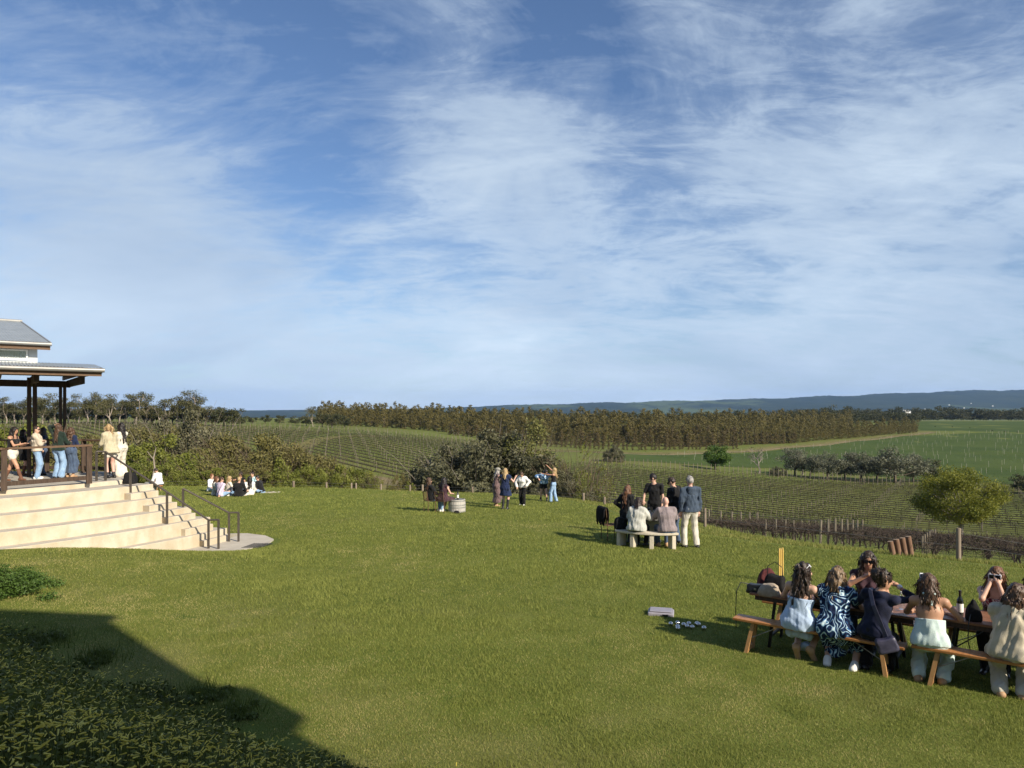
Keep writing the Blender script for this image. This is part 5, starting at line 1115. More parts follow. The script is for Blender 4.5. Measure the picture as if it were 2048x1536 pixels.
# ------------------------------------------------------------------ people: continuous bodies from blended limb fields
def nv(v): v = np.asarray(v, float); return v/(np.linalg.norm(v)+1e-9)
def rotz(a): c, s = math.cos(a), math.sin(a); return np.array([[c, -s, 0], [s, c, 0], [0, 0, 1]])
def rotx(a): c, s = math.cos(a), math.sin(a); return np.array([[1, 0, 0], [0, c, -s], [0, s, c]])
def roty(a): c, s = math.cos(a), math.sin(a); return np.array([[c, 0, s], [0, 1, 0], [-s, 0, c]])
class Field:
    """blend of tapered limbs (a,b,ra,rb,side,flat) and ellipsoids, meshed with surface nets"""
    def __init__(s): s.p = []; s.cuts = []; s.holes = []
    def cap(s, a, b, ra, rb, side=None, f=1.0, k=.03): s.p.append(('c', np.array(a, float), np.array(b, float), ra, rb, None if side is None else nv(side), f, k)); return s
    def ell(s, c, r, M=None, k=.02): s.p.append(('e', np.array(c, float), np.array(r, float), np.eye(3) if M is None else M, k)); return s
    def cut(s, pt, n): s.cuts.append((np.array(pt, float), nv(n))); return s            # removes what lies on the side of n
    def hole(s, c, r, M=None): s.holes.append((np.array(c, float), np.array(r, float), np.eye(3) if M is None else M)); return s
    def mesh(s, h, wr=0.0, wf=14.0, seed=0):
        lo = np.full(3, 1e9); hi = -lo
        for q in s.p:
            if q[0] == 'c':
                m = max(q[3], q[4])*max(1, q[6])
                lo = np.minimum(lo, np.minimum(q[1], q[2])-m); hi = np.maximum(hi, np.maximum(q[1], q[2])+m)
            else: m = q[2].max(); lo = np.minimum(lo, q[1]-m); hi = np.maximum(hi, q[1]+m)
        lo -= 3*h+wr; hi += 3*h+wr
        n = np.ceil((hi-lo)/h).astype(int)+1
        ax = [lo[i]+h*np.arange(n[i]) for i in range(3)]; D = np.full(n, .3, np.float32)
        for q in s.p:
            if q[0] == 'c': m = max(q[3], q[4])*max(1, q[6])+q[7]+2*h+wr; l_ = np.minimum(q[1], q[2])-m; h_ = np.maximum(q[1], q[2])+m; k = q[7]
            else: m = q[2].max()+q[4]+2*h+wr; l_ = q[1]-m; h_ = q[1]+m; k = q[4]
            i0 = np.clip(np.floor((l_-lo)/h).astype(int), 0, n-1); i1 = np.clip(np.ceil((h_-lo)/h).astype(int)+1, 1, n)
            X_, Y_, Z_ = [a[i0[j]:i1[j]].astype(np.float32) for j, a in enumerate(ax)]
            gx_, gy_, gz_ = np.meshgrid(X_, Y_, Z_, indexing='ij', sparse=True)
            if q[0] == 'c':
                a, b = q[1], q[2]; d = b-a; L2 = d@d+1e-9
                px_, py_, pz_ = gx_-a[0], gy_-a[1], gz_-a[2]
                t = np.clip((px_*d[0]+py_*d[1]+pz_*d[2])/L2, 0, 1)
                qx, qy, qz = px_-t*d[0], py_-t*d[1], pz_-t*d[2]; dd = qx*qx+qy*qy+qz*qz
                if q[5] is not None: sd_ = qx*q[5][0]+qy*q[5][1]+qz*q[5][2]; dd = dd-sd_*sd_*(1-1/q[6]**2)
                v = np.sqrt(np.maximum(dd, 0))-(q[3]+(q[4]-q[3])*t)
            else:
                px_, py_, pz_ = gx_-q[1][0], gy_-q[1][1], gz_-q[1][2]; M = q[3]
                u = [(px_*M[0, j]+py_*M[1, j]+pz_*M[2, j])/q[2][j] for j in range(3)]
                v = (np.sqrt(u[0]**2+u[1]**2+u[2]**2)-1)*q[2].min()
            sl = tuple(slice(i0[j], i1[j]) for j in range(3)); cur = D[sl]; hh_ = np.clip(.5+.5*(cur-v)/k, 0, 1)
            D[sl] = cur*(1-hh_)+v*hh_-k*hh_*(1-hh_)
        G = np.meshgrid(*[a.astype(np.float32) for a in ax], indexing='ij', sparse=True)
        if wr:
            r_ = np.random.default_rng(seed)
            for j in range(4):
                w = r_.normal(size=3); w = w/np.linalg.norm(w)*wf*(1+.9*j)*np.array((1.2, 1.2, .7)); D += (wr/(1+.6*j))*np.sin(G[0]*w[0]+G[1]*w[1]+G[2]*w[2]+r_.uniform(0, 6))*np.cos(G[0]*w[1]-G[1]*w[0]+r_.uniform(0, 6))
        for c, nn_ in s.cuts: D = np.maximum(D, ((G[0]-c[0])*nn_[0]+(G[1]-c[1])*nn_[1]+(G[2]-c[2])*nn_[2]).astype(np.float32))
        for c, r_, M in s.holes:
            px_, py_, pz_ = G[0]-c[0], G[1]-c[1], G[2]-c[2]; u = [(px_*M[0, j]+py_*M[1, j]+pz_*M[2, j])/r_[j] for j in range(3)]
            D = np.maximum(D, -((np.sqrt(u[0]**2+u[1]**2+u[2]**2)-1)*r_.min()).astype(np.float32))
        return nets(D, lo, h)
def nets(D, lo, h):
    sg = D < 0; n = D.shape
    c = [sg[i:n[0]-1+i, j:n[1]-1+j, k:n[2]-1+k] for i in (0, 1) for j in (0, 1) for k in (0, 1)]
    s_ = sum(x.astype(np.int8) for x in c); act = (s_ > 0) & (s_ < 8); ids = np.argwhere(act)
    idx = np.full(act.shape, -1, np.int32); idx[act] = np.arange(len(ids))
    P_ = np.zeros((len(ids), 3)); cnt_ = np.zeros(len(ids))
    off = [(i, j, k) for i in (0, 1) for j in (0, 1) for k in (0, 1)]
    for a in off:
        for axx in range(3):
            if a[axx]: continue
            b = list(a); b[axx] = 1
            va = D[ids[:, 0]+a[0], ids[:, 1]+a[1], ids[:, 2]+a[2]]; vb = D[ids[:, 0]+b[0], ids[:, 1]+b[1], ids[:, 2]+b[2]]
            m = (va < 0) != (vb < 0); t = va[m]/(va[m]-vb[m]); q = np.tile(np.array(a, float), (m.sum(), 1)); q[:, axx] += t; P_[m] += q; cnt_[m] += 1
    V = lo+h*(ids+P_/cnt_[:, None]); Fs = []
    for axx in range(3):
        o1, o2 = (axx+1) % 3, (axx+2) % 3
        A_ = [slice(None)]*3; B_ = [slice(None)]*3; A_[axx] = slice(0, n[axx]-1); B_[axx] = slice(1, n[axx])
        for o_ in (o1, o2): A_[o_] = slice(1, n[o_]-1); B_[o_] = slice(1, n[o_]-1)
        sa, sb_ = sg[tuple(A_)], sg[tuple(B_)]; e_ = np.argwhere(sa != sb_)
        if not len(e_): continue
        fl = sa[tuple(e_.T)]; e_ = e_.copy(); e_[:, o1] += 1; e_[:, o2] += 1
        def at_(d1, d2): q = e_.copy(); q[:, o1] += d1; q[:, o2] += d2; return idx[tuple(q.T)]
        Q = np.stack([at_(-1, -1), at_(0, -1), at_(0, 0), at_(-1, 0)], -1); Q[~fl] = Q[~fl][:, ::-1]; Fs.append(Q)
    return V.astype(np.float32), (np.concatenate(Fs) if Fs else np.zeros((0, 4), int))
def ik(a, t, l1, l2, pole):
    a, t = np.array(a, float), np.array(t, float); d = t-a; L = np.linalg.norm(d); L = min(max(L, abs(l1-l2)+.01), l1+l2-.002); d = nv(d); t = a+d*L
    x = (l1*l1-l2*l2+L*L)/(2*L); hgt = math.sqrt(max(0, l1*l1-x*x)); p_ = np.array(pole, float); p_ = p_-d*(p_@d); return a+d*x+nv(p_)*hgt, t
# one relaxed hand, palm along +x from the wrist, fingers curled slightly
def _hand():
    f = Field(); f.cap((0, 0, 0), (.05, 0, 0), .018, .026, (0, 1, 0), 1.35, .012).cap((.05, 0, 0), (.082, 0, -.004), .02, .016, (0, 1, 0), 1.9, .01)
    for y, L, dz in ((.030, .062, .0), (.011, .074, .002), (-.008, .070, .001), (-.026, .054, -.002)):
        b = np.array((.085, y, dz)); m_ = b+np.array((L*.5, y*.12, -L*.10)); e_ = m_+np.array((L*.42, 0, -L*.34)); f.cap(b, m_, .0092, .0085, k=.003).cap(m_, e_, .0085, .0068, k=.003)
    f.cap((.018, .024, -.004), (.052, .050, -.012), .0115, .0095, k=.006).cap((.052, .050, -.012), (.080, .056, -.022), .0095, .0075, k=.003)
    return f.mesh(.0055)
HANDV, HANDF = _hand()
SKIN = {'fair': ((.50, .30, .215), (.58, .36, .265)), 'tan': ((.40, .215, .135), (.47, .265, .17)), 'pink': ((.55, .32, .25), (.62, .38, .30))}
def skinmat(k): a, b = SKIN[k]; return pmat('skin_'+k, a, b, 12, .5, .05, 80, spec=.35)
def cloth(name, c, c2=None, rough=.88, scale=9, **kw): return pmat('cloth_'+name, c, c2 or tuple(min(1, x*1.25+.003) for x in c), scale, rough, .35, 150, spec=.15, sheen=.15, **kw)
def hairmat(name, c, c2): return pmat('hair_'+name, c, c2, 26, .45, .5, 60, spec=.4, stretch=(1, 1, .25), lo=.3, hi=.7)
HAIR = {'black': hairmat('black', (.008, .006, .006), (.022, .016, .014)), 'dark': hairmat('dark', (.016, .010, .008), (.045, .028, .020)), 'brown': hairmat('brown', (.045, .024, .014), (.10, .055, .032)), 'auburn': hairmat('auburn', (.07, .03, .014), (.17, .08, .04)),
        'mixed': hairmat('mixed', (.05, .03, .018), (.27, .18, .10)), 'blond': hairmat('blond', (.28, .18, .08), (.50, .36, .19)), 'grey': hairmat('grey', (.20, .19, .18), (.36, .34, .32)), 'ginger': hairmat('ginger', (.13, .055, .02), (.24, .11, .05))}
M_eye = pmat('eye_dark', (.015, .012, .01), (.02, .016, .014), 5, .2, spec=.5); M_lip = pmat('lip', (.34, .12, .10), (.38, .14, .12), 5, .4)
M_lens = pmat('sunglass_lens', (.008, .008, .010), (.012, .012, .014), 5, .08, spec=.6); M_framew = pmat('white_frame', (.75, .76, .80), (.8, .8, .84), 5, .3, spec=.5)
PN = [0]
def person(loc, yaw, label, H=1.68, res=.016, stance='stand', lean=0., side=0., twist=0., head=(0, 0, 0), hands=('down', 'down'), feet=None, knees=None, seat=.45, male=False, skin='fair',
           hair=('long', 'brown'), wear=(), extra=(), hipshift=(0, 0), group=None, fat=1.0):
    PN[0] += 1; sd_ = PN[0]; k = H/1.72
    root = empty('person', loc, yaw, label, 'person', group)
    sh = (.192 if male else .165)*k; hipw = .088*k
    L_th, L_sh, L_ua, L_fa = .43*k, .42*k, .285*k, .255*k; ank = .075*k
    if stance == 'stand': pel = np.array((hipshift[0], hipshift[1], .925*k))
    elif stance == 'sit': pel = np.array((hipshift[0], hipshift[1], seat+.085*k))
    else: pel = np.array((hipshift[0], hipshift[1], .105*k))
    Rs = rotz(R(twist)) @ rotx(-R(lean)) @ roty(R(side)); up = Rs @ np.array((0, 0, 1.)); sx_ = Rs @ np.array((1., 0, 0)); fw = Rs @ np.array((0, 1., 0))
    waist = pel+up*.13*k; chest = pel+up*.34*k+fw*.008; neck = pel+up*.525*k; shm = pel+up*.462*k
    Rh = Rs @ rotx(R(lean)*.65) @ rotz(R(head[0])) @ rotx(-R(head[1])) @ roty(R(head[2]))
    if abs(lean) < 1: Rh = rotz(R(twist)) @ rotz(R(head[0])) @ rotx(-R(head[1])) @ roty(R(head[2]))
    hu_ = Rh @ np.array((0, 0, 1.)); hf = Rh @ np.array((0, 1., 0)); hr = Rh @ np.array((1., 0, 0)); hc = neck+up*.05*k+hu_*.105*k+hf*.012*k
    SH = {s: shm+sx_*s*sh for s in (-1, 1)}; HP = {s: pel+np.array((s*hipw*math.cos(R(twist)), s*hipw*math.sin(R(twist)), -.02*k)) for s in (-1, 1)}
    AR = {}
    for s, hd_ in zip((-1, 1), hands):
        pole = (s*.5, -.8, -.3)
        if isinstance(hd_, str):
            if hd_ == 'down': t = SH[s]+np.array((s*.03, .05, -.53))*k
            elif hd_ == 'table': t = pel+np.array((s*.14, .46, .24))*k; pole = (s*.9, -.2, -.6)
            elif hd_ == 'lap': t = pel+np.array((s*.08, .30, .12))*k; pole = (s*.9, -.4, -.3)
            elif hd_ == 'hip': t = pel+np.array((s*.16, .0, .10))*k; pole = (s*1, -.5, 0)
            elif hd_ == 'face': t = hc+hf*.12*k+hu_*(-.06*k)+hr*s*.045*k; pole = (s*.5, .2, -1)
            elif hd_ == 'head': t = hc+hr*s*.10*k+hu_*.07*k; pole = (s*1, .1, .2)
            elif hd_ == 'cross': t = chest+np.array((-s*.06, .19, -.06))*k; pole = (s*.8, .1, -.8)
            elif hd_ == 'back': t = np.array((s*.22, -.26, .03))*k+np.array((pel[0], pel[1], 0)); pole = (s*.4, -1, .2)
        else:
            t = np.array(hd_[:3], float)*k; pole = hd_[3] if len(hd_) > 3 else pole
        e_, w_ = ik(SH[s], t, L_ua, L_fa, pole); AR[s] = (SH[s], e_, w_)
    LG = {}
    for i, s in enumerate((-1, 1)):
        if feet: ft = np.array(feet[i][:3], float)*np.array((k, k, 1))
        elif stance == 'stand': ft = np.array((s*.10*k+hipshift[0]*.3, .0, 0))
        elif stance == 'sit': ft = np.array((s*.11*k, .40*k, 0))
        else: ft = np.array((-s*.12*k, .36*k, 0))
        pole = (knees[i] if knees else ((s*.12, 1, .2) if stance != 'ground' else (s*1, .35, .5)))
        an = np.array((ft[0], ft[1], ft[2]+ank)); kn, an = ik(HP[s], an, L_th, L_sh, pole)
        ty = R(-s*10) if stance != 'ground' else R(s*20); fd = np.array((math.sin(-ty), math.cos(ty), 0))
        if len(ft) > 0 and feet and len(feet[i]) > 3: fd = nv(feet[i][3])
        LG[s] = (HP[s], kn, an, an+fd*.135*k-np.array((0, 0, ank-.03*k)), an-fd*.05*k-np.array((0, 0, ank-.035*k)))
    hs = 1.0 if male else .9; g = fat
    def torso(f, d=0., low=True, bust=True):
        f.cap(waist, chest, (.093*g)*k+d, (.108 if male else .098)*g*k+d, sx_, 1.38, .04).cap(chest, shm, (.108 if male else .096)*g*k+d, .075*k+d, sx_, 1.45, .04)
        f.cap(SH[-1], SH[1], .046*k+d*.7, .046*k+d*.7, None, 1, .045)
        for s in (-1, 1): f.cap(neck-up*.02*k, SH[s], .045*k+d*.5, .040*k+d*.6, None, 1, .04)
        if low: f.cap(HP[-1], HP[1], .098*g*k+d, .098*g*k+d, None, 1, .04).cap(pel, waist, .105*g*k+d, .093*g*k+d, sx_, 1.36, .04)
        if bust and not male:
            for s in (-1, 1): f.ell(chest+fw*(.085*k)+sx_*s*.062*k-up*.0, np.array((.055, .052, .055))*k+d, None, .03)
        return f
    def arm(f, s, d=0., t1=1.0, t2=0.0, w=1.0):
        a, e_, w_ = AR[s]; b = a+(e_-a)*t1; f.cap(a, b, .046*hs*k+d, (.046+(.037-.046)*t1)*hs*k+d*w, None, 1, .03)
        if t2 > 0: b = e_+(w_-e_)*t2; f.cap(e_, b, .038*hs*k+d*w, (.038+(.027-.038)*t2)*hs*k+d*w, None, 1, .02)
        return f
    def leg(f, s, d=0., t1=1.0, t2=0., flare=0.0, k_=.03):
        h_, kn, an = LG[s][:3]; b = h_+(kn-h_)*t1; f.cap(h_, b, .088*g*k+d, (.088+(.054-.088)*t1)*g*k+d+flare*.4*t1, None, 1, k_)
        if t2 > 0: b = kn+(an-kn)*t2; f.cap(kn, b, .056*k+d+flare*.4, (.056+(.038-.056)*t2)*k+d+flare*(.4+.6*t2), None, 1, .02)
        return f
    # body, one continuous surface
    f = torso(Field()); f.cap(neck-up*.05*k, hc-hu_*.06*k, .052*k, .047*k, None, 1, .03)
    f.ell(hc+hu_*.012*k-hf*.008*k, np.array((.074, .094, .108))*k, Rh, .02).ell(hc+hf*.032*k-hu_*.052*k, np.array((.052, .055, .062))*k, Rh, .03)
    f.cap(hc+hf*.088*k+hu_*.012*k, hc+hf*.104*k-hu_*.020*k, .010*k, .014*k, None, 1, .012)
    for s in (-1, 1):
        f.ell(hc+hr*s*.074*k-hf*.004*k-hu_*.008*k, np.array((.012, .022, .032))*k, Rh, .008)
        arm(f, s, 0, 1, 1); leg(f, s, 0, 1, 1); f.cap(LG[s][4]+np.array((0, 0, .004)), LG[s][3], .036*k, .028*k, None, 1, .03)
    V, F = f.mesh(res); Vs = [V]; Fs = [F]; mi = [np.zeros(len(F), int)]; n0 = len(V)
    for s in (-1, 1):
        a, e_, w_ = AR[s]; d = nv(w_-e_); nn_ = np.cross(d, (0, 0, 1)) if abs(d[2]) < .9 else np.cross(d, fw); yv = nv(nn_)*(-s if abs(d[2]) < .9 else s); zv = nv(np.cross(d, yv))
        if abs(d[2]) < .9 and zv[2] < 0: pass
        Vh = HANDV*np.array((1, 1, 1))*(k*(1.06 if male else .98)); Q = Vh[:, :1]*d+Vh[:, 1:2]*yv+Vh[:, 2:3]*zv+(w_-d*.01); Vs.append(Q)
        det = np.dot(np.cross(d, yv), zv); Fs.append((HANDF if det > 0 else HANDF[:, ::-1])+n0); n0 += len(Q); mi.append(np.zeros(len(HANDF), int))
    def small(c, r, m_):
        nonlocal n0
        mb = MB(); mb.lathe([(.02, -1), (.7, -.7), (1, 0), (.7, .7), (.02, 1)], 8); q = np.concatenate(mb.V)*np.array(r); Vs.append(q @ Rh.T+c); Fs.append(np.array([x for x in mb.F if len(x) == 4])+n0); mi.append(np.full(len(Fs[-1]), m_)); n0 += len(q)
    for s in (-1, 1): small(hc+hf*.086*k+hr*s*.031*k+hu_*.014*k, np.array((.014, .006, .008))*k, 1)
    small(hc+hf*.086*k-hu_*.050*k, np.array((.022, .006, .007))*k, 2)
    me = mesh_np('body', np.concatenate(Vs), Fs, True, np.concatenate(mi)); link('body', me, [skinmat(skin), M_eye, M_lip], root)
    # hair
    st, hcol = hair; hm_ = HAIR.get(hcol)
    if st != 'bald':
        f = Field(); f.ell(hc+hu_*.02*k-hf*.012*k, np.array((.086, .104, .115) if st != 'short' else (.081, .099, .109))*k, Rh, .02)
        f.hole(hc+hf*.115*k-hu_*.035*k, np.array((.075, .085, .105) if st != 'short' else (.085, .075, .11))*k, Rh)
        r_ = np.random.default_rng(sd_*13)
        wr = .006
        if st == 'short': f.cut(hc-hu_*.055*k, -hu_)
        if st in ('long', 'mid', 'curly', 'tail'):
            Ls = {'long': .52, 'mid': .31, 'curly': .46, 'tail': .0}[st]*k
            for j in range(13 if st != 'tail' else 0):
                a = R(-115+230*j/12); o_ = (hr*math.sin(a)*.076-hf*math.cos(a)*.085)*k; p0 = hc+o_+hu_*.03*k; p1 = hc+o_*1.16-hu_*.11*k
                ln = Ls*r_.uniform(.75, 1.05); p2 = p1+(np.array((0, 0, -1.))*.9-up*.1)*(ln-.1*k)-fw*.035*k*math.cos(a)+sx_*r_.normal(0, .014)+o_*.28*max(0, 1)
                w = 1.25 if st == 'curly' else 1.0
                f.cap(p0, p1, .026*k*w, .026*k*w, None, 1, .014).cap(p1, p2, .027*k*w, .014*k*w, None, 1, .012)
            if st == 'curly': wr = .013
        if st == 'bun': f.ell(hc+hu_*.06*k-hf*.07*k, np.array((.085, .085, .08))*k, Rh, .03); wr = .014
        if st == 'tail':
            p0 = hc-hf*.10*k+hu_*.04*k; f.cap(p0, p0-hf*.06*k-hu_*.05*k, .03*k, .036*k, None, 1, .02).cap(p0-hf*.06*k-hu_*.05*k, p0-hf*.05*k-np.array((0, 0, .32))*k, .036*k, .014*k, None, 1, .02); wr = .010
        V, F = f.mesh(min(res, .013), wr, 55 if st in ('curly', 'bun') else 38, sd_)
        ns = 420 if res < .015 else 120; pk = V[r_.integers(0, len(V), ns)]; out = pk-(hc-hu_*.05); out[:, 2] *= .3; out /= np.linalg.norm(out, axis=1)[:, None]+1e-6     # loose strands
        ln = r_.uniform(.03, .11, (ns, 1))*(.3 if st in ('short', 'bun') else 1); dw = (np.array((0, 0, -1.)) if st not in ('short', 'bun') else hu_*.3-hf*.5)+out*.35+r_.normal(0, .18 if st != 'curly' else .45, (ns, 3)); sdv = r_.normal(0, .0028, (ns, 3))
        SV = np.stack([pk-sdv, pk+sdv, pk+dw*ln*.55+out*.012, pk+dw*ln], 1).reshape(-1, 3); n_ = len(V); q4 = np.arange(ns)[:, None]*4+n_; SF = np.concatenate([q4+np.array((0, 1, 2)), q4+np.array((0, 2, 3))])
        link('hair', mesh_np('hair', np.concatenate([V, SV]), [F, SF], True), hm_, root)
    # clothes
    def piece(name, f, mat, wr=.007, wf=16): V, F = f.mesh(res, wr*1.1, wf*1.25, sd_*7+len(name)); return link(name, mesh_np(name, V, F, True), mat, root)
    for w in wear:
        kd, mat = w[0], w[1]; o_ = w[2] if len(w) > 2 else {}
        if kd in ('top', 'jacket'):
            d = o_.get('d', .016 if kd == 'top' else .03)*k; f = torso(Field(), d, True); sl_ = o_.get('sleeve', 1.0); hem = o_.get('hem', .02)
            for s in (-1, 1):
                if sl_ > 0: arm(f, s, d*.85, min(1, sl_*2), max(0, sl_*2-1)*.98, o_.get('cuff', 1.0))
                if stance == 'sit' and hem < 0: f.cap(HP[s], HP[s]+(LG[s][1]-HP[s])*.22, .09*k+d, .088*k+d, None, 1, .05)
            if hem < 0 and stance == 'stand': f.cap(pel, pel+up*hem*k, .105*k+d, .112*k+d+o_.get('flare', 0)*k, sx_, 1.35, .04)
            f.cut(pel+up*(hem if stance == 'stand' else min(hem, -.06))*k, -up); tp_ = o_.get('bare')
            if tp_: f.cut(chest+up*tp_*k, up)
            else: f.hole(neck+fw*.02*k+up*.035*k, np.array((.072, .085, .075 if kd == 'top' else .06))*k)
            piece('shirt' if kd == 'top' else 'jacket', f, mat, .008 if kd == 'top' else .011)
            if kd == 'jacket' and o_.get('collar', True):
                f = Field(); f.cap(neck-up*.025*k-fw*.03*k+sx_*.05*k, neck-up*.025*k-fw*.03*k-sx_*.05*k, .034*k, .034*k, None, 1, .02); piece('collar', f, mat, .003)
        elif kd == 'hood':
            f = Field(); f.cap(neck-fw*.075*k-up*.02*k-sx_*.05*k, neck-fw*.075*k-up*.02*k+sx_*.05*k, .055*k, .055*k, None, 1, .03).ell(neck-fw*.095*k-up*.10*k, np.array((.10, .035, .085))*k, Rs, .04); piece('hood', f, mat, .006)
        elif kd in ('trousers', 'shorts', 'wide'):
            d = .012*k if kd != 'shorts' else .022*k; fl = {'trousers': .004, 'shorts': .01, 'wide': .035}[kd]*k if 'flare' not in o_ else o_['flare']*k
            f = Field(); f.cap(HP[-1], HP[1], .098*g*k+d, .098*g*k+d, None, 1, .04).cap(pel, waist, .105*g*k+d, .093*g*k+d, sx_, 1.36, .04)
            for s in (-1, 1):
                leg(f, s, d, o_.get('len', .45) if kd == 'shorts' else 1, 0 if kd == 'shorts' else o_.get('len', .95), fl, .02)
                if kd == 'wide' and stance == 'stand': f.cap(LG[s][1], LG[s][2], .07*k, .115*k, None, 1, .02)
            f.cut(waist+up*.02*k, up)
            piece('trousers' if kd != 'shorts' else 'shorts', f, mat, .008, 18)
        elif kd in ('dress', 'skirt'):
            d = .023*k; f = Field()
            if kd == 'dress':
                torso(f, d, True); sl_ = o_.get('sleeve', 0)
                if sl_ > 0: [arm(f, s, d*1.6, min(1, sl_*2), max(0, sl_*2-1)) for s in (-1, 1)]
            else: f.cap(HP[-1], HP[1], .098*g*k+d, .098*g*k+d, None, 1, .04).cap(pel, waist, .105*g*k+d, .093*g*k+d, sx_, 1.36, .04); f.cut(waist+up*.03*k, up)
            hem = o_.get('hem', .5)
            if stance == 'stand':
                kn = (LG[-1][1]+LG[1][1])/2; an = (LG[-1][2]+LG[1][2])/2; e_ = pel+(kn-pel)*min(1, hem/.5); f.cap(pel, e_, .118*k+d, .125*k+d+o_.get('flare', .02)*k, (1, 0, 0), 1.35, .05)
                if hem > .5: f.cap(kn, kn+(an-kn)*(hem-.5)/.5, .125*k+d+o_.get('flare', .02)*k, .13*k+d+o_.get('flare', .02)*k, (1, 0, 0), 1.3, .05)
                f.cut(pel+np.array((0, 0, -hem*.85*k)), (0, 0, -1))
            else:
                for s in (-1, 1):
                    leg(f, s, .03*k, 1, max(0, min(1, (hem-.5)*2)), o_.get('flare', .03)*k, .12)
                f.cap(HP[-1], HP[1], .125*k, .125*k, None, 1, .06).cap(HP[-1]-fw*.03-np.array((0, 0, .03)), HP[1]-fw*.03-np.array((0, 0, .03)), .11*k, .11*k, None, 1, .06)
                if stance == 'sit': f.cut((0, 0, seat-.015), (0, 0, -1)) if hem <= .5 else None
            tp_ = o_.get('bare')
            if kd == 'dress':
                if tp_ is not None: f.cut(chest+up*tp_*k, up)
                else: f.hole(neck+fw*.03*k+up*.03*k, np.array((.08, .10, .085))*k)
            piece(kd, f, mat, o_.get('wr', .010), o_.get('wf', 20))
            if o_.get('apron') and stance == 'sit':
                f = Field(); f.cap(HP[-1]+np.array((-.02, .02, -.16*k)), HP[1]+np.array((.02, .02, -.16*k)), .07*k, .07*k, None, 1, .05).cap(HP[-1]+np.array((.02, .1, -.38*k)), HP[1]+np.array((0, .1, -.34*k)), .06*k, .05*k, None, 1, .08); piece('skirt_hem', f, mat, .012)
        elif kd in ('boots', 'shoes'):
            hh_ = o_.get('h', .12 if kd == 'shoes' else .34)*k
            for s in (-1, 1):
                f = Field(); kn, an, toe, heel = LG[s][1:5]; f.cap(heel, toe, .044*k, .036*k, None, 1, .02)
                tt_ = min(1, max(0, (hh_-ank))/L_sh); f.cap(an, an+(kn-an)*tt_, .043*k, .047*k+.012*tt_, None, 1, .03).cap(heel+np.array((0, 0, .01)), an, .042*k, .043*k, None, 1, .03)
                zmin = min(toe[2], heel[2])-.034*k
                if abs(toe[2]-heel[2]) < .03: f.cut((0, 0, zmin), (0, 0, -1))
                V, F = f.mesh(min(res, .013)); so_ = link('shoe' if kd == 'shoes' else 'boot', mesh_np('shoe', V, F, True), mat, root)
                if o_.get('sole'):
                    f = Field(); f.cap(heel-np.array((0, 0, .022)), toe-np.array((0, 0, .014)), .044*k, .037*k, None, 1, .01); f.cut((0, 0, max(heel[2], toe[2])-.008), (0, 0, 1)); f.cut((0, 0, zmin-.012), (0, 0, -1)); V, F = f.mesh(.011); link('sole', mesh_np('sole', V, F, True), o_['sole'], so_)
    for x in extra:
        if x in ('shades', 'shades_up', 'heart'):
            off = hf*.094*k+hu_*.014*k if x != 'shades_up' else hf*.055*k+hu_*.105*k; tl = Rh if x != 'shades_up' else Rh @ rotx(R(50)); fm = M_lens if x == 'shades' else M_framew; mb = MB(); mb2 = MB()
            for s in (-1, 1):
                c_ = hc+off+tl @ np.array((s*.034, 0, 0))*k; rr_ = (.031, .008, .024) if x != 'heart' else (.038, .009, .033)
                mb.box(c_, tuple(v*2*k*.94 for v in rr_), 0, 0, tl); mb2.box(c_+tl @ np.array((0, .006, 0))*k, tuple(v*2*k*.72 if i != 1 else .010 for i, v in enumerate(rr_)), 0, 0, tl)
                if x == 'heart': mb.box(c_+tl @ np.array((s*.02, 0, .026))*k, (.03*k, .012, .03*k), 0, 0, tl @ roty(R(45)))
                mb.bar(c_+tl @ np.array((s*.03, 0, .01))*k, c_+tl @ np.array((s*.044, -.10, .006))*k, .006, .008)
            mb.bar(hc+off+tl @ np.array((-.01, 0, .008))*k, hc+off+tl @ np.array((.01, 0, .008))*k, .008, .007)
            o2 = mb.build('sunglasses', fm, root); mb2.build('lens', M_lens, o2)
        elif x == 'phone':
            w_ = AR[1][2]; d = nv(w_-AR[1][1]); MB().box(w_+d*.12+np.array((0, .01, .03)), (.075, .012, .15), 0, 0, rotx(R(-35))).build('phone', M_lens, root)
        elif x == 'ribbon':
            p0 = neck-fw*.085*k+up*.06*k; f = Field()
            for a_, L in ((60, .07), (-60, .07), (8, .17), (-14, .15)): f.cap(p0, p0+(sx_*math.sin(R(a_))-up*math.cos(R(a_)))*L*k-fw*.012, .012*k, .016*k, fw, .4, .006)
            V, F = f.mesh(.008); link('ribbon', mesh_np('ribbon', V, F, True), wear[0][1], root)
        elif x == 'cap' or x == 'sunhat': 
            f = Field(); f.ell(hc+hu_*.055*k, np.array((.095, .115, .085))*k, Rh, .01).cut(hc+hu_*.035*k, -hu_).ell(hc+hu_*.045*k, np.array((.15, .165, .014))*k, Rh, .01); f.cuts = []; V, F = f.mesh(.013); link('hat', mesh_np('hat', V, F, True), M_hatg, root)
        elif x == 'bracelet': w_ = AR[1][2]; d = nv(w_-AR[1][1]); f = Field().cap(w_-d*.02, w_-d*.012, .034*k, .034*k); V, F = f.mesh(.008); link('bracelet', mesh_np('bracelet', V, F, True), M_framew, root)
        elif x == 'crossbag':
            p0 = SH[-1]*.55+neck*.45-fw*.075+up*.035; p1 = chest-fw*.16*k; p2 = pel+sx_*.20*k-fw*.10*k-up*.02; mb = MB(); 
            for a_, b_ in ((SH[-1]*.5+neck*.5+up*.045, p0-fw*.03), (p0-fw*.03, p1), (p1, p2)): mb.bar(a_, b_, .045, .010, fw)
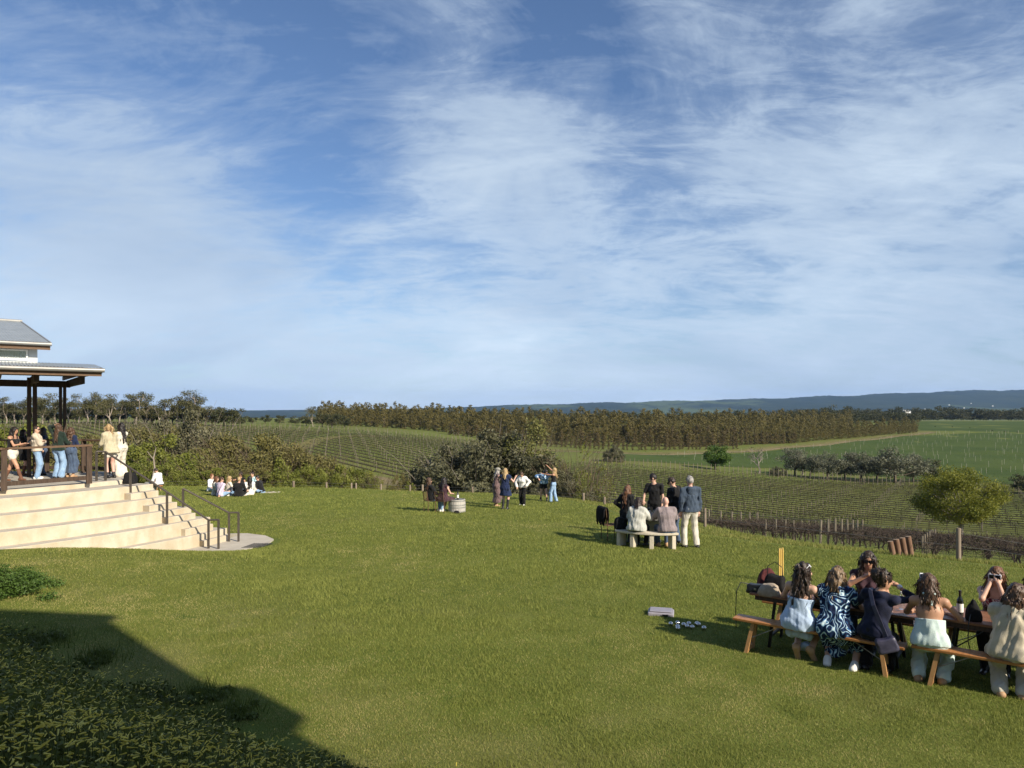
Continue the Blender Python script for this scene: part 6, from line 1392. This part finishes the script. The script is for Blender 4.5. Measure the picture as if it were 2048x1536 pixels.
            o2 = mb.build('bag_strap', M_navyl, root); me = soft_box((.24, .09, .17), 9, pinch=.92); o3 = link('shoulder_bag', me, M_navyl, root); o3.location = p2+sx_*.05-up*.15; o3.rotation_euler = (0, R(-18), R(20))
        elif x == 'shawl':
            f = Field(); p0 = SH[-1]; f.cap(p0-fw*.16*k-up*.03, SH[1]-fw*.16*k-up*.03, .06*k, .06*k, None, 1, .05).cap(p0-fw*.18*k-up*.25*k, SH[1]-fw*.18*k-up*.25*k, .07*k, .07*k, None, 1, .05); piece('shawl', f, wear[0][1], .01)
    return root
M_navyl = pmat('navy_leather', (.035, .034, .062), (.055, .053, .09), 14, .4, .1, 60, spec=.5); M_hatg = pmat('grey_straw', (.22, .21, .18), (.32, .31, .27), 40, .9, .3, 120)
def pattern(t, v, col):
    vo_ = t.nodes.new('ShaderNodeTexVoronoi'); mp = t.nodes.new('ShaderNodeMapping'); t.links.new(v, mp.inputs[0]); mp.inputs['Scale'].default_value = (1, 1, .8)
    n = t.nodes.new('ShaderNodeTexNoise'); t.links.new(v, n.inputs['Vector']); n.inputs['Scale'].default_value = 4; n.inputs['Detail'].default_value = 1
    wv = t.nodes.new('ShaderNodeTexWave'); t.links.new(VEC(t, 'ADD', mp.outputs[0], VEC(t, 'SCALE', n.outputs['Color'])), wv.inputs['Vector']); wv.inputs['Scale'].default_value = 1.9; wv.inputs['Distortion'].default_value = 7; wv.inputs['Detail'].default_value = 1.5; wv.inputs['Detail Scale'].default_value = 1.6
    return RAMP(t, wv.outputs['Fac'], [(0, (.010, .018, .055)), (.20, (.012, .03, .10)), (.22, (.04, .16, .36)), (.40, (.06, .21, .42)), (.42, (.55, .68, .74)), (.66, (.30, .52, .68)), (.76, (.012, .03, .09)), (1, (.02, .06, .17))], 'CONSTANT')
def pattern2(t, v, col):
    n = t.nodes.new('ShaderNodeTexNoise'); t.links.new(v, n.inputs['Vector']); n.inputs['Scale'].default_value = 14; n.inputs['Detail'].default_value = 2
    return RAMP(t, n.outputs['Fac'], [(.44, (.10, .20, .40)), (.48, (.32, .48, .68)), (.56, (.62, .72, .80))], 'CONSTANT')
def floral(t, v, col):
    n = t.nodes.new('ShaderNodeTexNoise'); t.links.new(v, n.inputs['Vector']); n.inputs['Scale'].default_value = 26; n.inputs['Detail'].default_value = 1
    return RAMP(t, n.outputs['Fac'], [(.40, (.12, .015, .03)), (.48, (.62, .52, .45)), (.58, (.30, .08, .10))], 'CONSTANT')
K = {'ltblue': cloth('light_blue_denim', (.36, .47, .64), (.44, .55, .71)), 'pattern': pmat('cloth_blue_pattern', (.05, .1, .2), None, 5, .8, .2, 120, spec=.15, extra=pattern), 'velvet': cloth('navy_velvet', (.006, .008, .022), (.012, .016, .045), .75), 'mint': cloth('mint', (.50, .62, .60), (.58, .69, .67)),
     'beige': cloth('beige_linen', (.42, .37, .28), (.50, .45, .35)), 'beige2': cloth('pale_trousers', (.50, .47, .40), (.58, .55, .48)), 'black': cloth('black', (.008, .008, .009), (.015, .015, .016)), 'navy': cloth('navy', (.012, .020, .055), (.02, .032, .085)),
     'hoodie': cloth('slate_blue', (.040, .058, .088), (.060, .082, .12)), 'cream': cloth('cream_cotton', (.60, .55, .46), (.68, .63, .54)), 'white': cloth('white_cotton', (.72, .71, .68), (.80, .79, .76)), 'grey': cloth('pale_grey_wool', (.40, .40, .36), (.48, .48, .44)),
     'mauve': cloth('mauve_shirt', (.20, .165, .17), (.26, .215, .22)), 'denim': cloth('blue_denim', (.20, .32, .50), (.30, .43, .60)), 'ddenim': cloth('dark_denim', (.05, .075, .13), (.08, .115, .18)), 'green': cloth('bottle_green', (.012, .024, .018), (.02, .036, .028)),
     'oat': cloth('oat_fleece', (.48, .41, .32), (.56, .49, .40)), 'khaki': cloth('khaki_shirt', (.42, .37, .25), (.50, .45, .32)), 'brown': cloth('mauve_brown', (.12, .080, .080), (.17, .115, .115)), 'plum': cloth('dark_plum', (.045, .022, .030), (.07, .036, .046)), 'lilac': cloth('lilac', (.55, .45, .58), (.63, .53, .66)),
     'aqua': cloth('pale_aqua', (.42, .60, .64), (.5, .68, .72)), 'brownboot': pmat('brown_suede', (.12, .055, .032), (.17, .08, .048), 12, .8, .1, 80), 'blackboot': pmat('black_boot', (.010, .009, .009), (.016, .015, .015), 12, .4, .1, 80, spec=.5), 'whiteshoe': pmat('white_shoe', (.68, .66, .62), (.76, .74, .70), 12, .6),
     'tanshoe': pmat('tan_shoe', (.36, .22, .12), (.44, .28, .16), 12, .6), 'blueprint': pmat('cloth_blue_print', (.3, .4, .6), None, 5, .85, .2, 120, spec=.15, extra=pattern2), 'floral': pmat('cloth_floral', (.3, .2, .2), None, 5, .85, .2, 120, spec=.15, extra=floral), 'solew': pmat('white_sole', (.72, .70, .66), None, 12, .6)}
# ------------------------------------------------------------------ who is where
def a_px(px, b):
    u = (px-1024)/FPX; o = TO+TN*b; return (u*o[1]-o[0])/(TE[0]-u*TE[1])
def seat_at(px, b): q = tw(a_px(px, b), b); return (q[0], q[1], gz(*q))
def face(p, q): return math.atan2(-(q[0]-p[0]), q[1]-p[1])
NEAR, MID, FAR = .0115, .017, .02
PT = 'friends around the picnic tables'
# front row, backs to the terrace
person(seat_at(1597, .12), TRZ, 'woman in strapless light blue dress, long dark curls, seated on the bench end', 1.64, NEAR, 'sit', 8, 2, -4, (-58, 4, 0), ('table', 'table'), ((-.02, -.02, .10, (.1, .3, -.95)), (.16, .02, .09, (.35, .35, -.85))), None, .44, skin='fair', hair=('curly', 'dark'),
       wear=(('dress', K['ltblue'], {'bare': -.02, 'hem': .5, 'flare': .05, 'apron': True, 'wr': .008}), ('shoes', K['tanshoe'], {'h': .07})), extra=('shades_up',), group=None)
person(seat_at(1668, .12), TRZ, 'woman in swirling blue and white patterned dress with streaked shoulder-length hair', 1.64, NEAR, 'sit', 16, 0, 4, (6, 20, 4), ('table', 'table'), ((-.08, -.02, 0), (.26, -.04, 0)), None, .44, skin='fair', hair=('mid', 'mixed'),
       wear=(('dress', K['pattern'], {'sleeve': .22, 'hem': .62, 'flare': .05, 'apron': True}), ('shoes', K['whiteshoe'], {'h': .11})), group=None)
person(seat_at(1748, .12), TRZ, 'woman in dark navy velvet with curly pinned-up hair and a shoulder bag', 1.64, NEAR, 'sit', 12, 4, -12, (-52, 6, 0), ('table', (.24, .30, 1.12, (1, .1, -.35))), ((-.12, .10, 0), (.14, .12, 0)), None, .44, skin='tan', hair=('bun', 'dark'),
       wear=(('top', K['velvet'], {'sleeve': .78, 'hem': -.06}), ('wide', K['black'], {'len': .9}), ('shoes', K['blackboot'], {'h': .1})), extra=('crossbag', 'bracelet'), group=None)
person(seat_at(1862, .12), TRZ, 'bare-backed woman in mint top and wide trousers with a mint ribbon', 1.68, NEAR, 'sit', 14, -2, 8, (16, 10, 0), ('table', 'table'), ((-.14, .02, 0), (.12, .06, 0)), None, .44, skin='tan', hair=('mid', 'brown'),
       wear=(('top', K['mint'], {'sleeve': 0, 'hem': -.07, 'bare': -.09, 'd': .022}), ('wide', K['mint'], {'len': .95, 'flare': .03}), ('shoes', K['tanshoe'], {'h': .07})), extra=('ribbon', 'shades_up'), group=None)
person(seat_at(2018, .12), TRZ, 'woman in crumpled beige linen jacket and pale wide trousers, hands raised to her face', 1.66, NEAR, 'sit', 12, 2, -10, (-40, 12, 0), ('face', 'face'), ((-.08, .0, 0), (.14, .04, 0)), None, .44, skin='fair', hair=('long', 'brown'),
       wear=(('jacket', K['beige'], {'hem': -.08, 'd': .035}), ('wide', K['beige2'], {'len': .95, 'flare': .035}), ('shoes', K['tanshoe'], {'h': .07})), group=None)
# far side, facing the terrace
person(seat_at(1738, 1.33), TRZ+math.pi, 'dark-haired woman in sunglasses facing the terrace behind the curly-haired woman', 1.76, NEAR, 'sit', 6, 0, 0, (12, 8, 0), ('table', (-.02, .30, 1.02, (1, -.2, -.6))), None, None, .44, skin='tan', hair=('long', 'dark'),
       wear=(('top', K['plum'], {'sleeve': .0, 'hem': -.06}), ('trousers', K['ddenim']), ('shoes', K['blackboot'], {'h': .1})), extra=('shades',), group=None)
person(seat_at(1994, 1.33), TRZ+math.pi, 'woman in white heart-shaped sunglasses and floral top, hands under her chin', 1.66, NEAR, 'sit', 8, 0, 0, (-8, 2, 0), ('face', 'face'), None, None, .44, skin='fair', hair=('long', 'auburn'),
       wear=(('top', K['floral'], {'sleeve': 0, 'hem': -.06, 'bare': .06}), ('trousers', K['black']), ('shoes', K['blackboot'], {'h': .1})), extra=('heart',), group=None)
person(seat_at(2068, 1.33), TRZ+math.pi, 'person in a blue shirt at the far end of the picnic table', 1.66, NEAR, 'sit', 14, 0, 0, (10, 10, 0), ('table', 'table'), None, None, .44, skin='fair', hair=('mid', 'dark'),
       wear=(('top', K['denim'], {'sleeve': 1, 'hem': -.06}), ('trousers', K['ddenim']), ('shoes', K['blackboot'], {'h': .1})), group=None)
# round the stone table
def stand(px, yf, yt, yaw, label, **kw):
    p = kw.pop('p', None) or at(px, yf); H = (yf-yt)*p.y/FPX*kw.pop('hs', 1.0)*1.03; return person(tuple(p), R(yaw), label, H, **kw)
stand(1381, 1096, 957, 8, 'grey-haired man in slate blue hoodie and pale trousers standing at the stone table', res=MID, male=True, head=(12, 10, 0), hands=('down', 'down'), hair=('short', 'grey'), feet=((-.15, .0, 0), (.14, -.06, 0)), wear=(('jacket', K['hoodie'], {'hem': -.06, 'd': .024}), ('hood', K['hoodie']), ('trousers', K['beige2'], {'flare': .02}), ('shoes', K['blackboot'], {'h': .13, 'sole': K['solew']})), skin='pink')
stand(1352, 1089, 958, 40, 'man in black jacket and glasses looking down beside the man in the hoodie', res=MID, male=True, head=(18, 30, 0), lean=6, hands=((-.14, .26, 1.05), (.12, .28, 1.06)), hair=('short', 'dark'), wear=(('jacket', K['black'], {'hem': -.05}), ('trousers', K['ddenim'], {'flare': .015}), ('shoes', K['blackboot'], {'h': .12})), extra=('shades',))
stand(1316, 1080, 957, 150, 'young man in a black tee shirt behind the stone table, looking aside', res=MID, male=True, head=(-75, 18, 0), hands=('down', (.2, .3, 1.0)), hair=('short', 'black'), wear=(('top', K['black'], {'hem': -.04, 'sleeve': .3}), ('trousers', K['black'], {'flare': .015}), ('shoes', K['blackboot'], {'h': .12})), p=Vector((TC[0]+.25, TC[1]+.95, gz(TC[0]+.25, TC[1]+.95))))
stand(1279, 1078, 967, -40, 'woman in black coat with long auburn hair standing with one hand on her hip', res=MID, head=(-20, 16, 0), hands=('hip', 'down'), hair=('long', 'auburn'), wear=(('jacket', K['black'], {'hem': -.22, 'd': .03, 'flare': .02}), ('trousers', K['black'], {'flare': .015}), ('shoes', K['blackboot'], {'h': .12})), p=Vector((TC[0]-.72, TC[1]-.15, gz(TC[0]-.72, TC[1]-.15))))
for px, ang, H, kw in ((1282, 240, 1.72, dict(label='seated woman in pale grey jacket with dark bob, back turned, on the stone bench', male=False, hair=('mid', 'dark'), wear=(('jacket', K['grey'], {'hem': -.08, 'd': .05}), ('trousers', K['black']), ('shoes', K['blackboot'], {'h': .12})), fat=1.12)),
                       (1333, 277, 1.78, dict(label='seated bald man in mauve shirt and jeans, back turned, on the stone bench', male=True, hair=('bald', None), wear=(('top', K['mauve'], {'hem': -.07, 'sleeve': 1, 'd': .035}), ('trousers', K['ddenim']), ('shoes', K['tanshoe'], {'h': .12})), fat=1.14, skin='pink'))):
    q = (TC[0]+1.25*math.cos(R(ang)), TC[1]+1.25*math.sin(R(ang))); lb = kw.pop('label')
    person((q[0], q[1], gz(TC[0], TC[1]-1.2)), face(q, TC), lb, H, MID, 'sit', 12, 0, 0, (0, 14, 0), ('table', 'table'), None, None, .44, **kw)
# pair at the half barrel
c1 = at(862, 1025); c2 = at(886, 1026)
for c, yw, lb in ((c1, -60, 'rusty iron garden chair under the woman in the dark jacket'), (c2, -32, 'rusty iron garden chair under the black-haired woman')): iron_chair(tuple(c), R(yw), lb, .8)
person((c1.x, c1.y, c1.z), R(-60), 'woman in dark jacket and sunglasses on a chair by the half barrel', 1.66, MID, 'sit', -8, 0, 0, (-20, -4, 0), ('lap', 'lap'), None, None, .45, hair=('mid', 'brown'), wear=(('jacket', K['black'], {'hem': -.05}), ('trousers', K['denim']), ('shoes', K['whiteshoe'], {'h': .1})), extra=('shades',))
person((c2.x, c2.y, c2.z), R(-32), 'black-haired woman in sleeveless dark plum dress, back turned, by the half barrel', 1.68, MID, 'sit', 4, 0, 0, (8, 6, 0), ('lap', (.24, .30, .72)), ((-.16, .22, 0), (.17, .34, 0)), None, .45, hair=('long', 'black'), wear=(('dress', K['plum'], {'hem': .42, 'flare': .03}), ('shoes', K['whiteshoe'], {'h': .09})))
# dancers
stand(992, 1013, 938, -70, 'dancer in long mauve-brown dress and grey straw hat, arm round the woman in navy', res=MID, head=(0, 6, 0), lean=6, hands=((-.05, .42, 1.36), (.22, .40, 1.30)), hair=('mid', 'grey'), skin='fair', wear=(('dress', K['brown'], {'hem': .88, 'flare': .03}), ('shoes', K['tanshoe'], {'h': .07})), extra=('sunhat',))
stand(1010, 1020, 939, -25, 'dancer in short navy dress and tall black boots with arms raised', res=MID, head=(25, 4, 0), lean=2, hands=((-.24, .36, 1.42, (-.8, .3, -.6)), (.34, .30, 1.34, (.6, .1, -1))), hair=('mid', 'blond'), skin='pink', wear=(('dress', K['navy'], {'hem': .40, 'flare': .05, 'sleeve': .1}), ('boots', K['blackboot'], {'h': .42})))
stand(1046, 1011, 948, 155, 'dancer in loose white shirt and black trousers looking down at the grass', res=MID, head=(0, 34, 0), lean=10, hands=((-.26, .18, 1.02, (-1, -.3, -.2)), (.24, .22, .95, (1, -.2, -.2))), hair=('short', 'brown'), hs=1.06, wear=(('top', K['white'], {'hem': .0, 'sleeve': 1, 'd': .045}), ('trousers', K['black'], {'flare': .03}), ('shoes', K['whiteshoe'], {'h': .12})), feet=((-.08, .05, 0), (.12, -.05, 0)))
stand(1087, 1003, 944, 170, 'dancer bending in a blue print shirt with black shorts and boots', res=MID, head=(20, 30, 0), lean=20, twist=30, hands=((-.45, .12, 1.05, (-1, 0, .3)), (.20, .38, 1.20, (1, .2, -.4))), hair=('mid', 'black'), hs=1.1, wear=(('top', K['blueprint'], {'hem': .04, 'sleeve': .7, 'd': .055}), ('shorts', K['black'], {'len': .42}), ('boots', K['blackboot'], {'h': .2})), feet=((-.2, .1, 0), (.16, -.1, 0)))
stand(1107, 1005, 938, 72, 'blond dancer in black halter top and light jeans, one arm stretched high', res=MID, head=(0, -6, 0), lean=-4, hands=((-.10, .50, 1.42, (-.4, 0, -1)), (.12, .36, 1.82, (1, -.2, .1))), hair=('mid', 'blond'), hs=1.0, skin='tan', wear=(('top', K['black'], {'hem': .10, 'sleeve': 0, 'bare': .08}), ('trousers', K['denim'], {'flare': .03}), ('shoes', K['blackboot'], {'h': .1})), feet=((-.1, .12, 0), (.1, -.14, 0)))
# on the deck
def deck(px, yf, yt, yaw, label, **kw): return stand(px, yf, yt, yaw, label, p=at(px, yf, DZ), res=MID, **kw)
deck(24, 964, 857, -88, 'woman in black off-shoulder top, pale shorts and brown socks reading her phone on the deck', lean=4, head=(0, 12, 0), hands=((-.05, .36, 1.16, (-.6, -.4, -1)), (.08, .40, 1.20, (.6, -.4, -1))), hair=('mid', 'black'), skin='tan', feet=((-.05, -.26, 0), (.06, .34, 0)), wear=(('top', K['black'], {'hem': .08, 'sleeve': .15, 'bare': .09}), ('shorts', K['cream'], {'len': .35}), ('boots', K['brownboot'], {'h': .36})), extra=('phone',))
deck(46, 951, 862, -60, 'person in dark dress with bare legs and brown boots half hidden by the post', head=(-20, 0, 0), hands=('cross', 'cross'), hair=('mid', 'black'), wear=(('dress', K['black'], {'hem': .42, 'flare': .03, 'sleeve': .9}), ('boots', K['brownboot'], {'h': .36})))
deck(74, 958, 855, -62, 'person in oat fleece and light blue jeans and sunglasses standing on the deck', head=(-16, 4, 0), lean=-3, hands=('cross', 'cross'), hair=('short', 'dark'), male=True, wear=(('jacket', K['oat'], {'hem': -.02, 'd': .04}), ('trousers', K['denim'], {'flare': .03}), ('shoes', K['whiteshoe'], {'h': .1})), extra=('shades',))
deck(86, 950, 858, 130, 'dark-haired woman in navy top and sunglasses behind the oat fleece', head=(10, 0, 0), hands=('cross', 'cross'), hair=('mid', 'dark'), wear=(('top', K['navy'], {'hem': -.03, 'sleeve': 1}), ('trousers', K['ddenim'], {'flare': .02}), ('shoes', K['blackboot'], {'h': .1})), extra=('shades',))
deck(117, 957, 851, -14, 'woman in bottle green jumper and blue jeans holding one hand to her hair', head=(20, -4, 0), hands=('head', (.12, .34, 1.1)), hair=('long', 'brown'), wear=(('jacket', K['green'], {'hem': -.04, 'd': .035, 'collar': False}), ('trousers', K['denim'], {'flare': .045}), ('shoes', K['blackboot'], {'h': .1})))
deck(141, 955, 858, -10, 'woman with wavy brown hair in navy top and long dark denim skirt on the deck', head=(10, 2, 0), hands=((-.1, .3, 1.1), (.12, .3, 1.1)), hair=('curly', 'brown'), wear=(('top', K['navy'], {'hem': .02, 'sleeve': 1}), ('skirt', K['ddenim'], {'hem': .90, 'flare': .0}), ('shoes', K['tanshoe'], {'h': .08})))
deck(222, 956, 852, 62, 'woman in loose khaki shirt with curly blond ponytail leaning on the deck rail', head=(10, 4, 0), lean=10, hands=((-.10, .40, 1.02), (.14, .38, 1.04)), hair=('tail', 'blond'), skin='pink', wear=(('jacket', K['khaki'], {'hem': -.14, 'd': .045, 'flare': .05}), ('shorts', K['cream'], {'len': .42}), ('boots', K['blackboot'], {'h': .17})))
deck(243, 953, 850, 70, 'woman in cream jumpsuit with long straight black hair and folded arms', head=(8, 2, 0), hands=('cross', 'cross'), hair=('long', 'black'), wear=(('top', K['cream'], {'hem': -.02, 'sleeve': .3}), ('wide', K['cream'], {'len': .97, 'flare': .04}), ('shoes', K['blackboot'], {'h': .1})), extra=('shades',))
ps = at(266, 967, SZ[1]); bag('backpack', (ps.x-.05, ps.y-.05, SZ[1]), 0, (.34, .24, .32), M_black, 'black rucksack left on the end of the upper step', None, 8, .7)
# man on his own by the scrub
p = at(319, 982); MB_ = empty('low_stool', (p.x, p.y, p.z), 0, 'low wooden stool under the man in the white shirt', 'stool'); MB().lathe([(.15, .24), (.16, .25), (.16, .28), (.15, .29)], 18).build('seat', M_varn, MB_)
for a in (45, 135, 225, 315): MB().bar((.10*math.cos(R(a)), .10*math.sin(R(a)), .25), (.14*math.cos(R(a)), .14*math.sin(R(a)), -.02), .03, .03).build('leg', M_varnl, MB_)
person(tuple(p), R(75), 'man in white shirt sitting alone on a low stool by the small barrel', 1.72, MID, 'sit', 14, 0, 0, (0, 30, 0), ('lap', 'lap'), ((-.14, .40, 0), (.14, .42, 0)), None, .29, male=True, hair=('short', 'dark'), wear=(('top', K['white'], {'hem': -.06, 'sleeve': .9, 'd': .03}), ('trousers', K['ddenim']), ('shoes', K['whiteshoe'], {'h': .1})))
# picnic circle on the grass
def picnic(px, py, yaw, label, top, **kw):
    p = at(px, py); w = kw.pop('w', (('top', top, {'hem': -.05, 'sleeve': kw.pop('sl', .9), 'd': .025}), ('trousers', kw.pop('leg', K['denim'])), ('shoes', kw.pop('shoe', K['whiteshoe']), {'h': .1}))); return person(tuple(p), R(yaw), label, 1.72, FAR, 'ground', kw.pop('lean', 6), 0, 0, kw.pop('head', (0, 4, 0)), kw.pop('hands', ('lap', 'lap')), wear=w, **kw)
picnic(421, 984, -110, 'picnicker in white shirt sitting behind the person in grey', K['white'], hair=('short', 'ginger'))
picnic(429, 992, -80, 'picnicker in grey top with white shoes stretched out on the grass', K['grey'], hair=('mid', 'auburn'), feet=((-.3, .1, 0), (-.55, -.15, 0)))
picnic(440, 994, -30, 'picnicker in lilac shirt and dark glasses leaning on one arm', K['lilac'], hair=('short', 'brown'), male=True, hands=('lap', 'back'), extra=('shades',), head=(-30, 4, 0))
picnic(456, 991, -50, 'blond picnicker in cream jumper with hands clasped', K['cream'], hair=('mid', 'blond'), head=(-25, 0, 0), extra=('shades',))
picnic(477, 994, 0, 'fair-haired picnicker in black jumper with back turned', K['black'], hair=('short', 'blond'), male=True, leg=K['black'])
picnic(482, 980, 185, 'picnicker in strappy top with tanned shoulders facing the others', K['black'], sl=0, skin='tan', hair=('bun', 'dark'), extra=('shades',), hands=('lap', (.3, .3, .55)))
picnic(499, 991, 25, 'dark-haired picnicker in white blouse and pale shorts leaning back', K['white'], hair=('long', 'black'), leg=K['cream'], hands=('back', 'lap'), lean=-6)
picnic(507, 979, 160, 'picnicker in pale aqua shirt with a cap of dark hair', K['aqua'], hair=('short', 'dark'), male=True)
picnic(524, 987, 80, 'picnicker in black top and jeans bent over on the picnic edge', K['black'], hair=('short', 'black'), male=True, lean=22)
p = at(541, 986); rug = empty('picnic_rug', tuple(p), R(10), 'pale crumpled rug on the grass beside the picnickers', 'rug')
mb = MB(); V = []; 
for i in range(9):
    for j in range(7): V.append((-.45+i*.11, -.3+j*.1, .03+.02*math.sin(i*1.7)*math.cos(j*1.3)+.012*math.sin(i*3+j)))
mb.add(V, [(i*7+j, (i+1)*7+j, (i+1)*7+j+1, i*7+j+1) for i in range(8) for j in range(6)]); o = mb.build('cloth', K['beige'], rug, smooth=True); o.modifiers.new('thick', 'SOLIDIFY').thickness = .02
# ------------------------------------------------------------------ planted bank: leafy cover with drooping yellow flowers
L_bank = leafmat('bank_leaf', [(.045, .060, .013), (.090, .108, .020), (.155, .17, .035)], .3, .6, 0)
L_stem = leafmat('flower_stem', [(.07, .085, .025), (.11, .13, .04), (.15, .16, .05)], .3, .6, 0)
L_bloom = leafmat('yellow_bloom', [(.72, .58, .08), (.84, .72, .14), (.90, .82, .30)], .35, .6, .3)
def s_of(x, y): return (x-TOE_P[0])*TOE_N[0]+(y-TOE_P[1])*TOE_N[1]
def bank_pts(n, lo=.45, hi=4.6, pw_=1.0):
    y = rng.uniform(1.6, 12.5, n*6); x = rng.uniform(-1.05, .12, n*6)*y; s = s_of(x, y)
    ok = (s > lo+.22*np.sin(x*2.1)+.15*np.sin(x*5.3+1)) & (s < hi) & (x < 1.2); ok &= rng.random(len(x)) < np.clip(4.2/np.hypot(x, y), .15, 1)
    return x[ok][:n], y[ok][:n]
# leaves
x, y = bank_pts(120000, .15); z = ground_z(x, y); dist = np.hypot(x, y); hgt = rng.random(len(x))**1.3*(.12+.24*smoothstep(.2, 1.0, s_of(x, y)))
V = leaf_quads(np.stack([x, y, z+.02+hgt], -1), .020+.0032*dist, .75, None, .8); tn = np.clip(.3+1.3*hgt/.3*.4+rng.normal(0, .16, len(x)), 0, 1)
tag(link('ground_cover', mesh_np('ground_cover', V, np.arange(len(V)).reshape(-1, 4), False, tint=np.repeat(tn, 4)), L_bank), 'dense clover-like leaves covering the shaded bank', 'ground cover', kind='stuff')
# grassy blades among them
x, y = bank_pts(26000, .1); z = ground_z(x, y); h_ = rng.uniform(.06, .26, len(x))
blades(x, y, z, h_, .008*np.ones(len(x)), rng.random(len(x))*.7, rng.random(len(x)), 'bank_grass', L_stem, 'thin grass blades and stalks among the bank flowers')
def flower_parts(seed):
    r_ = np.random.default_rng(seed); st = MB(); bl = []
    h = r_.uniform(.28, .44); top = np.array((r_.normal(0, .04), r_.normal(0, .04), h)); st.tube([(0, 0, 0), top*.5+r_.normal(0, .01, 3), top], [.0026, .0023, .002], 4)
    for k in range(r_.integers(2, 4)):
        a = r_.uniform(0, 6.28); b0 = top+np.array((math.cos(a)*.012, math.sin(a)*.012, .012)); el = r_.uniform(-.55, .45); d = np.array((math.cos(a)*math.cos(el), math.sin(a)*math.cos(el), math.sin(el))); st.tube([top, b0], .0014, 3)
        mb = MB(); L = r_.uniform(.026, .038); mb.tube([b0, b0+d*L*.35, b0+d*L*.8, b0+d*L], [.0012, .0026, .0031, .0040], 6); bl.append(mb)
    return st, bl
def to_me(mb, nm, mat, t): me = mb.mesh(nm, True); me.materials.append(mat); a = me.attributes.new('tint', 'FLOAT', 'POINT'); a.data.foreach_set('value', np.full(len(me.vertices), t, np.float32)); return me
FT = []
for s in range(9):
    st, bl = flower_parts(s+40); FT.append((to_me(st, 'stem', L_stem, .6), [to_me(b, 'bloom', L_bloom, rng.uniform(.2, .8)) for b in bl]))
x, y = bank_pts(4800, .5, 4.4); dist = np.hypot(x, y); o_ = np.argsort(dist); x, y, dist = x[o_], y[o_], dist[o_]; z = ground_z(x, y)
vis = (np.abs(x/y+.36) < .38) & ((-z-.3)/y < .53)
first = [i for i in range(len(x)) if vis[i]][:300]; fs = set(first)
for i in first:
    st, bl = FT[rng.integers(len(FT))]; root = link('oxalis_flower', st, None, None, (x[i], y[i], z[i]), rng.uniform(0, 6.28)); s_ = rng.uniform(.85, 1.2); root.scale = (s_, s_, s_)
    tag(root, 'slender stalk of closed drooping yellow flowers on the shaded bank', 'flower', 'yellow flowers on the shaded bank')
    for b in bl: link('bloom', b, None, root)
Vs = []; Ts = []; Sv = []; Q8 = np.array([(0, 1, 2, 3)])
rest_ = np.array([i for i in range(len(x)) if i not in fs])
for i in rest_:
    for k in range(2):
        a = rng.uniform(0, 6.28); el = rng.uniform(-.55, .5); d = np.array((math.cos(a)*math.cos(el), math.sin(a)*math.cos(el), math.sin(el))); sd_ = nv(np.cross(d, (0, 0, 1))); u_ = np.cross(sd_, d); h = rng.uniform(.26, .44); c = np.array((x[i]+rng.normal(0, .03), y[i]+rng.normal(0, .03), z[i]+h)); L = rng.uniform(.026, .038)
        b0, b1 = c, c+d*L
        Vs.append([b0-sd_*.0015, b0+u_*.0015, b0+sd_*.0015, b0-u_*.0015, b1-sd_*.0038, b1+u_*.0038, b1+sd_*.0038, b1-u_*.0038]); Ts.append([rng.uniform(.1, .9)]*8)
    Sv.append([(x[i]-.002, y[i], z[i]), (x[i]+.002, y[i], z[i]), c+np.array((.0, 0, 0))])
Vs = np.array(Vs).reshape(-1, 3); nb = len(Vs)//8; Qs = np.array([(0, 1, 5, 4), (1, 2, 6, 5), (2, 3, 7, 6), (3, 0, 4, 7), (4, 5, 6, 7)])
tag(link('flower_mass', mesh_np('flower_mass', Vs, (np.arange(nb)[:, None, None]*8+Qs[None]).reshape(-1, 4), False, tint=np.array(Ts).ravel()), L_bloom), 'many more closed yellow flowers across the bank', 'flowers', kind='stuff')
Sv = np.array(Sv).reshape(-1, 3); tag(link('stem_mass', mesh_np('stem_mass', Sv, np.arange(len(Sv)).reshape(-1, 3), False, tint=np.full(len(Sv), .5)), L_stem), 'stalks of the flowers across the bank', 'stems', kind='stuff')
# broad-leaved weeds at the foot of the bank
L_weed = leafmat('weed_leaf', [(.07, .095, .02), (.11, .14, .03), (.16, .19, .05)], .3, .5, .2)
for (px, py, r_, h, lb) in ((405, 1398, .26, .07, 'clump of broad dark weeds at the foot of the bank'), (470, 1432, .24, .05, 'low broad-leaved weed clump where bank meets lawn'), (190, 1325, .3, .05, 'weedy tuft near the top of the lawn shadow'), (80, 1290, .4, .07, 'dark weedy clump beside the low shrub')):
    p = at(px, py); cl = [(float(np.clip(rng.normal(0, r_*.5), -r_, r_)), float(np.clip(rng.normal(0, r_*.5), -r_, r_)), rng.uniform(.02, h), .07, .07, .05) for k in range(22)]; V, F, T = leaf_cloud(cl, 60, .045, .6, .1, .6); root = empty('weed_clump', tuple(p), 0, lb, 'weeds'); link('foliage', mesh_np('foliage', V, F, False, tint=T), L_weed, root)
    bx_ = rng.normal(0, r_*.6, (120, 2)); V = []
    for q in bx_: a = rng.uniform(0, 6.28); hh_ = rng.uniform(.1, .26); V += [(q[0]-.006, q[1], 0), (q[0]+.006, q[1], 0), (q[0]+math.cos(a)*.08, q[1]+math.sin(a)*.08, hh_)]
    tag(link('grass_leaf', mesh_np('grass_leaf', V, np.arange(len(V)).reshape(-1, 3), False, tint=np.full(len(V), .5)), L_weed, root), kind='stuff')
